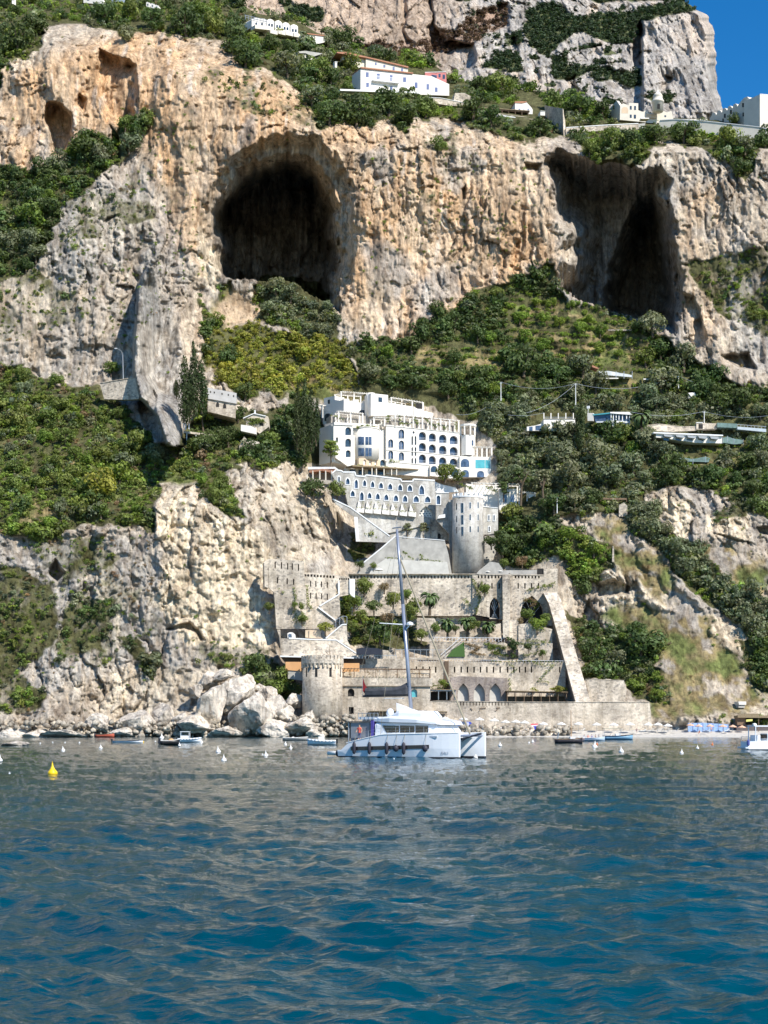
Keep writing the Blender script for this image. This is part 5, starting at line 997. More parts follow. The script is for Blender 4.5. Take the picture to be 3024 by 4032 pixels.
TF2 = Fr(K4(80, 0)[0][0], 462, K4(830, 0)[0][0], 461.5)
o = building('palm_terrace_wall', 'low stone wall hung with red creeper under the palm terrace railing', 'wall', *K4(520, 920)[0], 459)
slab(TF2, K4(85, 580, 230, 585, 260, 640, 260, 800, 90, 760), 1, -3).build('wall', RUBBLE, o); slab(TF2, K4(190, 780, 470, 784, 800, 788, 822, 800, 822, 930, 190, 920), 1.6, .5).build('wall', RUBBLE, o); slab(TF2, K4(440, 690, 780, 620, 785, 745, 440, 745), .8, -6).build('back_wall', RUBBLE, o)
foliage_part(o, 'creeper', TF2, along(K4(490, 800, 600, 830, 520, 870, 640, 890), 5), .7, 'x', .9, 50); foliage_part(o, 'creeper', TF2, along(K4(640, 800, 800, 830, 700, 870, 830, 900), 5), .8, 'g', .9, 50)
g = MB(); wall(g, TF2, K4(330, 905, 375, 850, 470, 784, 478, 905), (), .3, .9); g.build('green_canvas', plain('green_canvas', (.06, .13, .03), .8), o)
m = MB(); a, b = K4(200, 745, 800, 752)
for t in range(0, 25): p = lerp(a, b, t/24); bar(m, TF2, p[0], p[1], p[0], p[1]+15, 1.2, 1, .1)
for t in range(0, 12): p = lerp(a, b, (2*t)/24); q = lerp(a, b, (2*t+2)/24); bar(m, TF2, p[0], p[1]+15, q[0], q[1], .9, 1, .08)
bar(m, TF2, *a, *b, 1.6, 1, .12); bar(m, TF2, *K4(280, 890)[0], *K4(440, 750)[0], 2, 1.4, .1); bar(m, TF2, *K4(300, 900)[0], *K4(460, 765)[0], 1.4, 1.4, .1)
m.build('railing', plain('white_metal', (.7, .7, .7), .4), o)
# slanting buttress
o = building('sloping_buttress', 'tall sloping rubble stone buttress running down the right side of the castle', 'buttress', *K4(1440, 1275)[0], 441)
fp = K4(1118, 380, 1232, 380, 1265, 440, 1340, 720, 1420, 990, 1508, 1285, 1385, 1285, 1310, 1000, 1235, 720, 1165, 470); Df = lambda y: float(np.interp(y, [K4(0, 380)[0][1], K4(0, 1285)[0][1]], [468, 438.6]))
fr_ = [P(x, y, Df(y)) for x, y in fp]; m = MB(); m.prism(fr_, [(p[0]+(1.2 if i_ > 5 or i_ == 0 else 0), p[1]+18, p[2]) for i_, p in enumerate(fr_)]); m.build('stonework', RUBBLE, o)
# ------------------------------------------------------------------ slotted long wall, blind arches, pergolas
LW = Fr(1400, 450.5, 2230, 450.5)
sl_ = [hole(K4(x, 0)[0][0], K4(0, 985)[0][1], K4(0, 1034)[0][1], 2.8, 'rect') for x in (394, 448, 499, 553, 605, 658, 712, 766, 828, 878, 925, 972, 1022, 1253, 240)]+[hole(K4(x, 0)[0][0], K4(0, 983)[0][1], K4(0, 1006)[0][1], 2.6, 'rect') for x in (82, 136, 190, -32, -96, -160, -215, -30-232, -310)]
o = building('long_slotted_wall', 'long pale stone wall with a row of narrow slots above the blind arches', 'castle', 1900, 2765, 450)
slab(LW, [(1395, 2605), (1620, 2602)]+K4(60, 936, 340, 940, 820, 948, 1300, 950, 1300, 1290, -420, 1290), 1.3, 0, sl_).build('wall', LIME, o); windows(o, LW, sl_, DARK, 1.0, name='slot')
slab(LW, K4(310, 940, 345, 940, 345, 1170, 305, 1170), .4, .25).build('recess', plain('brown_recess', (.13, .09, .06), .9), o)
ba = [hole(K4(x, 0)[0][0], K4(0, 1122)[0][1], K4(0, 1268)[0][1], w/2/2.074, 'point') for x, w in ((462, 92), (592, 92), (722, 94))]
slab(LW, K4(358, 1075, 440, 1065, 820, 1080, 822, 1275, 358, 1275), 1.6, 2.2, ba).build('arched_block', stone('mauve_stone', (.36, .3, .27), (.44, .38, .33), (.28, .24, .23), 1.6, .1), o); windows(o, LW, ba, plain('pale_plaster', (.55, .53, .48), .9, var=.1), 1.5, None, 2.2, name='blind_arch')
m = MB(); a, b = K4(30, 925, 1300, 938)
for k in range(60): p = lerp(a, b, k/59); bar(m, LW, p[0], p[1], p[0], p[1]+9, .8, .1, .06)
bar(m, LW, *a, *b, 1.4, .1, .08); m.build('railing', plain('white_metal', (.7, .7, .7), .4), o)
foliage_part(o, 'creeper', LW, along(K4(830, 960, 900, 1000, 850, 1040), 9)+along(K4(1040, 960, 1200, 980, 1120, 1050, 1080, 1100, 1180, 1120), 8)+along(K4(840, 1080, 850, 1200), 7)+along(K4(700, 940, 1300, 948), 16), .6, 'g', .5, 40)
foliage_part(o, 'bright_creeper', LW, along(K4(1180, 1170, 1300, 1165, 1230, 1210, 1215, 1250), 6)+along(K4(1020, 1170, 1080, 1175), 7), .8, 'y', 1.2, 50); foliage_part(o, 'shrubs', LW, along(K4(210, 1140, 345, 1130, 260, 1160), 7), .9, 'g', 1.2, 60)
PG = Fr(1690, 444, 2230, 444)
o = building('reed_pergola', 'long low reed roofed pergola on posts right of the three blind arches', 'pergola', *K4(1070, 1275)[0], 444)
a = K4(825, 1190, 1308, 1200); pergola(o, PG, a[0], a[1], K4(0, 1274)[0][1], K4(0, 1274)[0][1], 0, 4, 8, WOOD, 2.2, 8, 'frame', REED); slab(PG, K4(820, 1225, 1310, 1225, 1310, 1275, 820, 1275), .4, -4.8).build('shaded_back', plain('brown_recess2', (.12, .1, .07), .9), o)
o = building('dark_pergola', 'short dark pergola with shaded opening left of the three blind arches', 'pergola', *K4(270, 1252)[0], 444)
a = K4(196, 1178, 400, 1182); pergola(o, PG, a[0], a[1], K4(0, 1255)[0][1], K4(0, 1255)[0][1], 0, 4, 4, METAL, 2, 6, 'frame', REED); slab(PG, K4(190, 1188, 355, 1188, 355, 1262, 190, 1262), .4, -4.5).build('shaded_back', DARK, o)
# base wall at the beach
BF = Fr(1690, 437.5, 2570, 437.5)
o = building('sea_wall', 'long high stone sea wall behind the beach umbrellas', 'wall', 2100, 2858, 437.5)
bs = [hole(K4(x, 0)[0][0], K4(0, 1272)[0][1], K4(0, 1303)[0][1], 1.5, 'rect') for x in range(442, 845, 26)]
slab(BF, [(1690, 2762), (1720, 2760), (2040, 2764), (2556, 2765), (2562, 2800), (2568, 2876), (1690, 2876)], 2, 0, bs).build('wall', LIME, o); windows(o, BF, bs, plain('rust_slot', (.22, .12, .06), .9), .6, name='slot')
m = MB()
for (a1_, b1_, c1_, d1_) in ((525, 1322, 540, 1340), (600, 1325, 650, 1322), (610, 1325, 595, 1348), (735, 1322, 765, 1320), (755, 1322, 728, 1348)): p = K4(a1_, b1_, c1_, d1_); bar(m, BF, *p[0], *p[1], 3, .25, .3)
m.build('corbel', plain('brown_corbel', (.22, .16, .11), .9), o); coping(o, BF, [(1690, 2762), (1720, 2760), (2040, 2764), (2556, 2764)], 2.2, .2, 2.4, LIME)
# lower building with the small round tower
SFc = Fr(1340, 437, 1700, 437)
o = building('shore_building', 'two storey stone building with arched windows behind the catamaran', 'building', *K5(1040, 740)[0], 437)
h5 = [hole(K5(735, 0)[0][0], K5(0, 468)[0][1], K5(0, 536)[0][1], 13, 'round'), hole(K5(1286, 0)[0][0], K5(0, 472)[0][1], K5(0, 542)[0][1], 11.5, 'round'), hole(K5(737, 0)[0][0], K5(0, 628)[0][1], K5(0, 690)[0][1], 9.5, 'rect'), hole(K5(985, 0)[0][0], K5(0, 505)[0][1], K5(0, 540)[0][1], 10, 'rect')]
slab(SFc, K5(655, 440, 1425, 445, 1422, 575, 1445, 575, 1445, 770, 655, 800), 1.4, 0, h5).build('wall', LIME, o); windows(o, SFc, [h5[0], h5[2], h5[3]], DARK, .9); windows(o, SFc, [h5[1]], TEAL, .6)
slab(SFc, K5(655, 372, 1443, 376, 1443, 446, 655, 442), 1.0, .3).build('parapet', LIME, o); coping(o, SFc, K5(655, 444, 1443, 448), 3, .5, .4, plain('brown_string', (.24, .19, .14), .9), 'string_course')
a = K5(665, 292, 1425, 300); pergola(o, SFc, a[0], a[1], K5(0, 372)[0][1], K5(0, 376)[0][1], -.6, 4, 9, WOOD, 2.4, 26); foliage_part(o, 'climber', SFc, along(K5(720, 300, 735, 360), 5)+along(K5(880, 310, 890, 360), 5)+along(K5(960, 290, 975, 330), 5)+along(K5(1130, 340, 1140, 370), 5)+along(K5(1270, 330, 1420, 360), 8), .5, 'x', -.4, 40)
foliage_part(o, 'flower_pots', SFc, along(K5(740, 365, 1300, 372), 22), .4, 'g', -.3, 40); slab(SFc, K5(655, 760, 1445, 745, 1700, 740, 1700, 800, 655, 830), 3, .8).build('footing', RUBBLE, o)
a = K5(900, 672, 1560, 676); pergola(o, SFc, a[0], a[1], K5(0, 760)[0][1], K5(0, 760)[0][1], 3.4, 3.0, 8, WOOD, 2, 10, 'beach_pergola', REED)
t_ = building('round_shore_tower', 'squat round stone tower with corbelled battlements at the shore', 'tower', *K5(480, 760)[0], 434)
m = MB(); a = K5(312, 262, 658, 800); tc2 = cylx(m, a[0][0], a[1][0], a[0][1], a[1][1], 434, .02, 40); m.build('shaft', LIME, t_, True); cx2, D2_, r2 = tc2
za = PZ(K5(0, 262)[0][1], 434); m = MB(); m.lathe((cx2, D2_, za), [(r2*1.0, -.2), (r2*1.07, .3), (r2*1.07, 1.6), (r2*.96, 1.6), (r2*.96, .5)], 40); m.build('parapet', RUBBLE, t_)
m = MB(); m2 = MB()
def ringbox(mb, c, D, r0, r1, an, aw, z0, z1):
    v = [(c+rr_*math.cos(an+da), D+rr_*math.sin(an+da), zz) for rr_ in (r1, r0) for da, zz in ((-aw, z0), (aw, z0), (aw, z1), (-aw, z1))]
    mb.add(v, [(0, 1, 2, 3), (7, 6, 5, 4), (0, 4, 5, 1), (1, 5, 6, 2), (2, 6, 7, 3), (3, 7, 4, 0)])
for k in range(30): an = 2*math.pi*k/30; ringbox(m, cx2, D2_, r2*.965, r2*1.065, an, .075, za+1.6, za+2.6); ringbox(m2, cx2, D2_, r2*.99, r2*1.065, an, .035, za-.9, za+.25)
m.build('battlement', RUBBLE, t_); m2.build('corbel', LIME, t_)
for x in (345, 433, 556, 640):
    p = K5(x, 285, x, 365); m = MB(); radial(m, *tc2, p[0][0], p[0][1], p[1][1], 9.5 if x in (433, 556) else 6, .05, .1); m.build('slot', DARK, t_)
OF = Fr(K5(100, 0)[0][0], 441, K5(830, 0)[0][0], 441)
o = building('awning_terrace', 'terrace with flat roof and orange canvas blinds behind the round shore tower', 'terrace', *K5(300, 380)[0], 441)
slab(OF, K5(118, 180, 300, 188, 760, 196, 760, 206, 118, 192), 4, .5).build('flat_roof', WHITEP, o); slab(OF, K5(165, 235, 320, 235, 320, 318, 165, 305), .1, .3).build('orange_blind', ORANGE, o); slab(OF, K5(655, 246, 808, 246, 808, 320, 655, 322), .1, .3).build('orange_blind', ORANGE, o)
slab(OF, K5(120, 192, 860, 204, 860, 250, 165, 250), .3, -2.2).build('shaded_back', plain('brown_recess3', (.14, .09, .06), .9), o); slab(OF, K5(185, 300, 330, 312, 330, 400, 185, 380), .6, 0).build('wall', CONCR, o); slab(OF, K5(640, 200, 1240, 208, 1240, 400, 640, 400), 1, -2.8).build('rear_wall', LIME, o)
m = MB(); bar(m, OF, *K5(550, 85)[0], *K5(550, 190)[0], 2.5, 0, .2); bar(m, OF, *K5(520, 150)[0], *K5(548, 185)[0], 2, 0, .15); m.build('mast_post', WOOD, o)
m = MB(); a, b = K5(780, 175, 1130, 178); bar(m, OF, *a, *b, 2, 0, .1)
for k in range(14): p = lerp(a, b, k/13); bar(m, OF, p[0], p[1], p[0], p[1]+14, 1.2, 0, .08)
a, b = K5(1125, 122, 1560, 124); bar(m, OF, *a, *b, 1.6, -4, .1)
for k in range(9): p = lerp(a, b, k/8); bar(m, OF, p[0], p[1], p[0], p[1]+34, 1.4, -4, .08)
m.build('railing', METAL, o); slab(OF, K5(780, 120, 830, 112, 960, 115, 1010, 130, 1012, 170, 780, 174), 1.5, .6).build('dark_net_cover', plain('dark_net', (.03, .035, .05), .9), o); slab(OF, K5(1010, 125, 1060, 130, 1110, 190, 1540, 195, 1540, 215, 1010, 205), 1.5, -3.5).build('terrace_edge', LIME, o)
# ------------------------------------------------------------------ houses on the upper slopes
def GFr(Kf, xa, ya, xb, yb, off=2.5):
    pa, pb = Kf(xa, ya)[0], Kf(xb, yb)[0]; return Fr(pa[0], ground(*pa)-off, pb[0], ground(*pb)-off)
def rects(Kf, L): return [Kf(a, b, c, b, c, d, a, d) for a, b, c, d in L]
W_ = GFr(KA, 790, 552, 1300, 572); dW = W_.a[1]
o = simple('long_white_house', 'long white house with dark shutters and a balcony on the cliff top', 'house', W_, KA(784, 406, 1090, 440, 1205, 452, 1310, 500, 1310, 568, 784, 548), WHITE, 7, rects(KA, [(816, 430, 831, 457), (880, 438, 897, 470), (957, 447, 973, 480), (1037, 460, 1053, 486), (1106, 490, 1121, 522), (1176, 500, 1189, 531), (1226, 520, 1240, 545), (1038, 520, 1054, 548), (818, 492, 832, 516), (958, 512, 972, 536)]), BLUESH, None)
m = MB(); wall(m, W_, KA(782, 400, 1092, 434, 1092, 440, 782, 407), (), 8, .6); m.build('roof', TERR, o); sd = Fr(KA(745, 0)[0][0], dW+10, KA(784, 0)[0][0], dW); m = MB(); wall(m, sd, KA(745, 470, 782, 408, 784, 548, 745, 540), (), .5, 0); m.build('side_wall', WHITE, o)
m = MB()
for k in range(26): x = 850+k*6; bar(m, W_, *KA(x, 455+k*.7)[0], *KA(x, 480+k*.7)[0], .9, 1.3, .06)
bar(m, W_, *KA(850, 455)[0], *KA(1006, 473)[0], 1.5, 1.3, .1); wall(m, W_, KA(848, 480, 1006, 498, 1006, 502, 848, 484), (), 1.4, 1.4); m.build('balcony', WHITEP, o)
m = MB(); wall(m, W_, KA(640, 546, 1110, 562, 1110, 572, 640, 556), (), 2, 3.2); m.build('terrace_edge', WHITEP, o)
W2 = GFr(KA, 700, 400, 1065, 442, 4)
o = simple('rear_cream_house', 'low cream house with terracotta roof behind the long white house', 'house', W2, KA(815, 342, 1065, 402, 1065, 440, 815, 430), CREAM, 6, rects(KA, [(870, 372, 878, 386), (920, 386, 930, 400), (975, 398, 985, 420), (1025, 408, 1035, 425)]), BLUESH); m = MB(); wall(m, W2, KA(640, 312, 700, 312, 1065, 398, 1065, 406, 815, 346, 640, 318), (), 7, .6); m.build('roof', TERR, o)
m = MB(); wall(m, W2, KA(680, 318, 780, 325, 820, 345, 820, 400, 780, 400, 720, 350, 680, 350), (), 3, -1); m.build('side_wing', CREAM, o)
W3 = GFr(KA, 1166, 470, 1300, 492, 4)
o = simple('pink_house', 'small pink red house with white trim beneath the mountain', 'house', W3, KA(1238, 426, 1292, 428, 1294, 490, 1238, 486), PINK, 5, rects(KA, [(1248, 440, 1258, 458), (1272, 444, 1284, 468)]), BLUEG); m = MB(); wall(m, W3, KA(1166, 432, 1238, 438, 1238, 484, 1200, 470, 1166, 450), (), 4, .3); m.build('white_wing', PINK, o); m = MB(); wall(m, W3, KA(1204, 446, 1236, 450, 1236, 474, 1206, 468), (), .06, .4); m.build('window', BLUEG, o); coping(o, W3, KA(1166, 430, 1292, 427), 2)
W4 = GFr(KA, 140, 190, 560, 260, 5)
for (xa, yt, xb, yb, lab) in ((138, 108, 224, 168, 'leftmost white terraced house with roof railing near the summit slope'), (228, 114, 270, 195, 'second white terraced house with curved gable near the summit slope'), (276, 122, 316, 198, 'third white terraced house with curved gable near the summit slope'), (320, 134, 362, 205, 'fourth white terraced house with curved gable near the summit slope'), (368, 146, 412, 215, 'fifth white terraced house with curved gable near the summit slope')):
    o = simple('terraced_house', lab, 'house', W4, KA(xa, yt+8, xa+10, yt, xa+20, yt-2, xb-8, yt+4, xb, yt+12, xb, yb, xa, yb-6), WHITE, 8, [hole(KA(xa+(xb-xa)*.3, 0)[0][0], KA(0, yt+26)[0][1], KA(0, yt+42)[0][1], 3, 'round'), hole(KA(xa+(xb-xa)*.7, 0)[0][0], KA(0, yt+28)[0][1], KA(0, yt+44)[0][1], 3, 'round')], GLASS, group='white terraced houses in a row')
    m = MB(); wall(m, W4, KA(xa, yb-10, xb+2, yb-2, xb+2, yb+22, xa, yb+12), (), 3, 2.2); m.build('terrace_wall', CREAM, o)
    if xa < 200:
        m = MB()
        for k in range(8): bar(m, W4, *KA(95+k*18, 90+k*4)[0], *KA(95+k*18, 118+k*4)[0], 1, .5, .08)
        bar(m, W4, *KA(92, 92)[0], *KA(226, 122)[0], 1.4, .5, .1); bar(m, W4, *KA(92, 104)[0], *KA(226, 134)[0], 1, .5, .1); m.build('railing', METAL, o)
o = simple('white_outbuilding', 'low white outbuilding with terracotta edge right of the terraced houses', 'house', W4, KA(465, 202, 575, 216, 575, 250, 520, 262, 465, 230), WHITE, 5, rects(KA, [(490, 214, 497, 226)])); m = MB(); wall(m, W4, KA(462, 198, 580, 212, 580, 217, 462, 204), (), 6, .4); m.build('roof', TERR, o)
W5 = GFr(KA, 412, 355, 640, 402, 4)
o = simple('garden_shed', 'small cream shed with flat roof among trees left of the long white house', 'shed', W5, KA(452, 305, 500, 335, 505, 358, 452, 350), CREAM, 3, rects(KA, [(462, 325, 470, 340)]), DARK); m = MB(); wall(m, W5, KA(412, 308, 452, 304, 556, 320, 500, 338, 452, 318, 412, 318), (), 4, .5); m.build('roof', CONCR, o)
o = simple('white_pillar_gate', 'narrow white gate pillar beside the trees left of the long white house', 'pillar', W5, KA(632, 368, 644, 370, 644, 402, 632, 400), WHITE, 1.2); coping(o, W5, KA(630, 367, 646, 369), 2)
# houses cut by the top edge
W6 = GFr(KH, 560, 40, 1030, 70, 5)
o = simple('hilltop_white_house', 'white house cut by the top edge above the left cliff', 'house', W6, KH(545, -60, 600, -60, 640, -50, 680, 15, 678, 38, 620, 25, 545, 18), WHITE, 6, [KH(570, -20, 582, -20, 582, 2, 570, 2)])
o = simple('hilltop_grey_roof', 'grey curved concrete roof beside the hilltop white house', 'shelter', W6, KH(706, 55, 715, 10, 740, -10, 800, -20, 800, 8, 745, 12, 724, 24, 716, 55), plain('blue_grey_concrete', (.3, .36, .42), .7), 2.5, part='roof'); m = MB(); bar(m, W6, *KH(745, 20)[0], *KH(700, 60)[0], 2, -1.5, .3); m.build('post', METAL, o)
for xa, ya, lab in ((955, 16, 'leftmost of three small white chimneyed terrace walls on the skyline'), (985, 24, 'middle of three small white chimneyed terrace walls on the skyline'), (1012, 34, 'rightmost of three small white chimneyed terrace walls on the skyline')):
    o = simple('white_parapet_block', lab, 'parapet', W6, KH(xa, ya, xa+8, ya-4, xa+14, ya, xa+22, ya+2, xa+24, ya+32, xa, ya+24), WHITE, 3, [KH(xa+8, ya+10, xa+13, ya+10, xa+13, ya+20, xa+8, ya+18)], group='small white parapets')
W7 = GFr(KH, 70, 38, 110, 38, 5); o = simple('small_white_wall', 'small white wall corner at the top left edge of the wood', 'wall', W7, KH(78, -10, 104, -10, 104, 36, 88, 38, 78, 20), WHITE, 2.5); coping(o, W7, KH(78, 0, 104, 4), 2)
W8 = Fr(KA(1500, 0)[0][0], 760, KA(1659, 0)[0][0], 760)
# arched stone house, rail line, small white house
W9 = GFr(KA, 1170, 615, 1470, 635, 2)
o = simple('arched_stone_shed', 'pale stone shed with large low arch at the end of the cliff top wall', 'shed', W9, KA(1345, 552, 1400, 552, 1475, 588, 1475, 630, 1335, 612), RUBBLE, 4, [hole(KA(1418, 0)[0][0], KA(0, 596)[0][1], KA(0, 622)[0][1], 16, 'round')], DARK)
o = simple('cliff_top_garden_wall', 'low pale stone garden wall in front of the long white house end', 'wall', W9, KA(1163, 588, 1250, 592, 1400, 622, 1480, 630, 1480, 642, 1300, 636, 1163, 612), RUBBLE, 1, n0=1.5); coping(o, W9, KA(1163, 587, 1250, 591, 1400, 621), 1.6, 1.7)
WA = GFr(KB, -15, 665, 380, 690, 2)
o = building('white_balustrade_road', 'long white balustrade with diagonal struts on the cliff top lane', 'balustrade', *KB(100, 690)[0], 599); m = MB(); a, b = KB(-15, 652, 190, 682)
for k in range(26): p = lerp(a, b, k/25); bar(m, WA, p[0], p[1], p[0]+3, p[1]+12, 1.6, 0, .2)
bar(m, WA, *a, *b, 3, 0, .4); bar(m, WA, a[0], a[1]+12, b[0], b[1]+12, 2, 0, .4); m.build('balusters', WHITEP, o); m = MB(); wall(m, WA, KB(-15, 624, 380, 676, 380, 690, 190, 682, -15, 640), (), 1, -3); m.build('rear_wall', RUBBLE, o); m = MB(); wall(m, WA, KB(185, 690, 390, 694, 390, 720, 185, 705), (), 1, .2); m.build('front_wall', RUBBLE, o)
o = building('vine_pergola', 'long dark vine pergola under the small white house', 'pergola', *KB(180, 640)[0], 606); a = KB(-20, 600, 290, 622); pergola(o, WA, a[0], a[1], KB(0, 628)[0][1], KB(0, 650)[0][1], -5, 3, 9, WOOD, 2, 10, 'frame', REED)
o = simple('small_white_house', 'small white house with stepped gable above the vine pergola', 'house', WA, KB(224, 546, 240, 540, 262, 552, 290, 545, 318, 575, 328, 590, 326, 624, 224, 618), WHITE, 5, rects(KB, [(246, 585, 253, 604), (272, 590, 279, 606), (298, 585, 304, 600)]), BLUESH, n0=-8); m = MB(); wall(m, WA, KB(222, 542, 262, 541, 292, 542, 292, 546, 262, 553, 222, 550), (), 5.4, -7.8); m.build('roof', TERR, o)
o = simple('white_block_hut', 'tiny plain white hut beside the triangular stone wall', 'hut', WA, KB(341, 640, 368, 642, 368, 666, 341, 664), WHITE, 3, n0=-1, part='wall'); coping(o, WA, KB(341, 640, 368, 642), 1.6, -.8)
# triangular dam like wall
WB = Fr(KB(355, 0)[0][0], 606, KB(482, 0)[0][0], 572)
o = building('triangular_stone_wall', 'tall triangular end wall standing up from the cliff edge above the right cave', 'wall', *KB(470, 790)[0], 574)
m = MB(); A_ = [P(*KB(360, 612)[0], 600), P(*KB(466, 632)[0], 572), P(*KB(472, 805)[0], 573), P(*KB(366, 690)[0], 597)]; m.prism(A_, [(p[0]+.5, p[1]+1.2, p[2]) for p in A_]); m.build('shaded_face', RUBBLE, o)
m = MB(); A_ = [P(*KB(466, 630)[0], 575), P(*KB(480, 700)[0], 574), P(*KB(484, 806)[0], 573), P(*KB(472, 806)[0], 572.8)]; m.prism(A_, [(p[0]-.2, p[1]+2, p[2]) for p in A_]); m.build('front_edge', LIME, o)
# retaining walls and monastery
WC = GFr(KB, 500, 780, 900, 752, 2)
o = simple('garden_retaining_wall', 'curved pale retaining wall with white top above the right cave', 'wall', WC, KB(486, 742, 700, 728, 905, 718, 907, 752, 700, 760, 560, 768, 520, 800, 486, 790), RUBBLE, 1.2); coping(o, WC, KB(486, 742, 700, 728, 905, 718), 2.5)
o = building('stair_ramp_wall', 'grey wall and ramp joining the two cliff top retaining walls', 'wall', *KB(930, 780)[0], 577); slab(WC, KB(905, 718, 950, 712, 940, 770, 905, 752), 1, -.5).build('pier', CONCR, o); slab(WC, KB(925, 775, 1012, 715, 1012, 740, 940, 790), 1, .3).build('ramp', CONCR, o); slab(WC, KB(1190, 850, 1191, 850, 1191, 851), .1, -1) if False else None
WD = GFr(KB, 1020, 755, 1640, 810, 2)
o = simple('cliff_top_bastion_wall', 'long cream bastion wall below the big white monastery building', 'wall', WD, KB(1010, 752, 1030, 700, 1125, 694, 1300, 706, 1600, 738, 1700, 760, 1700, 830, 1600, 815, 1480, 805, 1300, 775, 1100, 735, 1010, 760), CREAM, 2); coping(o, WD, KB(1030, 699, 1125, 693, 1300, 705, 1600, 737, 1700, 758), 2.5, .2, 2)
WE = GFr(KB, 800, 700, 1300, 706, 4); dE = WE.a[1]
o = building('cliff_top_monastery', 'cream monastery house with big arch, gables and domed bell turret on the cliff top', 'monastery', *KB(860, 700)[0], 591)
mh = [hole(KB(827, 0)[0][0], KB(0, 622)[0][1], KB(0, 657)[0][1], 12.5, 'round'), *rects(KB, [(857, 617, 866, 636), (882, 617, 891, 638), (857, 667, 866, 684), (880, 668, 891, 688)])]
slab(WE, KB(800, 612, 818, 600, 848, 612, 850, 598, 905, 600, 905, 640, 930, 650, 960, 640, 960, 712, 798, 696), 6, 0).build('main_wall', CREAM, o); windows(o, WE, mh[1:], GLASS, -.06); windows(o, WE, mh[:1], PEACH, -.05)
W_e2 = Fr(KB(728, 0)[0][0], dE+11, KB(800, 0)[0][0], dE+.2); slab(W_e2, KB(730, 640, 780, 585, 798, 612, 798, 696, 730, 692), 1, 0).build('side_wall', CREAM, o); windows(o, W_e2, rects(KB, [(740, 672, 748, 692), (758, 612, 766, 634)]), GLASS, -.06)
slab(WE, KB(930, 646, 990, 655, 1000, 640, 1040, 635, 1075, 650, 1100, 640, 1112, 690, 1310, 688, 1312, 706, 930, 712), 5, -.5).build('low_wing', CREAM, o); slab(WE, KB(950, 660, 1010, 668, 1010, 690, 950, 684), .3, .1).build('peach_panel', PEACH, o)
windows(o, WE, rects(KB, [(955, 664, 962, 672), (972, 666, 980, 674), (990, 668, 998, 676), (1060, 668, 1068, 676), (1150, 692, 1156, 700), (1200, 692, 1206, 700)]), GLASS, .44, None, 0)
m = MB(); dT = dE-1; c = PX(KB(1018, 0)[0][0], dT); m.lathe((c, dT, PZ(KB(0, 650)[0][1], dT)), [(2.1, 0), (2.1, 3.4), (2.5, 3.6), (2.5, 4.2), (2.0, 4.6), (1.8, 5.8), (2.0, 6.0), (1.5, 6.9), (.6, 7.8), (.12, 8.8), (.1, 10)], 16); b_ = m.build('bell_turret', CREAM, o, True)
m = MB(); m.box(c-.5, dT-2.3, PZ(KB(0, 645)[0][1], dT), c+.5, dT-1.9, PZ(KB(0, 618)[0][1], dT)); m.build('bell_opening', DARK, b_)
o = building('flat_terrace_table', 'small flat white canopy on posts beside the ramp', 'canopy', *KB(940, 712)[0], 584); m = MB(); wall(m, WE, KB(905, 708, 952, 708, 952, 714, 905, 714), (), 2.5, 4); m.build('canopy', WHITE, o)
m = MB(); bar(m, WE, *KB(908, 712)[0], *KB(908, 722)[0], 1.2, 3, .1); bar(m, WE, *KB(948, 712)[0], *KB(948, 722)[0], 1.2, 3, .1); m.build('post', METAL, o)
dG = ground(*KB(1612, 750)[0])-1; WG_ = Fr(KB(1320, 0)[0][0], dG+28, KB(1612, 0)[0][0], dG); WG2 = Fr(KB(1612, 0)[0][0], dG, KB(1720, 0)[0][0], dG+6)
o = building('white_monastery_building', 'large cream white building with scalloped roofline on the right skyline', 'monastery', *KB(1580, 740)[0], 569)
wp = [KB(1320, 700)[0], KB(1320, 688)[0]]
for k in range(9):
    x = 1330+k*31; y = 682-k*12.5
    if k < 5: wp += KB(x, y-6, x+4, y-24, x+14, y-30, x+24, y-24, x+27, y-14)
wp += KB(1500, 590, 1520, 568, 1538, 562, 1552, 576, 1580, 580, 1611, 566, 1612, 745, 1560, 728)
slab(WG_, wp, 6, 0).build('main_wall', CREAM, o); mw = rects(KB, [(1404, 662, 1413, 684), (1439, 640, 1448, 662), (1510, 600, 1520, 622), (1512, 655, 1522, 676), (1550, 636, 1560, 656), (1582, 616, 1593, 640), (1460, 690, 1468, 706), (1395, 690, 1402, 706), (1566, 710, 1575, 728)]); windows(o, WG_, mw, GLASS, -.07)
slab(WG2, KB(1612, 548, 1750, 560, 1750, 770, 1612, 745), 8, 0).build('end_wall', CREAM, o); windows(o, WG2, rects(KB, [(1650, 615, 1659, 640), (1650, 700, 1659, 722)]), GLASS, -.07); m = MB()
for k in range(6): bar(m, WG2, *KB(1614+k*12, 548+k)[0], *KB(1614+k*12, 562+k)[0], 1, .1, .1)
bar(m, WG2, *KB(1612, 547)[0], *KB(1720, 556)[0], 2.5, .1, .2); m.build('roof_railing', WHITEP, o)
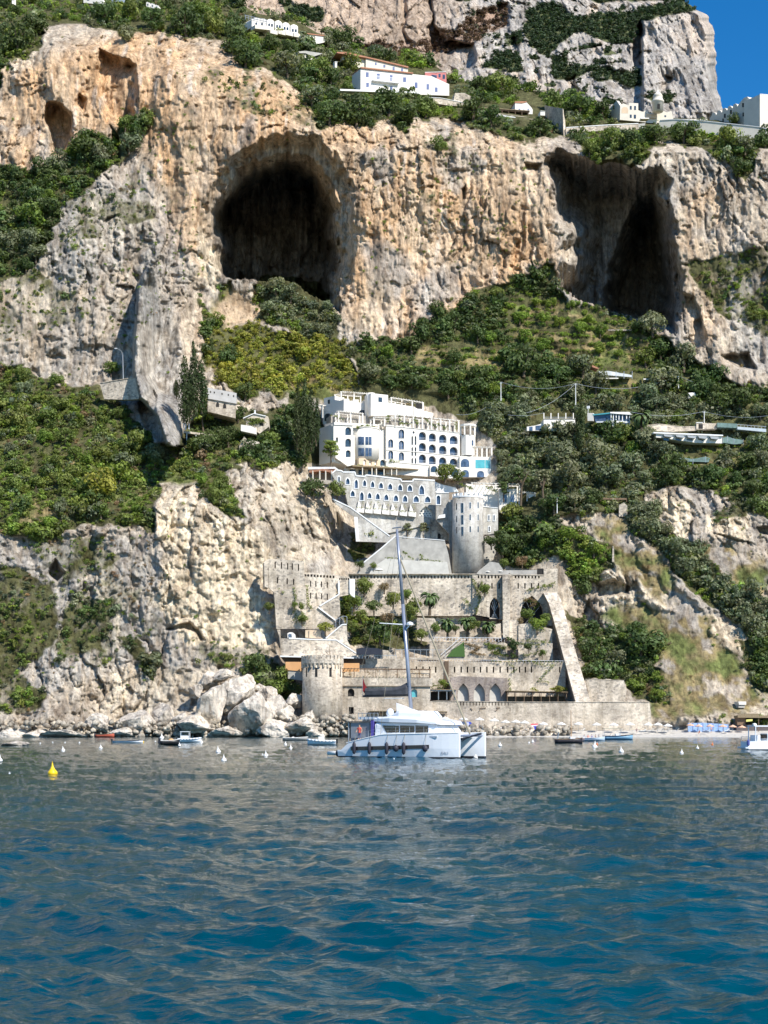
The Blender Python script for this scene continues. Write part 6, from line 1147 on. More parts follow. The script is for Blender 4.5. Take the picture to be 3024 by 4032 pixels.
# ------------------------------------------------------------------ left: little castle house, road wall, lamp
L1 = Fr(KD(855, 0)[0][0], 496, KD(1070, 0)[0][0], 497)
o = simple('small_castle_house', 'small pale stone castle like house with two pointed windows beside the cypresses', 'house', L1, KD(862, 420, 1070, 460, 1064, 640, 862, 590), LIME, 7, [hole(KD(934, 0)[0][0], KD(0, 522)[0][1], KD(0, 556)[0][1], 5.5, 'point'), hole(KD(985, 0)[0][0], KD(0, 532)[0][1], KD(0, 566)[0][1], 5.5, 'point')], DARK, base=KD(960, 610)[0])
slab(L1, KD(858, 418, 1072, 459, 1070, 536, 860, 498), .6, .5, [hole(KD(x, 0)[0][0], KD(0, y)[0][1], KD(0, y+14)[0][1], 2.5, 'rect') for x, y in ((882, 444), (910, 448), (966, 458), (1012, 466), (1050, 474))]).build('parapet', plain('pale_parapet', (.5, .48, .45), .9, var=.12), o)
L2 = Fr(KD(70, 0)[0][0], 503, KD(340, 0)[0][0], 500)
o = simple('roadside_retaining_wall', 'pale curved stone retaining wall under the coast road left of the rock spire', 'wall', L2, KD(80, 385, 320, 345, 380, 350, 360, 500, 280, 505, 110, 500), RUBBLE, 2); coping(o, L2, KD(80, 384, 320, 344), 2.5, .2, 1, LIME)
o = empty('street_lamp', P(*KD(250, 350)[0], 503), 0, 'tall street lamp on the road wall in front of the dark cliff shadow', 'street lamp'); z0 = P(*KD(250, 350)[0], 503)[2]; h = PZ(KD(0, 175)[0][1], 503)-z0
m = MB(); m.tube((0, 0, -.5), (-.2, 0, h), .16, .1); m.build('pole', METAL, o); m = MB(); m.path([(-.2, 0, h), (-.8, -.1, h+1.2), (-2.2, -.2, h+1.9)], .08); m.build('arm', METAL, o); m = MB(); m.box(-2.9, -.4, h+1.8, -2.0, 0, h+2.0); m.build('lamp_head', WHITEP, o)
L3 = Fr(KD(1100, 0)[0][0], 492, KD(1320, 0)[0][0], 492)
o = building('garden_terrace_house', 'low ivy covered stone house with white roof edges left of the hotel', 'house', *KD(1210, 760)[0], 491); slab(L3, KD(1140, 640, 1200, 612, 1300, 625, 1306, 700, 1240, 750, 1140, 690), 5, 0).build('wall', LIME, o)
slab(L3, KD(1105, 690, 1180, 700, 1218, 720, 1218, 760, 1105, 735), 4, 1).build('white_wing', WHITE, o); m = MB(); bar(m, L3, *KD(1120, 640)[0], *KD(1198, 606)[0], 3, .4, 4); bar(m, L3, *KD(1198, 606)[0], *KD(1285, 625)[0], 3, .4, 4); bar(m, L3, *KD(1205, 580)[0], *KD(1205, 610)[0], 5, 0, .8); m.build('roof_edge', WHITEP, o)
foliage_part(o, 'ivy', L3, along(KD(1150, 650, 1240, 650, 1180, 680, 1280, 660), 6), 1.0, 'g', .4); windows(o, L3, [KD(1240, 672, 1266, 678, 1266, 696, 1240, 690)], DARK, -.06)
o = building('garden_path_walls', 'low pale stone garden walls stepping down below the terrace house', 'wall', *KD(1180, 900)[0], 488); slab(L3, KD(1095, 850, 1130, 780, 1150, 800, 1240, 820, 1240, 860, 1095, 875), 1, 2).build('upper_wall', RUBBLE, o)
o = building('white_post_shelter', 'dark carport with white posts below the cypresses', 'shelter', *KD(720, 840)[0], 492); L4 = Fr(KD(650, 0)[0][0], 492, KD(800, 0)[0][0], 492)
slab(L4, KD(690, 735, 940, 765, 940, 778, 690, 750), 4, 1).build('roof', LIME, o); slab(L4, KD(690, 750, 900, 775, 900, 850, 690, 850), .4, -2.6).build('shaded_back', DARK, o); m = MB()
for x, y0_, y1_ in ((690, 628, 715), (705, 672, 728), (728, 665, 722), (712, 750, 850), (780, 760, 850)): bar(m, L4, *KD(x, y0_)[0], *KD(x, y1_)[0], 4, .8, .3)
m.build('post', WHITEP, o)
# ------------------------------------------------------------------ right: glass walled houses, annex, polytunnel, nets
def gD(Kf, x, y): return ground(*Kf(x, y)[0])-3
d1 = gD(KC, 330, 480); G1 = Fr(KC(220, 0)[0][0], d1, KC(440, 0)[0][0], d1+1)
o = simple('white_roof_terrace_house', 'low white house with open roof terrace posts right of the hotel', 'house', G1, KC(228, 405, 428, 405, 430, 480, 228, 478), WHITE, 6, base=KC(330, 478)[0]); coping(o, G1, KC(226, 404, 430, 404), 2, .2, .6, CONCR); 
for x in (230, 275, 322, 370, 418): m = MB(); bar(m, G1, *KC(x, 366)[0], *KC(x, 406)[0], 3.5, -.1, .3); m.build('terrace_post', WHITE, o)
m = MB(); bar(m, G1, *KC(230, 392)[0], *KC(418, 393)[0], 1.2, -.2, .06); m.build('railing', METAL, o); slab(G1, KC(125, 450, 180, 442, 226, 428, 226, 476, 125, 476), 4, -1).build('side_wing', WHITE, o); windows(o, G1, [KC(140, 452, 160, 450, 160, 474, 140, 474), KC(180, 446, 215, 442, 215, 472, 180, 472)], BLUEG, .94)
m = MB(); m.box(0, 0, 0, .01, .01, .01) if False else None
d2 = gD(KC, 720, 465)-3; G2 = Fr(KC(510, 0)[0][0], d2+3, KC(660, 0)[0][0], d2); G3 = Fr(KC(656, 0)[0][0], d2, KC(790, 0)[0][0], d2+1)
o = building('glass_walled_house', 'white villa with glazed corner veranda and flat roof right of the hotel', 'house', *KC(720, 465)[0], d2)
slab(G3, KC(656, 430, 780, 432, 780, 466, 700, 470, 656, 440), 6, -.3).build('wall', WHITE, o); slab(G2, KC(540, 376, 656, 364, 656, 372, 540, 384), 4, .4).build('roof', TEAL, o); slab(G3, KC(650, 362, 770, 362, 790, 378, 780, 380, 650, 370), 7, .6).build('roof', WHITEP, o)
slab(G2, KC(545, 384, 655, 372, 655, 430, 560, 428), .2, -.2).build('glazing', BLUEG, o); slab(G3, KC(660, 372, 776, 376, 776, 432, 660, 430), .2, -.6).build('glazing', BLUEG, o); slab(G2, KC(508, 368, 546, 368, 546, 418, 510, 418), 3, .4).build('white_block', WHITE, o)
m = MB()
for x in (658, 672, 690, 708, 730, 775): bar(m, G3, *KC(x, 368)[0], *KC(x, 432)[0], 3, .1, .25)
bar(m, G3, *KC(656, 420)[0], *KC(780, 425)[0], 7, .1, .15); bar(m, G3, *KC(756, 370)[0], *KC(756, 466)[0], 3.5, .2, .3); bar(m, G2, *KC(565, 424)[0], *KC(655, 422)[0], 6, .1, .15); m.build('mullion', WHITEP, o)
m = MB(); wall(m, G2, KC(503, 322, 520, 320, 520, 336, 503, 338), (), .5, 0); bar(m, G2, *KC(511, 336)[0], *KC(511, 370)[0], 1.4, 0, .1); m.build('satellite_dish', WHITEP, o)
d3 = gD(KC, 1150, 560)-3; G4 = Fr(KC(930, 0)[0][0], d3, KC(1365, 0)[0][0], d3+2)
o = building('long_white_annex', 'long low white house with flat roof and slanted awnings on the right slope', 'house', *KC(1150, 560)[0], d3)
slab(G4, KC(945, 498, 1365, 516, 1365, 560, 1200, 556, 985, 525, 945, 522), 6, 0).build('wall', WHITE, o); slab(G4, KC(925, 490, 1368, 508, 1368, 516, 925, 498), 7, .7).build('flat_roof', WHITEP, o)
for x in (985, 1062, 1135, 1205, 1280): slab(G4, KC(x, 508+(x-985)*.04, x+58, 512+(x-985)*.04, x+52, 526+(x-985)*.05, x+8, 520+(x-985)*.05), 1.4, 1.4).build('awning', plain('grey_awning', (.35, .37, .38), .8), o); windows(o, G4, [KC(x+8, 524+(x-985)*.05, x+40, 528+(x-985)*.05, x+40, 544, x+8, 538)], GLASS, -.06)
d4 = gD(KC, 1040, 480)-1; G5 = Fr(KC(880, 0)[0][0], d4, KC(1659, 0)[0][0], d4+1)
o = simple('orchard_retaining_wall', 'pale stone retaining wall running right from the palm above the long annex', 'wall', G5, KC(870, 446, 960, 436, 1100, 452, 1200, 450, 1200, 478, 1050, 486, 880, 480), RUBBLE, 1); coping(o, G5, KC(870, 446, 960, 436, 1100, 452), 1.6, .1, .6, LIME)
m = MB()
o = simple('stone_store', 'small pale stone store with white frame above the annex roof', 'shed', G5, KC(1200, 430, 1330, 435, 1330, 470, 1200, 472), RUBBLE, 3, [KC(1215, 440, 1240, 440, 1240, 468, 1215, 468)], DARK, n0=.5); coping(o, G5, KC(1198, 430, 1240, 429), 2, .8)
d5 = gD(KC, 1560, 500)-1; G6 = Fr(KC(1335, 0)[0][0], d5, KC(1680, 0)[0][0], d5)
o = building('green_net_greenhouse', 'long greenhouse with pale green netting and metal frame at the right edge', 'greenhouse', *KC(1560, 490)[0], d5); slab(G6, KC(1336, 428, 1460, 435, 1460, 462, 1336, 456), 4, 0).build('netting', plain('green_netting', (.16, .24, .22), .9, var=.25, scale=1), o); slab(G6, KC(1462, 455, 1645, 470, 1645, 490, 1462, 472), 3, .5).build('pale_roof', plain('pale_blue_sheet', (.5, .56, .6), .6), o)
m = MB()
for k in range(9): x = 1465+k*22; bar(m, G6, *KC(x, 440+k)[0], *KC(x, 470+k*1.2)[0], 1.2, -.3, .1)
bar(m, G6, *KC(1462, 438)[0], *KC(1650, 452)[0], 1.4, -.3, .1); m.build('frame', METAL, o)
for i, (pl, lab) in enumerate(((KC(1370, 525, 1400, 516, 1440, 530, 1500, 538, 1500, 562, 1440, 566, 1372, 555), 'grey green shade net right of the long white annex'), (KC(1026, 645, 1100, 648, 1180, 660, 1260, 645, 1290, 655, 1280, 680, 1160, 676, 1026, 680), 'grey green shade net stretched below the long white annex'))):
    d = ground(*pl[4])-3; f_ = Fr(pl[0][0], d, pl[2][0], d+.5); o = empty('shade_net', f_.pt(*pl[4]), 0, lab, 'net', 'shade nets'); WORLD[o.name] = Matrix.Translation(f_.pt(*pl[4])).inverted(); slab(f_, pl, 2.5, 0).build('netting', plain('green_netting', (.16, .24, .22), .9), o)
    m = MB()
    for q in pl[:4]: bar(m, f_, q[0], q[1]-2, q[0], q[1]+22, 1.4, .1, .1)
    m.build('post', METAL, o)
d6 = gD(KC, 690, 140)-2; G7 = Fr(KC(575, 0)[0][0], d6, KC(800, 0)[0][0], d6+1)
o = building('polytunnel', 'white plastic covered polytunnel on the terraces below the right cave', 'greenhouse', *KC(690, 140)[0], d6); slab(G7, KC(580, 100, 640, 98, 700, 108, 760, 118, 792, 126, 790, 138, 700, 130, 630, 124, 580, 122), 4, 0).build('plastic_cover', plain('milky_plastic', (.6, .62, .62), .5, var=.2, scale=.6), o); slab(G7, KC(582, 146, 700, 146, 700, 152, 582, 152), 1, 1).build('base_wall', WHITE, o)
m = MB()
for x in (582, 632, 690, 740, 792): bar(m, G7, *KC(x, 100)[0], *KC(x, 148)[0], 1.5, .1, .12)
m.build('frame', METAL, o); slab(G7, KC(540, 60, 580, 80, 576, 86, 536, 72), 4, 0).build('tiled_roof', TERR, o); slab(G7, KC(860, 150, 955, 154, 955, 162, 860, 158), 1, 1).build('base_wall', WHITE, o)
for i, (pl, lab) in enumerate(((KC(1150, 238, 1190, 234, 1200, 252, 1170, 262), 'small white tank roof among the olive trees on the right slope'), (KC(720, 662, 800, 662, 800, 672, 740, 678), 'small pale shed roof among olive trees below the glass walled house'), (KE(1450, 1638, 1505, 1638, 1505, 1660, 1455, 1660), 'small white box hut low on the grassy right slope'))):
    d = ground(*pl[2])-3; f_ = Fr(pl[0][0], d, pl[1][0], d+.5); o = simple('small_roof_shed', lab, 'shed', f_, pl, WHITE, 3, part='roof'); slab(f_, [(pl[0][0]+3, pl[2][1]), (pl[1][0]-3, pl[2][1]), (pl[1][0]-3, pl[2][1]+12), (pl[0][0]+3, pl[2][1]+12)], 2.4, -.4).build('wall', CONCR, o)
# terrace walls on the right slope
for i, (pl, lab) in enumerate(((KE(170, 180, 360, 195, 660, 200, 660, 212, 360, 207, 170, 192), 'dark timber fence rail on the upper right garden terrace'), (KE(606, 250, 640, 232, 665, 255, 665, 330, 606, 330), 'small grey stone pier on the right garden terrace'), (KE(370, 1480, 640, 1488, 660, 1560, 640, 1640, 400, 1640), 'rough stone wall behind the sea wall right of the buttress'), (KE(560, 540, 570, 545, 572, 650, 558, 650), 'thin grey stone edge beside the bright creeper'), (KB(730, 1915, 870, 1915, 870, 1922, 730, 1922), 'short pale terrace rail under the right cave mouth'))):
    d = ground((pl[0][0]+pl[1][0])/2, max(p[1] for p in pl))-2.2; f_ = Fr(pl[0][0]-2, d, pl[1][0]+2, d); o = simple('terrace_fence' if i == 0 or i == 4 else 'stone_wall', lab, 'fence' if i in (0, 4) else 'wall', f_, pl, WOOD if i == 0 else RUBBLE, .7)
    if i == 0:
        m = MB()
        for k in range(9): m = MB(); q = lerp(pl[0], pl[2], k/8); bar(m, f_, q[0], q[1], q[0], q[1]+16, 1.6, 0, .15); m.build('post', WOOD, o)
    else: coping(o, f_, [pl[0], pl[1]], 1.5, .1, .8, LIME)
# utility poles and wires
POL = []
for (x, yt, yb, lab) in ((1082*O_, 825*O_, 860*O_, 'leftmost slim white utility pole on the slope above the hotel'), (*KC(432, 178, 432, 296)[0], KC(0, 296)[0][1], 'tall white utility pole above the roof terrace house'), (*KC(1088, 130, 1088, 190)[0], KC(0, 190)[0][1], 'utility pole hidden in olives below the right cave'), (*KC(1252, 355)[0], KC(0, 420)[0][1], 'short pole above the orchard wall on the right'), (*KE(168, 185)[0], KE(0, 285)[0][1], 'small pole on the garden terrace right of the castle')):
    d = ground(x, yb)-4; o = empty('utility_pole', P(x, yb, d), 0, lab, 'pole', 'utility poles on the right slope'); h = PZ(yt, d)-PZ(yb, d)
    m = MB(); m.tube((0, 0, -1), (0, 0, h), .15, .1); m.build('pole', WHITEP, o); m = MB(); m.box(-.5, -.06, h-.5, .5, .06, h-.35); m.build('crossarm', METAL, o); POL.append(P(x, yt, d))
def wire(a, b, sag, lab):
    m = MB(); pts = [Vector(a).lerp(Vector(b), t/12)-Vector((0, 0, sag*4*(t/12)*(1-t/12))) for t in range(13)]; m.path(pts, .045, 4); tag(m.build('power_line', METAL), lab, 'cable', 'wires between the utility poles')
wire(POL[0], POL[1], 2, 'sagging wire between the two left utility poles'); wire(POL[1], POL[2], 3, 'sagging wire from the tall white pole across the olive trees'); wire(POL[2], P(*KC(1700, 250)[0], POL[2][1]), 2, 'wire running right from the hidden pole to the cliff foot')
wire(P(*KC(-330, 375)[0], 505), P(*KC(-140, 330)[0], 505), 1, 'short wire above the hotel roof'); wire(P(*KC(0, 378)[0], 503), P(*KC(230, 365)[0], 503), .6, 'wire running left from the roof terrace house'); wire(POL[1], P(*KC(120, 365)[0], 505), 1.5, 'wire slanting down left from the tall white pole'); wire(P(*KC(780, 358)[0], 500), POL[3], 1.5, 'wire from the glass walled house to the short pole'); wire(POL[3], P(*KC(1700, 375)[0], 502), 1.5, 'wire running right from the short pole')
# ------------------------------------------------------------------ boulders
def rockproto(seed, cuts=13, sub=4):
    rr = random.Random(seed); bm = bmesh.new(); bmesh.ops.create_icosphere(bm, subdivisions=sub, radius=1)
    pl = []
    for k in range(cuts):
        n = Vector((rr.gauss(0, 1), rr.gauss(0, 1), rr.gauss(0, .8))).normalized(); pl.append((n, rr.uniform(.5, .82)))
    for v in bm.verts:
        p = v.co.copy()
        for n, d in pl:
            e = p.dot(n)-d
            if e > 0: p -= n*e
        from mathutils import noise as mn
        q_ = p*2.2+Vector((seed, 0, 0)); p *= 1+.16*(mn.fractal(q_, .9, 2.1, 5))
        v.co = p+Vector((rr.uniform(-1, 1), rr.uniform(-1, 1), rr.uniform(-1, 1)))*.008
    me = bpy.data.meshes.new('boulder'); bm.to_mesh(me); bm.free(); me.materials.append(BOULD)
    a = me.color_attributes.new('Col', 'FLOAT_COLOR', 'POINT')
    for i, v in enumerate(me.vertices):
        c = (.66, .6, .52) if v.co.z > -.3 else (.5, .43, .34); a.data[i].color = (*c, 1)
    return me
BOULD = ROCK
RP = [rockproto(900+i) for i in range(7)]
def Dw(y): return 3*F/max(4, y-V0)
def boulder(Kf, cx, cy, rw, rh, label, D=None, tilt=0, sc=None, group='pale boulders piled along the shore'):
    x, y = Kf(cx, cy)[0]; s = sc; D = D or 433; o = bpy.data.objects.new('boulder', RP[int(cx*3+cy) % 7]); link(o); o.location = P(x, y, D)
    w_, h_ = rw/s/F*D, rh/s/F*D; o.scale = (w_*1.35, w_*1.15, h_*1.4); o.rotation_euler = (random.uniform(-.2, .2), tilt, random.uniform(0, .6)); return tag(o, label, 'boulder', group, 'thing')
BL = [(1100, 505, 80, 105, .45, 'tall slab boulder leaning left in the middle of the pile', 429), (1240, 440, 95, 70, -.4, 'large pale boulder sloping down right near the pile top', 433), (1315, 540, 90, 105, .1, 'largest upright pale boulder right of the leaning slab', 428), (1090, 372, 48, 42, 0, 'grey block near the top left of the pile', 437), (1175, 345, 62, 30, -.3, 'long thin slab lying on top of the pile', 437),
      (1440, 525, 52, 60, 0, 'rounded boulder above the low seaside rocks right of the largest one', 431), (1400, 455, 50, 40, 0, 'small boulder on the upper right shoulder of the pile', 436), (1490, 560, 50, 42, .2, 'boulder below the bush at the right end of the pile', 430), (1020, 598, 105, 45, 0, 'broad low boulder at the water left of the leaning slab', 428), (1175, 645, 68, 32, 0, 'low rock at the waterline under the leaning slab', 426), (1425, 632, 85, 42, 0, 'wide low boulder at the waterline under the pile', 427),
      (1570, 608, 78, 46, 0, 'broad sloping boulder near the dinghy', 428), (1628, 566, 55, 38, 0, 'pale boulder beside the foot of the round shore tower', 430), (1530, 480, 42, 36, 0, 'small upper boulder below the dark bush', 434), (640, 640, 55, 28, 0, 'low rock beside the red boat', 428), (505, 592, 62, 38, 0, 'whitish knob left of the red boat', 431), (330, 660, 100, 22, 0, 'long flat white rock shelf left of the red boat', 428), (60, 655, 85, 30, 0, 'pale rock shelf at the left edge of the shore', 428), (185, 660, 70, 22, 0, 'low flat rock between the two left shelves', 427),
      (955, 570, 45, 36, 0, 'small block behind the white inflatable boat', 431), (1345, 415, 38, 28, 0, 'small rock on the skyline of the pile', 437), (1020, 430, 40, 34, .4, 'grey block at the upper left of the pile', 436), (1645, 655, 55, 30, 0, 'rounded rock by the water left of the tower foot', 427), (740, 600, 110, 60, 0, 'large pale hump at the cliff foot behind the dark boat', 432), (870, 560, 60, 60, -.2, 'pale rock rib at the cliff foot left of the pile', 434), (1255, 590, 40, 60, 0, 'narrow boulder wedged between the slab and the largest boulder', 430), (1380, 580, 50, 60, .3, 'boulder leaning on the right side of the largest one', 428)]
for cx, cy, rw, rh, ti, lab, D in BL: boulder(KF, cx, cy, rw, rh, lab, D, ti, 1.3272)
for i, (cx, cy, rw, rh) in enumerate(((500, 570, 40, 24), (558, 560, 42, 27), (620, 563, 38, 24), (678, 562, 42, 24), (735, 562, 44, 26), (792, 572, 34, 18), (850, 574, 44, 16), (590, 545, 30, 18), (700, 543, 30, 16), (462, 555, 30, 22))):
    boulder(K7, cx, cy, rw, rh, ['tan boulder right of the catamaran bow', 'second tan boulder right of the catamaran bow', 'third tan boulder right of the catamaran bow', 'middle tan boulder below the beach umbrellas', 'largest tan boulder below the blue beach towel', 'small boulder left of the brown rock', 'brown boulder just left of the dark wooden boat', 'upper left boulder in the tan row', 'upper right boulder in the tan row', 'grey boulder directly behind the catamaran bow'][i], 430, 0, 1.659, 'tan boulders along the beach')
boulder(KF, 78, 702, 55, 16, 'brown rock standing in the water at the far left', Dw(2400+712/1.3272), 0, 1.3272, 'rocks in the water')
# loose rubble along the waterline
V = []; Fc = []; C = []; rb = random.Random(4); bmv = [np.array([v.co[:] for v in RP[i].vertices]) for i in range(7)]; lo = rockproto(77, 8, 1); lv = np.array([v.co[:] for v in lo.vertices]); lf = np.array([p.vertices[:] for p in lo.polygons]); nb = 0
for k in range(1500):
    t = rb.random()
    if t < .7: x = rb.uniform(-150, 1290); y = rb.uniform(2845, 2905) if x < 1000 else rb.uniform(2820, 2900)
    elif t < .85: x = rb.uniform(1220, 1400); y = rb.uniform(2820, 2895)
    else: x = rb.uniform(1750, 2250); y = rb.uniform(2862, 2900)
    s = rb.uniform(.25, 1.3)**1.3; D = (431 if x < 1700 else 431)-rb.uniform(-1, 4); p = np.array(P(x, y, D)); a = rb.uniform(0, 6.28); ca, sa = math.cos(a), math.sin(a)
    q = lv*np.array([s*1.3, s, s*.8]); q = np.stack([q[:, 0]*ca-q[:, 1]*sa, q[:, 0]*sa+q[:, 1]*ca, q[:, 2]], 1)+p; V.append(q); Fc.append(lf+nb); nb += len(lv); C.append(np.tile(np.array([.5, .45, .37])*rb.uniform(.6, 1.25), (len(lv), 1)))
tag(npmesh('shore_rubble', np.concatenate(V), np.concatenate(Fc), ROCK, col=np.concatenate(C)), 'loose pale stones and broken rocks along the waterline', 'rubble', kind='stuff')
# beach strip
m = MB(); m.add([P(1740, 2880, 436), P(3300, 2872, 436), P(3300, 2904, 424), P(1740, 2905, 424)], [(0, 3, 2, 1)]); tag(m.build('beach', plain('pale_shingle', (.5, .47, .42), .9, var=.2, scale=1.5, bmp=.05)), kind='structure')
# ------------------------------------------------------------------ umbrellas, beds
UMW = plain('umbrella_cloth', (.8, .78, .72), .8, var=.05)
def umbrella(x, y, D, label, wpx=36, mat=UMW, group='beach umbrellas along the shore', base=None):
    z = PZ(y, D); zb = base if base is not None else EYE+(V0-2882)/F*D; X = PX(x, D); o = empty('beach_umbrella', (X, D, zb), 0, label, 'umbrella', group); r_ = wpx/2/F*D; h = z-zb
    m = MB(); m.tube((0, 0, 0), (0, 0, h), .04, n=6); m.build('pole', METAL, o)
    m = MB(); n = 8; v = [(0, 0, h+.1)]+[(r_*math.cos(2*math.pi*k/n), r_*math.sin(2*math.pi*k/n), h-r_*.42) for k in range(n)]+[(r_*.97*math.cos(2*math.pi*k/n), r_*.97*math.sin(2*math.pi*k/n), h-r_*.42-.16) for k in range(n)]
    m.add(v, [(0, 1+k, 1+(k+1) % n) for k in range(n)]+[(1+k, 1+n+k, 1+n+(k+1) % n, 1+(k+1) % n) for k in range(n)]); m.build('canopy', mat, o, norm=False)
us = [(K7(a, b)[0], l) for a, b, l in ((20, 432, 'first beach umbrella showing above the catamaran cabin'), (100, 446, 'white umbrella above the front of the catamaran roof'), (170, 452, 'white umbrella left of the forestay'), (290, 455, 'white umbrella behind the catamaran forestay'), (395, 458, 'white umbrella just right of the forestay'), (492, 464, 'white umbrella above the grey boulder'), (565, 474, 'white umbrella above the first tan boulders'), (632, 473, 'pinkish white umbrella left of the blue towels'), (690, 478, 'white umbrella above the middle tan boulders'), (812, 487, 'white umbrella right of the blue towels'), (930, 488, 'white umbrella left of the wooden mast'), (1040, 487, 'white umbrella right of the wooden mast'), (1160, 491, 'white umbrella above the crowded boat'), (1272, 492, 'white umbrella above the blue canopy boat'), (1378, 490, 'white umbrella above the bow of the blue boat'), (1497, 491, 'white umbrella at the end of the sea wall'))]
us += [(K8(a, b)[0], l) for a, b, l in ((880, 172, 'cream umbrella just past the end of the sea wall'), (950, 180, 'white umbrella second past the end of the sea wall'))]
for i, ((x, y), l) in enumerate(us): umbrella(x, y, 433-(i % 3), l, 38)
OR = plain('peach_cloth', (.75, .45, .3), .8)
for a, b, l in ((1110, 178, 'leftmost peach umbrella over the blue screen'), (1170, 184, 'second peach umbrella over the blue screen'), (1250, 184, 'third peach umbrella over the blue screen'), (1340, 186, 'fourth peach umbrella over the blue screen'), (1410, 188, 'peach umbrella left of the beach shack'), (1475, 192, 'rightmost peach umbrella under the beach shack')): umbrella(*K8(a, b)[0], 432, l, 32, OR, 'peach beach umbrellas')
for (a, b), l in ((K4(662, 196)[0], 'left white parasol on the terrace at the foot of the castle tower'), (K4(765, 192)[0], 'right white parasol on the terrace at the foot of the castle tower'), (K4(840, 212)[0], 'small brown parasol on the castle terrace')): umbrella(a, b, 476, l, 34 if 'white' in l else 28, UMW if 'white' in l else REED, 'terrace parasols', PZ(2266, 476))
umbrella(*K3(1165, 205)[0], 476, 'white parasol below the triangular wall on the castle terrace', 36, UMW, 'terrace parasols', PZ(2262, 476))
def lounger():
    o = empty('sun_lounger', (0, 0, 0), 0, 'x', 'sun lounger', 'white sun loungers on the beach'); m = MB(); m.box(-.9, -.32, .3, .5, .32, .38); m.build('seat', UMW, o); m = MB(); m.add([(.5, -.32, .34), (.5, .32, .34), (1.05, .32, .85), (1.05, -.32, .85), (.5, -.32, .4), (.5, .32, .4), (1.0, .32, .9), (1.0, -.32, .9)], [(0, 1, 2, 3), (4, 7, 6, 5), (0, 4, 5, 1), (2, 6, 7, 3), (0, 3, 7, 4), (1, 5, 6, 2)]); m.build('backrest', UMW, o)
    for x_, y_ in ((-.8, -.28), (-.8, .28), (.4, -.28), (.4, .28)): m = MB(); m.box(x_-.03, y_-.03, 0, x_+.03, y_+.03, .3); m.build('leg', METAL, o)
    return o
def copy_tree(o, parent=None):
    c = o.copy(); COL.objects.link(c); c.parent = parent
    for ch in o.children: copy_tree(ch, c)
    return c
L0 = lounger(); ps = [(2130, 'under the umbrella left of the wooden mast'), (2175, 'directly behind the dark wooden boat'), (2290, 'behind the crowded boat'), (2440, 'behind the blue boat bow'), (2500, 'right of the blue boat bow'), (2530, 'at the corner of the sea wall'), (2560, 'just past the sea wall corner'), (2600, 'between the two umbrellas past the sea wall'), (2625, 'right of the last white umbrella'), (2660, 'alone on the grey beach left of the blue screen'), (2780, 'in front of the blue screen'), (2860, 'right part of the beach before the shack')]
for i, (x, l) in enumerate(ps):
    c = L0 if i == 0 else copy_tree(L0); D = 429+(i*7 % 5)*.6; c['label'] = 'white sun lounger '+l; c.location = (PX(x, D), D, 1.0+(D-424)*.09); c.rotation_euler = (0, 0, random.uniform(-.6, .6))
def heap(Kf, poly, D, mat, name, label, cat, th=1.2):
    f_ = Fr(poly[0][0], D, poly[0][0]+60, D); return simple(name, label, cat, f_, poly, mat, th, part='body')
o = simple('blue_screen', 'long pale blue cloth screen on the beach near the shack', 'screen', Fr(K8(1080, 0)[0][0], 434, K8(1390, 0)[0][0], 434), K8(1092, 176, 1200, 172, 1380, 184, 1390, 240, 1092, 246), plain('pale_blue_cloth', (.3, .45, .75), .8, var=.3, scale=2), .15, part='cloth'); m = MB(); f_ = Fr(K8(1080, 0)[0][0], 433.8, K8(1390, 0)[0][0], 433.8)
for k in range(9): m = MB(); x = 1094+k*36; bar(m, f_, *K8(x, 170)[0], *K8(x, 248)[0], 1.2, 0, .08); m.build('post', METAL, o)
f_ = Fr(K8(1430, 0)[0][0], 434, K8(1700, 0)[0][0], 434)
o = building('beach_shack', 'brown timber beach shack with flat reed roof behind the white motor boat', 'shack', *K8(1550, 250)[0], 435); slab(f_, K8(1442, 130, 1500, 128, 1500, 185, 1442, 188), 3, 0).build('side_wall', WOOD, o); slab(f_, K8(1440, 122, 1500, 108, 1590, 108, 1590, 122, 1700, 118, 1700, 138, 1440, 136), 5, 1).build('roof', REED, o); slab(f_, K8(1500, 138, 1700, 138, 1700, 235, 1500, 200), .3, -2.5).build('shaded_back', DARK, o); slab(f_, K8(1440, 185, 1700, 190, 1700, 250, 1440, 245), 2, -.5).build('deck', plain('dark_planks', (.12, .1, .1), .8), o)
m = MB(); bar(m, f_, *K8(1590, 138)[0], *K8(1590, 235)[0], 2.5, .6, .2); m.build('post', WOOD, o); slab(f_, K8(1500, 150, 1545, 146, 1545, 160, 1500, 166), .2, .8).build('yellow_sign', plain('yellow_board', (.75, .7, .2), .6), o)
f_ = Fr(K6(990, 0)[0][0], 434, K6(1300, 0)[0][0], 434); o = simple('blue_tarpaulin', 'blue tarpaulin tent on the beach behind the catamaran bow', 'tent', f_, K6(1000, 440, 1060, 405, 1120, 395, 1250, 398, 1280, 430, 1295, 478, 1000, 470), plain('royal_blue_cloth', (.05, .08, .4), .7, var=.3), 2.5, part='cover'); slab(f_, K6(1125, 400, 1235, 402, 1250, 470, 1130, 470), .3, .3).build('white_panel', plain('lilac_white', (.55, .58, .75), .7), o)
f_ = Fr(K7(720, 0)[0][0], 432, K7(790, 0)[0][0], 432)
for i, (y0_, c, l) in enumerate(((498, (.7, .08, .1), 'red towel hanging above the blue one on the beach'), (506, (.75, .7, .7), 'white striped towel between the red and blue ones'), (514, (.04, .06, .5), 'dark blue towel hanging over the tan boulders'))): tag(slab(f_, K7(732, y0_, 776, y0_-2, 776, y0_+9+(12 if i == 2 else 0), 730, y0_+9+(12 if i == 2 else 0)), .1, i*.1).build('beach_towel', plain('towel%d' % i, c, .9)), l, 'towel', 'towels on the beach', 'thing')

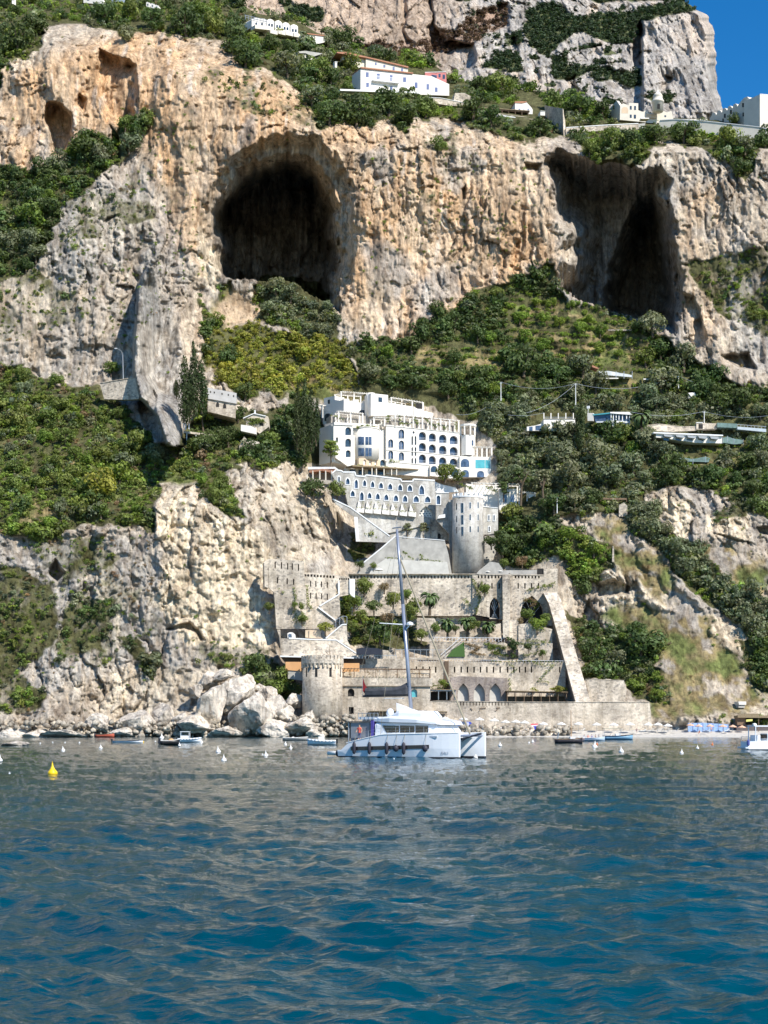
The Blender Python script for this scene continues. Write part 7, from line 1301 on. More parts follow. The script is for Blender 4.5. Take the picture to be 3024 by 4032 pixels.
# ------------------------------------------------------------------ people
SKIN = plain('skin', (.5, .3, .2), .6); 
def person_mesh(pose):
    J = {'stand': [((0, 0, .95), .13), ((0, 0, 1.2), .12), ((0, 0, 1.42), .15), ((0, 0, 1.52), .06), ((0, .02, 1.62), .09), ((0, .02, 1.74), .085), ((.19, 0, 1.42), .06), ((.3, .04, 1.16), .045), ((.28, .2, .98), .035), ((-.19, 0, 1.42), .06), ((-.3, .04, 1.16), .045), ((-.26, .18, .95), .035), ((.1, 0, .88), .095), ((.12, .03, .48), .06), ((.12, 0, .07), .04), ((.12, .13, .03), .035), ((-.1, 0, .88), .095), ((-.12, .03, .48), .06), ((-.12, 0, .07), .04), ((-.12, .13, .03), .035)],
         'sit': [((0, 0, .5), .15), ((0, -.02, .75), .12), ((0, -.03, .97), .15), ((0, 0, 1.07), .06), ((0, .03, 1.17), .09), ((0, .03, 1.29), .085), ((.19, 0, .97), .06), ((.27, .1, .74), .045), ((.2, .32, .66), .035), ((-.19, 0, .97), .06), ((-.27, .1, .74), .045), ((-.2, .32, .66), .035), ((.1, .04, .48), .095), ((.13, .45, .5), .065), ((.13, .48, .1), .04), ((.13, .6, .05), .035), ((-.1, .04, .48), .095), ((-.13, .45, .5), .065), ((-.13, .48, .1), .04), ((-.13, .6, .05), .035)]}[pose]
    E = [(0, 1), (1, 2), (2, 3), (3, 4), (4, 5), (2, 6), (6, 7), (7, 8), (2, 9), (9, 10), (10, 11), (0, 12), (12, 13), (13, 14), (14, 15), (0, 16), (16, 17), (17, 18), (18, 19)]
    me = bpy.data.meshes.new('p'); me.from_pydata([j[0] for j in J], E, []); o = bpy.data.objects.new('p', me); COL.objects.link(o); md = o.modifiers.new('s', 'SKIN')
    for i, j in enumerate(J): me.skin_vertices[0].data[i].radius = (j[1], j[1])
    me.skin_vertices[0].data[0].use_root = True; o.modifiers.new('u', 'SUBSURF').levels = 1; bpy.context.view_layer.update()
    r_ = bpy.data.meshes.new_from_object(o.evaluated_get(bpy.context.evaluated_depsgraph_get())); bpy.data.objects.remove(o); return r_
PM = {p: person_mesh(p) for p in ('stand', 'sit')}
def person(loc, pose, shirt, label, rz=0, trousers=(.1, .12, .2), hair=(.04, .03, .02)):
    me = PM[pose].copy(); base = .5 if pose == 'sit' else .95
    for mm in (SKIN, plain('cloth_%d_%d_%d' % tuple(int(c*99) for c in shirt), shirt, .9), plain('trouser_%d' % int(trousers[0]*99), trousers, .9), plain('hair_%d' % int(hair[0]*99), hair, .8)): me.materials.append(mm)
    for p in me.polygons:
        c = p.center; z = c.z-base; arm = abs(c.x) > .235
        p.material_index = 1 if (-.02 < z < .5 and not arm) else (2 if (z <= 0 and z > -.5 and pose == 'stand') or (pose == 'sit' and z <= .02 and c.y < .42 and z > -.2) else 0)
        if z > .62 and (c.y < .03 or z > .74): p.material_index = 3
        p.use_smooth = True
    o = bpy.data.objects.new('person', me); link(o); o.location = loc; o.rotation_euler = (0, 0, rz); return tag(o, label, 'person', 'people on boats and beach', 'thing')

# ------------------------------------------------------------------ the catamaran
GEL = plain('white_gelcoat', (.78, .8, .82), .25, var=.03, spec=.5); DKG = plain('smoked_acrylic', (.02, .018, .022), .1, var=.3, spec=.8); CANV = plain('dark_grey_canvas', (.07, .07, .075), .8, var=.35, scale=1.5); ALU = plain('grey_mast', (.3, .33, .4), .35, .4); ROPE = plain('tan_rope', (.32, .28, .2), .9); RUBB = plain('dark_fender', (.035, .035, .05), .6); NAVY = plain('antifouling', (.01, .01, .015), .6)
CAT = empty('catamaran', (2.86, 145.0, 0), R(-30), 'white sailing catamaran with tall mast moored in front of the castle', 'catamaran')
def hb(x): return .95*(1-max(0, (x-1.8)/4.7)**1.9*.88)
def dz(x): return 1.28+1.05*min(1, max(0, (x+6.4)/5.0))**.8+.02*x
def hull(side):
    yc = side*2.7; m = MB(); xs = [-6.4, -6.0, -5, -4, -3, -2, -1, 0, 1, 2, 3, 4, 4.8, 5.5, 6.1, 6.4]; S = []
    for x in xs:
        b = hb(x); d = dz(x) if x > -5.6 else .75; bow = max(0, (x-5.4))*.0
        S.append([(x, yc-b, d), (x, yc-b*1.0, .95 if d > 1 else .6), (x, yc-b*.86, .1), (x, yc, -.6 if x < 5.5 else -.3), (x, yc+b*.86, .1), (x, yc+b, .95 if d > 1 else .6), (x, yc+b, d)])
    v = [p for s in S for p in s]; n = 7; f = []
    for i in range(len(xs)-1):
        for k in range(n-1): f.append((i*n+k, (i+1)*n+k, (i+1)*n+k+1, i*n+k+1))
        f.append((i*n+6, (i+1)*n+6, (i+1)*n, i*n))
    f += [tuple(range(n)), tuple((len(xs)-1)*n+k for k in range(n-1, -1, -1))]; m.add(v, f); h = m.build('hull', GEL, CAT)
    m = MB()
    for a, b_ in zip(xs, xs[1:]):
        for s in (-1, 1):
            ya, yb_ = yc+s*(hb(a)*.9+.012), yc+s*(hb(b_)*.9+.012); m.add([(a, ya, -.1), (b_, yb_, -.1), (b_, yb_+s*.012, .16), (a, ya+s*.012, .16)], [(0, 1, 2, 3)])
    m.add([(6.415, yc-.13, -.1), (6.415, yc+.13, -.1), (6.415, yc+.13, .16), (6.415, yc-.13, .16)], [(0, 1, 2, 3)]); m.build('waterline_stripe', NAVY, h)
    m = MB(); X = np.linspace(-4.9, 3.6, 18)
    for a, b_ in zip(X, X[1:]):
        for s in (-1, 1):
            za, zb_ = 1.02+.028*a, 1.02+.028*b_; hw = .18; m.add([(a, yc+s*(hb(a)+.014), za-hw), (b_, yc+s*(hb(b_)+.014), zb_-hw), (b_, yc+s*(hb(b_)+.014), zb_+hw), (a, yc+s*(hb(a)+.014), za+hw)], [(0, 1, 2, 3)])
    m.build('hull_window', DKG, h); m = MB(); X = np.linspace(-5.4, 6.3, 20)
    for a, b_ in zip(X, X[1:]):
        for s in (-1, 1): m.tube((a, yc+s*(hb(a)+.0), dz(a)-.04), (b_, yc+s*(hb(b_)+.0), dz(b_)-.04), .045, n=5)
    m.build('rub_rail', WHITEP, h)
    for x in (-5.9,): m = MB(); m.box(x-.4, yc-.75, .2, x-.02, yc+.75, .34); m.build('swim_step', GEL, h)
    m = MB()
    for x in np.linspace(-4.5, 6, 8): m.tube((x, yc+side*hb(x)*.85, dz(x)), (x, yc+side*hb(x)*.85, dz(x)+.62), .018, n=5)
    for zz in (.3, .6): m.path([(x, yc+side*hb(x)*.85, dz(x)+zz) for x in np.linspace(-4.5, 6, 8)], .012, 4)
    m.build('guard_rail', METAL, h); return h
hs_ = hull(-1); hull(1)
for s_, x_, z_, t_x, sz in ((-1, 4.75, .42, 'BALI', .36),):
    cu = bpy.data.curves.new('lettering', 'FONT'); cu.body = t_x; cu.size = sz; cu.extrude = .004; ot = bpy.data.objects.new('lettering', cu); link(ot, hs_); ot.location = (x_, -2.7-hb(x_)*.93-.05, z_); ot.rotation_euler = (R(90), 0, math.atan2(hb(4.75)-hb(5.8), 1.05)); cu.materials.append(plain('grey_letters', (.3, .33, .38), .5)); bpy.context.view_layer.update(); lm = bpy.data.meshes.new_from_object(ot); l2, r2_ = ot.location.copy(), ot.rotation_euler.copy(); bpy.data.objects.remove(ot); ot = bpy.data.objects.new('lettering', lm); link(ot, hs_); ot.location = l2; ot.rotation_euler = r2_
m = MB(); m.box(3.9, -3.6, 0, 3.9, -3.6, 0) if False else None
m.box(3.2, -2.7-hb(3.8)-.02, 1.98, 4.4, -2.7-hb(3.8)+.1, 2.14); m.build('badge', plain('grey_badge', (.5, .55, .6), .5), hs_)
m = MB(); m.box(-4.9, -1.9, .85, 3.6, 1.9, 1.95); m.build('bridge_deck', GEL, CAT)
m = MB(); m.add([(3.6, -2.4, 1.5), (3.6, 2.4, 1.5), (5.3, 2.6, 1.95), (5.3, -2.6, 1.95), (3.6, -2.4, 2.3), (3.6, 2.4, 2.3), (5.3, 2.6, 2.22), (5.3, -2.6, 2.22)], [(3, 2, 1, 0), (4, 5, 6, 7), (0, 1, 5, 4), (1, 2, 6, 5), (2, 3, 7, 6), (3, 0, 4, 7)]); m.build('foredeck', GEL, CAT)
m = MB(); m.tube((6.1, -2.6, 2.15), (6.1, 2.6, 2.15), .12); m.build('crossbeam', ALU, CAT); m = MB(); m.tube((4.9, 0, 1.75), (7.3, 0, 2.35), .1); m.tube((5.2, .0, 1.6), (6.1, 0, 2.1), .06); m.build('bowsprit', plain('dark_spar', (.08, .085, .1), .5), CAT)
def loft(mb, secs):
    n = len(secs[0]); v = [p for s in secs for p in s]; f = []
    for i in range(len(secs)-1):
        for k in range(n): f.append((i*n+k, (i+1)*n+k, (i+1)*n+(k+1) % n, i*n+(k+1) % n))
    mb.add(v, f+[tuple(range(n)), tuple((len(secs)-1)*n+k for k in range(n-1, -1, -1))])
def rr_box(x, hw, z0, z1, r_=.25): return [(x, -hw, z0), (x, -hw, z1-r_), (x, -hw+r_, z1), (x, hw-r_, z1), (x, hw, z1-r_), (x, hw, z0)]
m = MB(); loft(m, [rr_box(-2.7, 2.75, 1.9, 3.4), rr_box(3.1, 2.572, 1.9, 3.35), rr_box(3.7, 2.3, 1.9, 3.1), rr_box(4.3, 2.0, 1.9, 2.5)]); m.build('cabin', GEL, CAT)
for s in (-1, 1):
    for k, (xa, xb) in enumerate(((-1.9, -.1), (0, 1.55), (1.65, 3.0))):
        m = MB(); yy = lambda x: s*(2.75-(x+2.7)*.0306+.02); m.add([(xa+(.45 if k == 0 else 0), yy(xa), 2.42), (xb, yy(xb), 2.45), (xb, yy(xb), 3.08), (xa, yy(xa), 3.12)], [(0, 1, 2, 3)]); m.build('cabin_window', DKG, CAT, norm=False)
for ya, yb_ in ((-2.2, -.75), (-.7, .7), (.75, 2.2)):
    m = MB(); m.add([(3.42, ya*.98, 2.5), (3.42, yb_*.98, 2.5), (2.75, yb_, 3.18), (2.75, ya, 3.18)], [(0, 1, 2, 3)]); m.v = [(x+.62, y, z) for x, y, z in m.v]; m.build('cabin_window', DKG, CAT, norm=False)
m = MB(); loft(m, [rr_box(-2.9, 2.6, 3.5, 3.85, .12), rr_box(-1, 3.0, 3.42, 4.0, .2), rr_box(2, 3.0, 3.36, 3.85, .2), rr_box(3.9, 2.6, 3.22, 3.5, .12), rr_box(4.3, 2.0, 3.16, 3.3, .06)]); m.build('cabin_roof', GEL, CAT)
m = MB(); loft(m, [rr_box(-1.3, 1.7, 3.95, 4.25, .1), rr_box(-.6, 1.9, 3.85, 4.55, .25), rr_box(1.8, 1.8, 3.8, 4.5, .25), rr_box(2.4, 1.4, 3.7, 4.0, .1)]); m.build('flybridge', GEL, CAT)
m = MB(); m.add([(-1.0, -1.5, 4.2), (-.9, 1.2, 4.2), (-1.2, -1.3, 5.3), (.8, -1.2, 4.3), (.6, 1.2, 4.3)], [(0, 2, 3), (2, 4, 3), (2, 1, 4), (0, 1, 2)]); m.build('sail_cover', plain('white_canvas', (.75, .75, .74), .8), CAT)
m = MB(); m.lathe((-1.9, -1.2, 3.95), [(.3, 0), (.42, .3), (.36, .6), (.12, .8)], 10); m.build('satellite_dome', GEL, CAT, True); m = MB(); m.lathe((-2.1, .8, 4.0), [(.2, 0), (.3, .4), (.1, .9)], 8); m.build('satellite_dome', GEL, CAT, True)
m = MB(); m.box(-6.1, -2.6, 3.42, -2.7, 2.6, 3.52); m.build('cockpit_roof', plain('dark_bimini', (.09, .085, .08), .7), CAT)
for s in (-1, 1):
    for x in (-5.9, -4.6, -3.2): m = MB(); m.tube((x, s*2.4, 1.3), (x, s*2.4, 3.42), .05); m.build('roof_post', METAL, CAT)
m = MB(); m.box(-5.6, -2.45, 1.9, -3.5, -2.41, 3.4); m.box(-5.85, -2.4, 1.9, -5.82, 2.4, 3.4) ; m.build('clear_curtain', plain('grey_vinyl', (.25, .26, .28), .25, var=.3), CAT)
m = MB(); m.box(-5.3, -1.6, 3.7, -3.0, 1.6, 3.95); m.build('solar_panel_rack', GEL, CAT); m = MB()
for x in np.linspace(-5.2, -3.0, 6): m.tube((x, -1.7, 3.55), (x, -1.7, 4.35), .03, n=5)
m.path([(-5.2, -1.7, 4.3), (-3, -1.7, 4.3)], .03); m.build('roof_railing', METAL, CAT)
m = MB(); m.box(-6.0, -1.8, 1.3, -5.0, 1.8, 2.0); m.build('aft_bench', plain('grey_cushion', (.28, .3, .34), .8), CAT); m = MB(); m.box(-3.2, -2.72, 2.1, -2.9, -1.0, 3.6); m.build('purple_towel', plain('blue_purple', (.1, .08, .35), .8), CAT)
mb0, mt0 = Vector((-.2, 0, 3.9)), Vector((-1.85, 0, 22.2)); mp = lambda t: mb0.lerp(mt0, t)
m = MB(); m.tube(mb0, mp(.6), .19, .17, 10); m.tube(mp(.6), mt0, .17, .12, 10); mast = m.build('mast', ALU, CAT, True); m = MB(); m.tube(mt0+Vector((-.5, 0, .15)), mt0+Vector((.5, 0, .2)), .06); m.tube(mt0, mt0+Vector((0, 0, .9)), .02); m.build('masthead', METAL, mast)
t1 = (12.9-3.9)/18.3; p1 = mp(t1); m = MB(); m.tube(p1, p1+Vector((-2.1, -1.2, .15)), .06, .04); m.tube(p1, p1+Vector((-.6, 1.6, .1)), .06, .04); m.build('spreader', GEL, mast); m = MB(); m.lathe(tuple(p1+Vector((.6, 0, -.1))), [(.2, 0), (.34, .05), (.34, .25), (.1, .36)], 10); m.tube(p1+Vector((0, 0, -.6)), p1+Vector((.55, 0, -.1)), .06); m.build('radar_dome', GEL, mast)
m = MB(); m.tube((-.5, 0, 6.05), (-5.7, 0, 6.0), .12); bm_ = m.build('boom', plain('dark_boom', (.1, .085, .08), .6), CAT)
m = MB(); loft(m, [[(x, -.22*q, 6.12), (x, -.2*q, 6.12+h*.6), (x, 0, 6.12+h), (x, .2*q, 6.12+h*.6), (x, .22*q, 6.12)] for x, h, q in ((-5.4, .7, .7), (-4.5, .62, 1), (-3.4, .72, 1), (-2.4, .66, 1), (-1.4, .86, 1.1), (-.75, 1.15, 1.1), (-.5, .9, .7))]); m.build('sail_bag', CANV, CAT); m = MB(); m.box(-3.2, -.25, 5.72, -1.2, .25, 5.8); m.build('sail_reef', UMW, CAT)
m = MB(); m.tube(mp(.86), (6.1, 0, 2.3), .075, .1); m.build('furled_jib', ROPE, CAT)
m = MB()
for s in (-1, 1): m.path([mp(.84), p1+Vector((-.5, s*1.5, .1)), (-1.8, s*3.3, dz(-1.8))], .018, 4); m.path([mp(.97), (-6.0, s*2.5, 3.5)], .012, 4)
for x in (-5.4, -4.6, -3.2, -2.0): m.path([(x, 0, 6.0), (x-.3 if x > -4 else x, -.8, 4.0)], .012, 4)
for x in (-4.6, -3.0): m.path([(x, .15, 6.6), mp(.55)], .01, 4)
m.build('rigging', ROPE, CAT)
m = MB(); m.tube((-5.75, 0, 6.1), (-5.7, 0, 8.0), .02); fl_ = m.build('flagstaff', METAL, CAT); m = MB(); m.add([(-5.72, 0, 7.9), (-5.72, 0, 6.5), (-5.4, .12, 6.1), (-5.1, .05, 6.5), (-5.45, -.03, 7.2)], [(0, 1, 2, 3, 4)]); m.build('flag', plain('red_flag', (.5, .04, .04), .8), fl_)
for i, (x, kind) in enumerate(((-4.4, 'c'), (-2.7, 'c'), (-.8, 'c'), (.2, 'b'), (1.05, 'c'), (3.3, 'b'))):
    y = -2.7-hb(x)-.2; m = MB()
    if kind == 'c': m.lathe((x, y, .35), [(.03, 0), (.12, .1), (.17, .2), (.17, .95), (.12, 1.08), (.04, 1.2)], 10)
    else: m.lathe((x, y, .62), [(.02, 0), (.2, .1), (.28, .32), (.22, .52), (.06, .66)], 12)
    f_ = m.build('fender', RUBB, CAT, True); m = MB(); m.tube((x, y, 1.3), (x, -2.7-hb(x)*.9, dz(x)+.35), .015, n=4); m.build('fender_line', ROPE, f_)
for x, y, mt_, r_, L_, nm in ((-6.5, -2.9, RUBB, .33, .75, 'stern_fender'), (-7.3, -2.4, UMW, .2, 1.9, 'white_float')): m = MB(); m.tube((x-L_/2, y, .4), (x+L_/2, y, .42), r_, n=12); m.build(nm, mt_, CAT, True)
Mc = CAT.matrix_basis
def onboat(p): a = R(-30); return (2.86+p[0]*math.cos(a)-p[1]*math.sin(a), 145+p[0]*math.sin(a)+p[1]*math.cos(a), p[2])
person(onboat((-4.3, -3.0, 1.45)), 'stand', (.7, .12, .08), 'person in red shirt standing in the stern cockpit of the catamaran', R(150), hair=(.25, .15, .08)); person(onboat((-5.0, -2.0, 1.5)), 'sit', (.7, .68, .66), 'person in white seated behind the red shirted one on the catamaran', R(200)); person(onboat((-3.6, -1.4, 1.3)), 'stand', (.75, .6, .4), 'person in pale clothes under the catamaran cockpit roof', R(180))

# ------------------------------------------------------------------ small boats
def boat(name, label, x, y, wpx, rz, mat, inner, beam=.36, free=.13, cat='boat', stripe=None, inflatable=False, D=None, group=None):
    D = D or Dw(y); L = wpx/F*D; X = PX(x, D); o = empty(name, (X, D, 0), rz, label, cat, group); B = L*beam/2; H = L*free; m = MB(); S = []
    N_ = 9
    for i in range(N_):
        t = i/(N_-1); xx = -L/2+L*t; b = B*(.82+.36*math.sin(min(1, t*1.6)*math.pi/2)-.18)*(1 if t < .55 else math.cos((t-.55)/.45*math.pi/2*.97)**.75); h = H*(1+.55*t*t+.15*(1-t)**2)
        S.append([(xx, -b, h), (xx, -b*.8, h*.35), (xx, 0, -.2), (xx, b*.8, h*.35), (xx, b, h), (xx, b*.86, h), (xx, b*.72, h*.42), (xx, -b*.72, h*.42), (xx, -b*.86, h)])
    loft(m, S); hu = m.build('hull', mat, o, True, True); m = MB()
    for i in range(N_-1):
        for s in (0, 4): m.tube(S[i][s], S[i+1][s], L*(.035 if inflatable else .011), n=6)
    m.build('tube' if inflatable else 'gunwale', inner if not inflatable else mat, o, inflatable); m = MB()
    for t in ((.3, .62) if L > 3 else (.4,)): xx = -L/2+L*t; m.box(xx-.12, -B*.7, H*.55, xx+.12, B*.7, H*.62)
    m.build('thwart', WOOD if not inflatable else UMW, o); return o, L, B, H
def engine(o, L, H, mat=None): m = MB(); m.box(-L/2-.35, -.18, .25, -L/2+.02, .18, H+.45); m.box(-L/2-.25, -.08, -.3, -L/2-.05, .08, .3); m.build('outboard_engine', mat or DKG, o)
x, y = KF(990, 694)[0]; o, L, B, H = boat('inflatable_boat', 'white inflatable boat with upright console moored under the boulder pile', x, y, 92, 0, GEL, UMW, .38, .12, inflatable=True); m = MB(); m.box(-L*.35, -.6, H*.5, -L*.05, .6, H+.75); m.box(-L*.38, -.8, H+1.45, L*.02, .8, H+1.55); [m.tube((a, b, H*.5), (a, b, H+1.5), .04) for a in (-L*.36, 0) for b in (-.7, .7)]; m.build('console', GEL, o); engine(o, L, H)
x, y = KF(888, 708)[0]; o, L, B, H = boat('dark_motor_boat', 'small black boat with orange bundle left of the white inflatable', x, y, 76, R(15), plain('black_hull', (.015, .014, .014), .4), UMW, .4, .2); m = MB(); m.lathe((.2, 0, H*.8), [(.45, 0), (.5, .3), (.2, .55)], 8); m.build('orange_bundle', ORANGE, o); engine(o, L, H)
x, y = KF(668, 696)[0]; o, L, B, H = boat('rowing_boat', 'long slim white rowing boat with dark gunwale by the left rocks', x, y, 118, R(4), GEL, RUBB, .2, .055); engine(o, L, H)
x, y = KF(548, 673)[0]; o, L, B, H = boat('red_boat', 'low red boat drawn up against the left rocks', x, y, 74, 0, plain('faded_red', (.42, .09, .05), .7), WOOD, .3, .14, D=420); engine(o, L, H, RUBB)
x, y = K5(250, 918)[0]; o, L, B, H = boat('grey_dinghy', 'slim grey dinghy with white bundle in front of the boulders', x, y, 100, R(3), plain('grey_hull', (.3, .29, .27), .6), UMW, .28, .09); m = MB(); m.lathe((-.5, 0, H*.6), [(.4, 0), (.4, .3), (.1, .5)], 8); m.build('white_bundle', UMW, o)
x, y = K5(480, 957)[0]; o, L, B, H = boat('inflatable_tender', 'white inflatable tender with dark engine left of the catamaran stern', x, y, 112, R(178), GEL, UMW, .42, .12, inflatable=True); m = MB(); m.box(-.4, -.5, H*.5, .5, .5, H+.8); m.build('console', UMW, o); engine(o, L, H); [None for _ in ()]
x, y = KF(0, 700)[0]; 
x, y = K8(250, 318)[0]; o, L, B, H = boat('wooden_boat', 'dark wooden sailing boat with bare tan mast off the beach', x, y, 110, R(6), plain('dark_wood_hull', (.03, .025, .03), .45), WOOD, .32, .13); m = MB(); z0 = H*.4; m.tube((.45, 0, z0), (.4, 0, PZ(K8(0, 85)[0][1], Dw(y))), .09, .05); m.build('mast', plain('varnished_wood', (.4, .22, .1), .4), o); m = MB(); m.box(.2, -.5, H*.5, 1.1, .5, H+.55); m.build('white_locker', GEL, o); m = MB(); m.path([(-L*.42, -.3, H), (-L*.36, -.3, H+1.3), (-L*.36, .3, H+1.3), (-L*.42, .3, H)], .05); m.build('stern_arch', METAL, o)
x, y = K8(418, 302)[0]; D_ = Dw(y); o, L, B, H = boat('crowded_boat', 'pale blue open boat full of people off the beach', x, y, 96, R(-6), plain('pale_blue_hull', (.42, .52, .62), .4), UMW, .36, .12); engine(o, L, H, UMW)
for i, (dx, s_, l) in enumerate(((-1.7, (.75, .72, .7), 'person in white seated at the stern of the crowded boat'), (-.9, (.7, .3, .25), 'person in coral top seated aft in the crowded boat'), (-.2, (.2, .25, .5), 'person in blue seated amidships in the crowded boat'), (.6, (.75, .45, .35), 'person in peach top seated forward in the crowded boat'), (1.3, (.7, .68, .6), 'person in cream seated nearest the bow of the crowded boat'))): person((PX(x, D_)+dx, D_-.2+.2*(i % 2), H*.2), 'sit', s_, l, R(150+40*i))
x, y = K8(598, 292)[0]; D_ = Dw(y); o, L, B, H = boat('blue_canopy_boat', 'light blue wooden boat with flat sun canopy near the sea wall', x, y, 118, R(4), plain('light_blue_hull', (.2, .36, .5), .4), NAVY, .32, .11); m = MB(); m.box(-L*.5, -B*.8, H+1.75, L*.08, B*.8, H+1.83); m.build('canopy', plain('green_grey_canopy', (.18, .22, .16), .8), o)
for a in (-L*.48, L*.06):
    for b in (-B*.7, B*.7): m = MB(); m.tube((a, b, H*.7), (a, b, H+1.76), .035); m.build('canopy_post', METAL, o)
m = MB(); m.box(-.6, -.5, H*.5, .5, .5, H+.6); m.build('engine_box', GEL, o); m = MB(); m.tube((L*.48, 0, H*1.4), (L*.62, 0, H*1.6), .04); m.tube((L*.6, 0, H*1.6), (L*.75, -.5, -.1), .015); m.build('bowsprit', WOOD, o)
person((PX(x, D_)-1.6, D_, H*.2), 'sit', (.7, .7, .68), 'person in white seated under the canopy of the blue boat', R(180))
# white motor boat cut by the right edge
x, y = K8(1640, 366)[0]; D_ = Dw(y)+3; o = empty('white_motor_boat', (PX(x, D_), D_, 0), R(12), 'white motor boat with hardtop cut off by the right edge', 'motor boat')
m = MB(); loft(m, [[(xx, -1.25*b, h), (xx, -1.2*b, .1), (xx, 0, -.3), (xx, 1.2*b, .1), (xx, 1.25*b, h)] for xx, b, h in ((-2.9, .9, 1.1), (-1.5, 1, 1.15), (.5, 1, 1.25), (2.2, .85, 1.4), (3.4, .45, 1.6), (4, .08, 1.75))]); m.build('hull', GEL, o)
m = MB(); m.box(-3.3, -1.2, .2, -2.8, 1.2, .42); m.build('swim_platform', GEL, o); m = MB(); m.box(-2.0, -1.1, 3.0, 1.6, 1.1, 3.14); m.build('hardtop', GEL, o); m = MB(); m.box(-1.6, -1.05, 1.1, -1.2, 1.05, 1.9); m.box(-.2, -1.05, 1.2, 1.2, 1.05, 2.1); m.build('cabin', GEL, o)
for a in (-1.85, 1.2):
    for b in (-1.0, 1.0): m = MB(); m.tube((a, b, 1.1), (a, b, 3.0), .07); m.build('post', GEL, o)
m = MB(); m.box(-.28, -.9, 1.5, -.22, .9, 2.0); m.build('dark_window', DKG, o); m = MB(); m.path([(-2.8, -1.15, 1.1), (-2.8, -1.15, 1.7), (-2.8, 1.1, 1.7), (-2.8, 1.1, 1.1)], .03); m.build('rail', METAL, o); m = MB(); m.lathe((-3.0, -1.3, .5), [(.03, 0), (.2, .15), (.2, .7), (.03, .9)], 8); m.build('fender', plain('blue_fender', (.08, .1, .3), .6), o)
m = MB(); m.lathe((2.2-4, -.6, 3.14), [(.3, 0), (.3, .2), (.1, .3)], 8) ; m.build('radar_dome', UMW, o)
# beach people
for i, (a, b, s_, po, l) in enumerate(((535, 535, (.7, .68, .66), 'stand', 'bather in white standing above the first tan boulders'), (905, 545, (.6, .5, .4), 'stand', 'bather standing on the shingle left of the dark boat'), (1420, 560, (.3, .2, .2), 'sit', 'bather sitting on the shingle right of the blue boat'), (655, 525, (.7, .3, .3), 'stand', 'bather in red standing beside the hanging towels'))): x, y = K7(a, b)[0]; D_ = 429; person((PX(x, D_), D_, 1.3), po, s_, l, R(90*i))
x, y = K8(1175, 262)[0]; person((PX(x, 428), 428, .8), 'sit', (.5, .12, .08), 'bather in red sitting on the beach before the blue screen', R(120)); x, y = K8(1258, 240)[0]; person((PX(x, 431), 431, 1.2), 'stand', (.65, .3, .2), 'bather in orange standing before the blue screen', R(170))
x, y = KF(97, 0)[0]
# ------------------------------------------------------------------ buoys
BW = plain('white_buoy_plastic', (.8, .78, .74), .45, var=.05); YEL = plain('yellow_buoy_plastic', (.85, .55, .01), .4, var=.05); ORB = plain('orange_buoy_plastic', (.75, .2, .05), .5)
def buoy(x, y, hpx, label, mat=BW, lean=.1, kind='cone'):
    D = Dw(y); h = hpx/F*D; o = empty('mooring_buoy', (PX(x, D), D, .02), 0, label, 'buoy', 'mooring buoys floating off the shore'); m = MB(); r_ = h*.44
    if kind == 'cone': m.lathe((0, 0, -r_*.5), [(r_*.5, 0), (r_*.95, r_*.25), (r_, r_*.55), (r_*.9, r_*.85), (r_*.42, h*.62), (r_*.16, h*.9), (r_*.12, h*1.1)], 14)
    else: m.lathe((0, 0, -r_*.5), [(r_*.3, 0), (r_, r_*.6), (r_, r_*1.1), (r_*.3, r_*1.7)], 12)
    b = m.build('float', mat, o, True); m = MB(); m.tube((0, 0, h*.5), (0, 0, h*1.02), r_*.07); rng_ = m.build('lifting_eye', mat, o); o.rotation_euler = (lean*random.uniform(-1, 1), lean*random.uniform(-1, 1), 0); return o
x, y = KF(275, 858)[0]; o = buoy(x, y, 46, 'large bright yellow cone buoy in the left foreground water', YEL, .05)
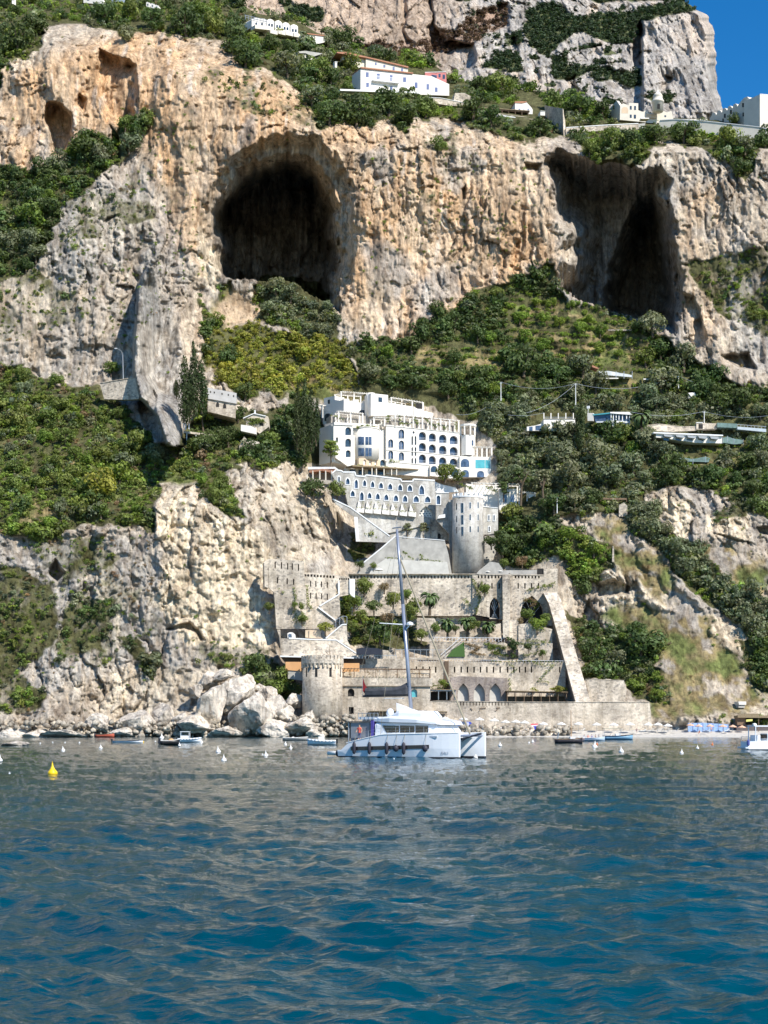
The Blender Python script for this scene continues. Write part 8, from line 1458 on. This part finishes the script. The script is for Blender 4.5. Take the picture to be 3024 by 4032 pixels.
for a, b, h, l in ((330, 738, 19, 'white cone buoy left of the white rowing boat'), (526, 725, 17, 'white cone buoy just below the red boat'), (1141, 745, 24, 'white cone buoy below the slab boulder, upper of a pair'), (1170, 790, 25, 'white cone buoy below the slab boulder, lower of a pair'), (1390, 765, 22, 'white cone buoy left of the grey dinghy'), (1520, 728, 18, 'white cone buoy right in front of the grey dinghy'), (1053, 698, 16, 'white cone buoy touching the bow of the white inflatable'), (938, 712, 14, 'white cone buoy beside the black boat'), (0, 790, 24, 'white cone buoy cut by the left edge'), (140, 702, 7, 'tiny white float nearest the left brown rock'), (210, 701, 7, 'tiny white float second right of the brown rock'), (275, 696, 7, 'tiny white float third right of the brown rock'), (340, 697, 7, 'tiny white float fourth right of the brown rock'), (415, 698, 8, 'tiny white float left of the rowing boat'), (812, 692, 8, 'tiny white float left of the black boat'), (845, 672, 20, 'white pointed buoy behind the black boat'), (1372, 760, 8, 'tiny float attached beside the white cone buoy'), (50, 860, 9, 'low white float left of the yellow buoy')): x, y = KF(a, b)[0]; buoy(x, y, h, l, BW, .12, 'cone' if h > 12 else 'ball')
x, y = KF(748, 695)[0]; buoy(x, y, 9, 'small yellow float at the bow of the rowing boat', YEL, .1, 'ball')
for a, b, h, l in ((530, 642, 17, 'white cone buoy right of the catamaran bows'), (718, 624, 9, 'small white float, left one below the tan boulders'), (743, 617, 13, 'small white buoy, right one below the tan boulders')): x, y = K7(a, b)[0]; buoy(x, y, h, l, BW, .1, 'cone' if h > 12 else 'ball')
x, y = K6(1292, 692)[0]; buoy(x, y, 22, 'white cone buoy under the far bow of the catamaran'); x, y = K6(625, 706)[0]; buoy(x, y, 7, 'tiny white float below the middle of the catamaran', BW, .1, 'ball'); x, y = K5(163, 955)[0]; buoy(x, y, 13, 'white buoy just below the grey dinghy')
for a, b, h, l in ((434, 346, 26, 'tall white buoy below the crowded boat'), (622, 378, 23, 'white cone buoy below the blue canopy boat'), (1048, 388, 18, 'white cone buoy in open water right of the beach boats')): x, y = K8(a, b)[0]; buoy(x, y, h, l)
for a, b, h, l in ((1160, 354, 15, 'orange and white buoy left of the foam'), (1265, 328, 11, 'small orange tipped buoy near the beach'), (450, 326, 10, 'small orange float beside the tall white buoy')): x, y = K8(a, b)[0]; buoy(x, y, h, l, ORB if h < 14 else BW)
for o in list(scene.objects):
    if o.parent is None and o.get('category') and not o.get('kind'): o['kind'] = 'thing'
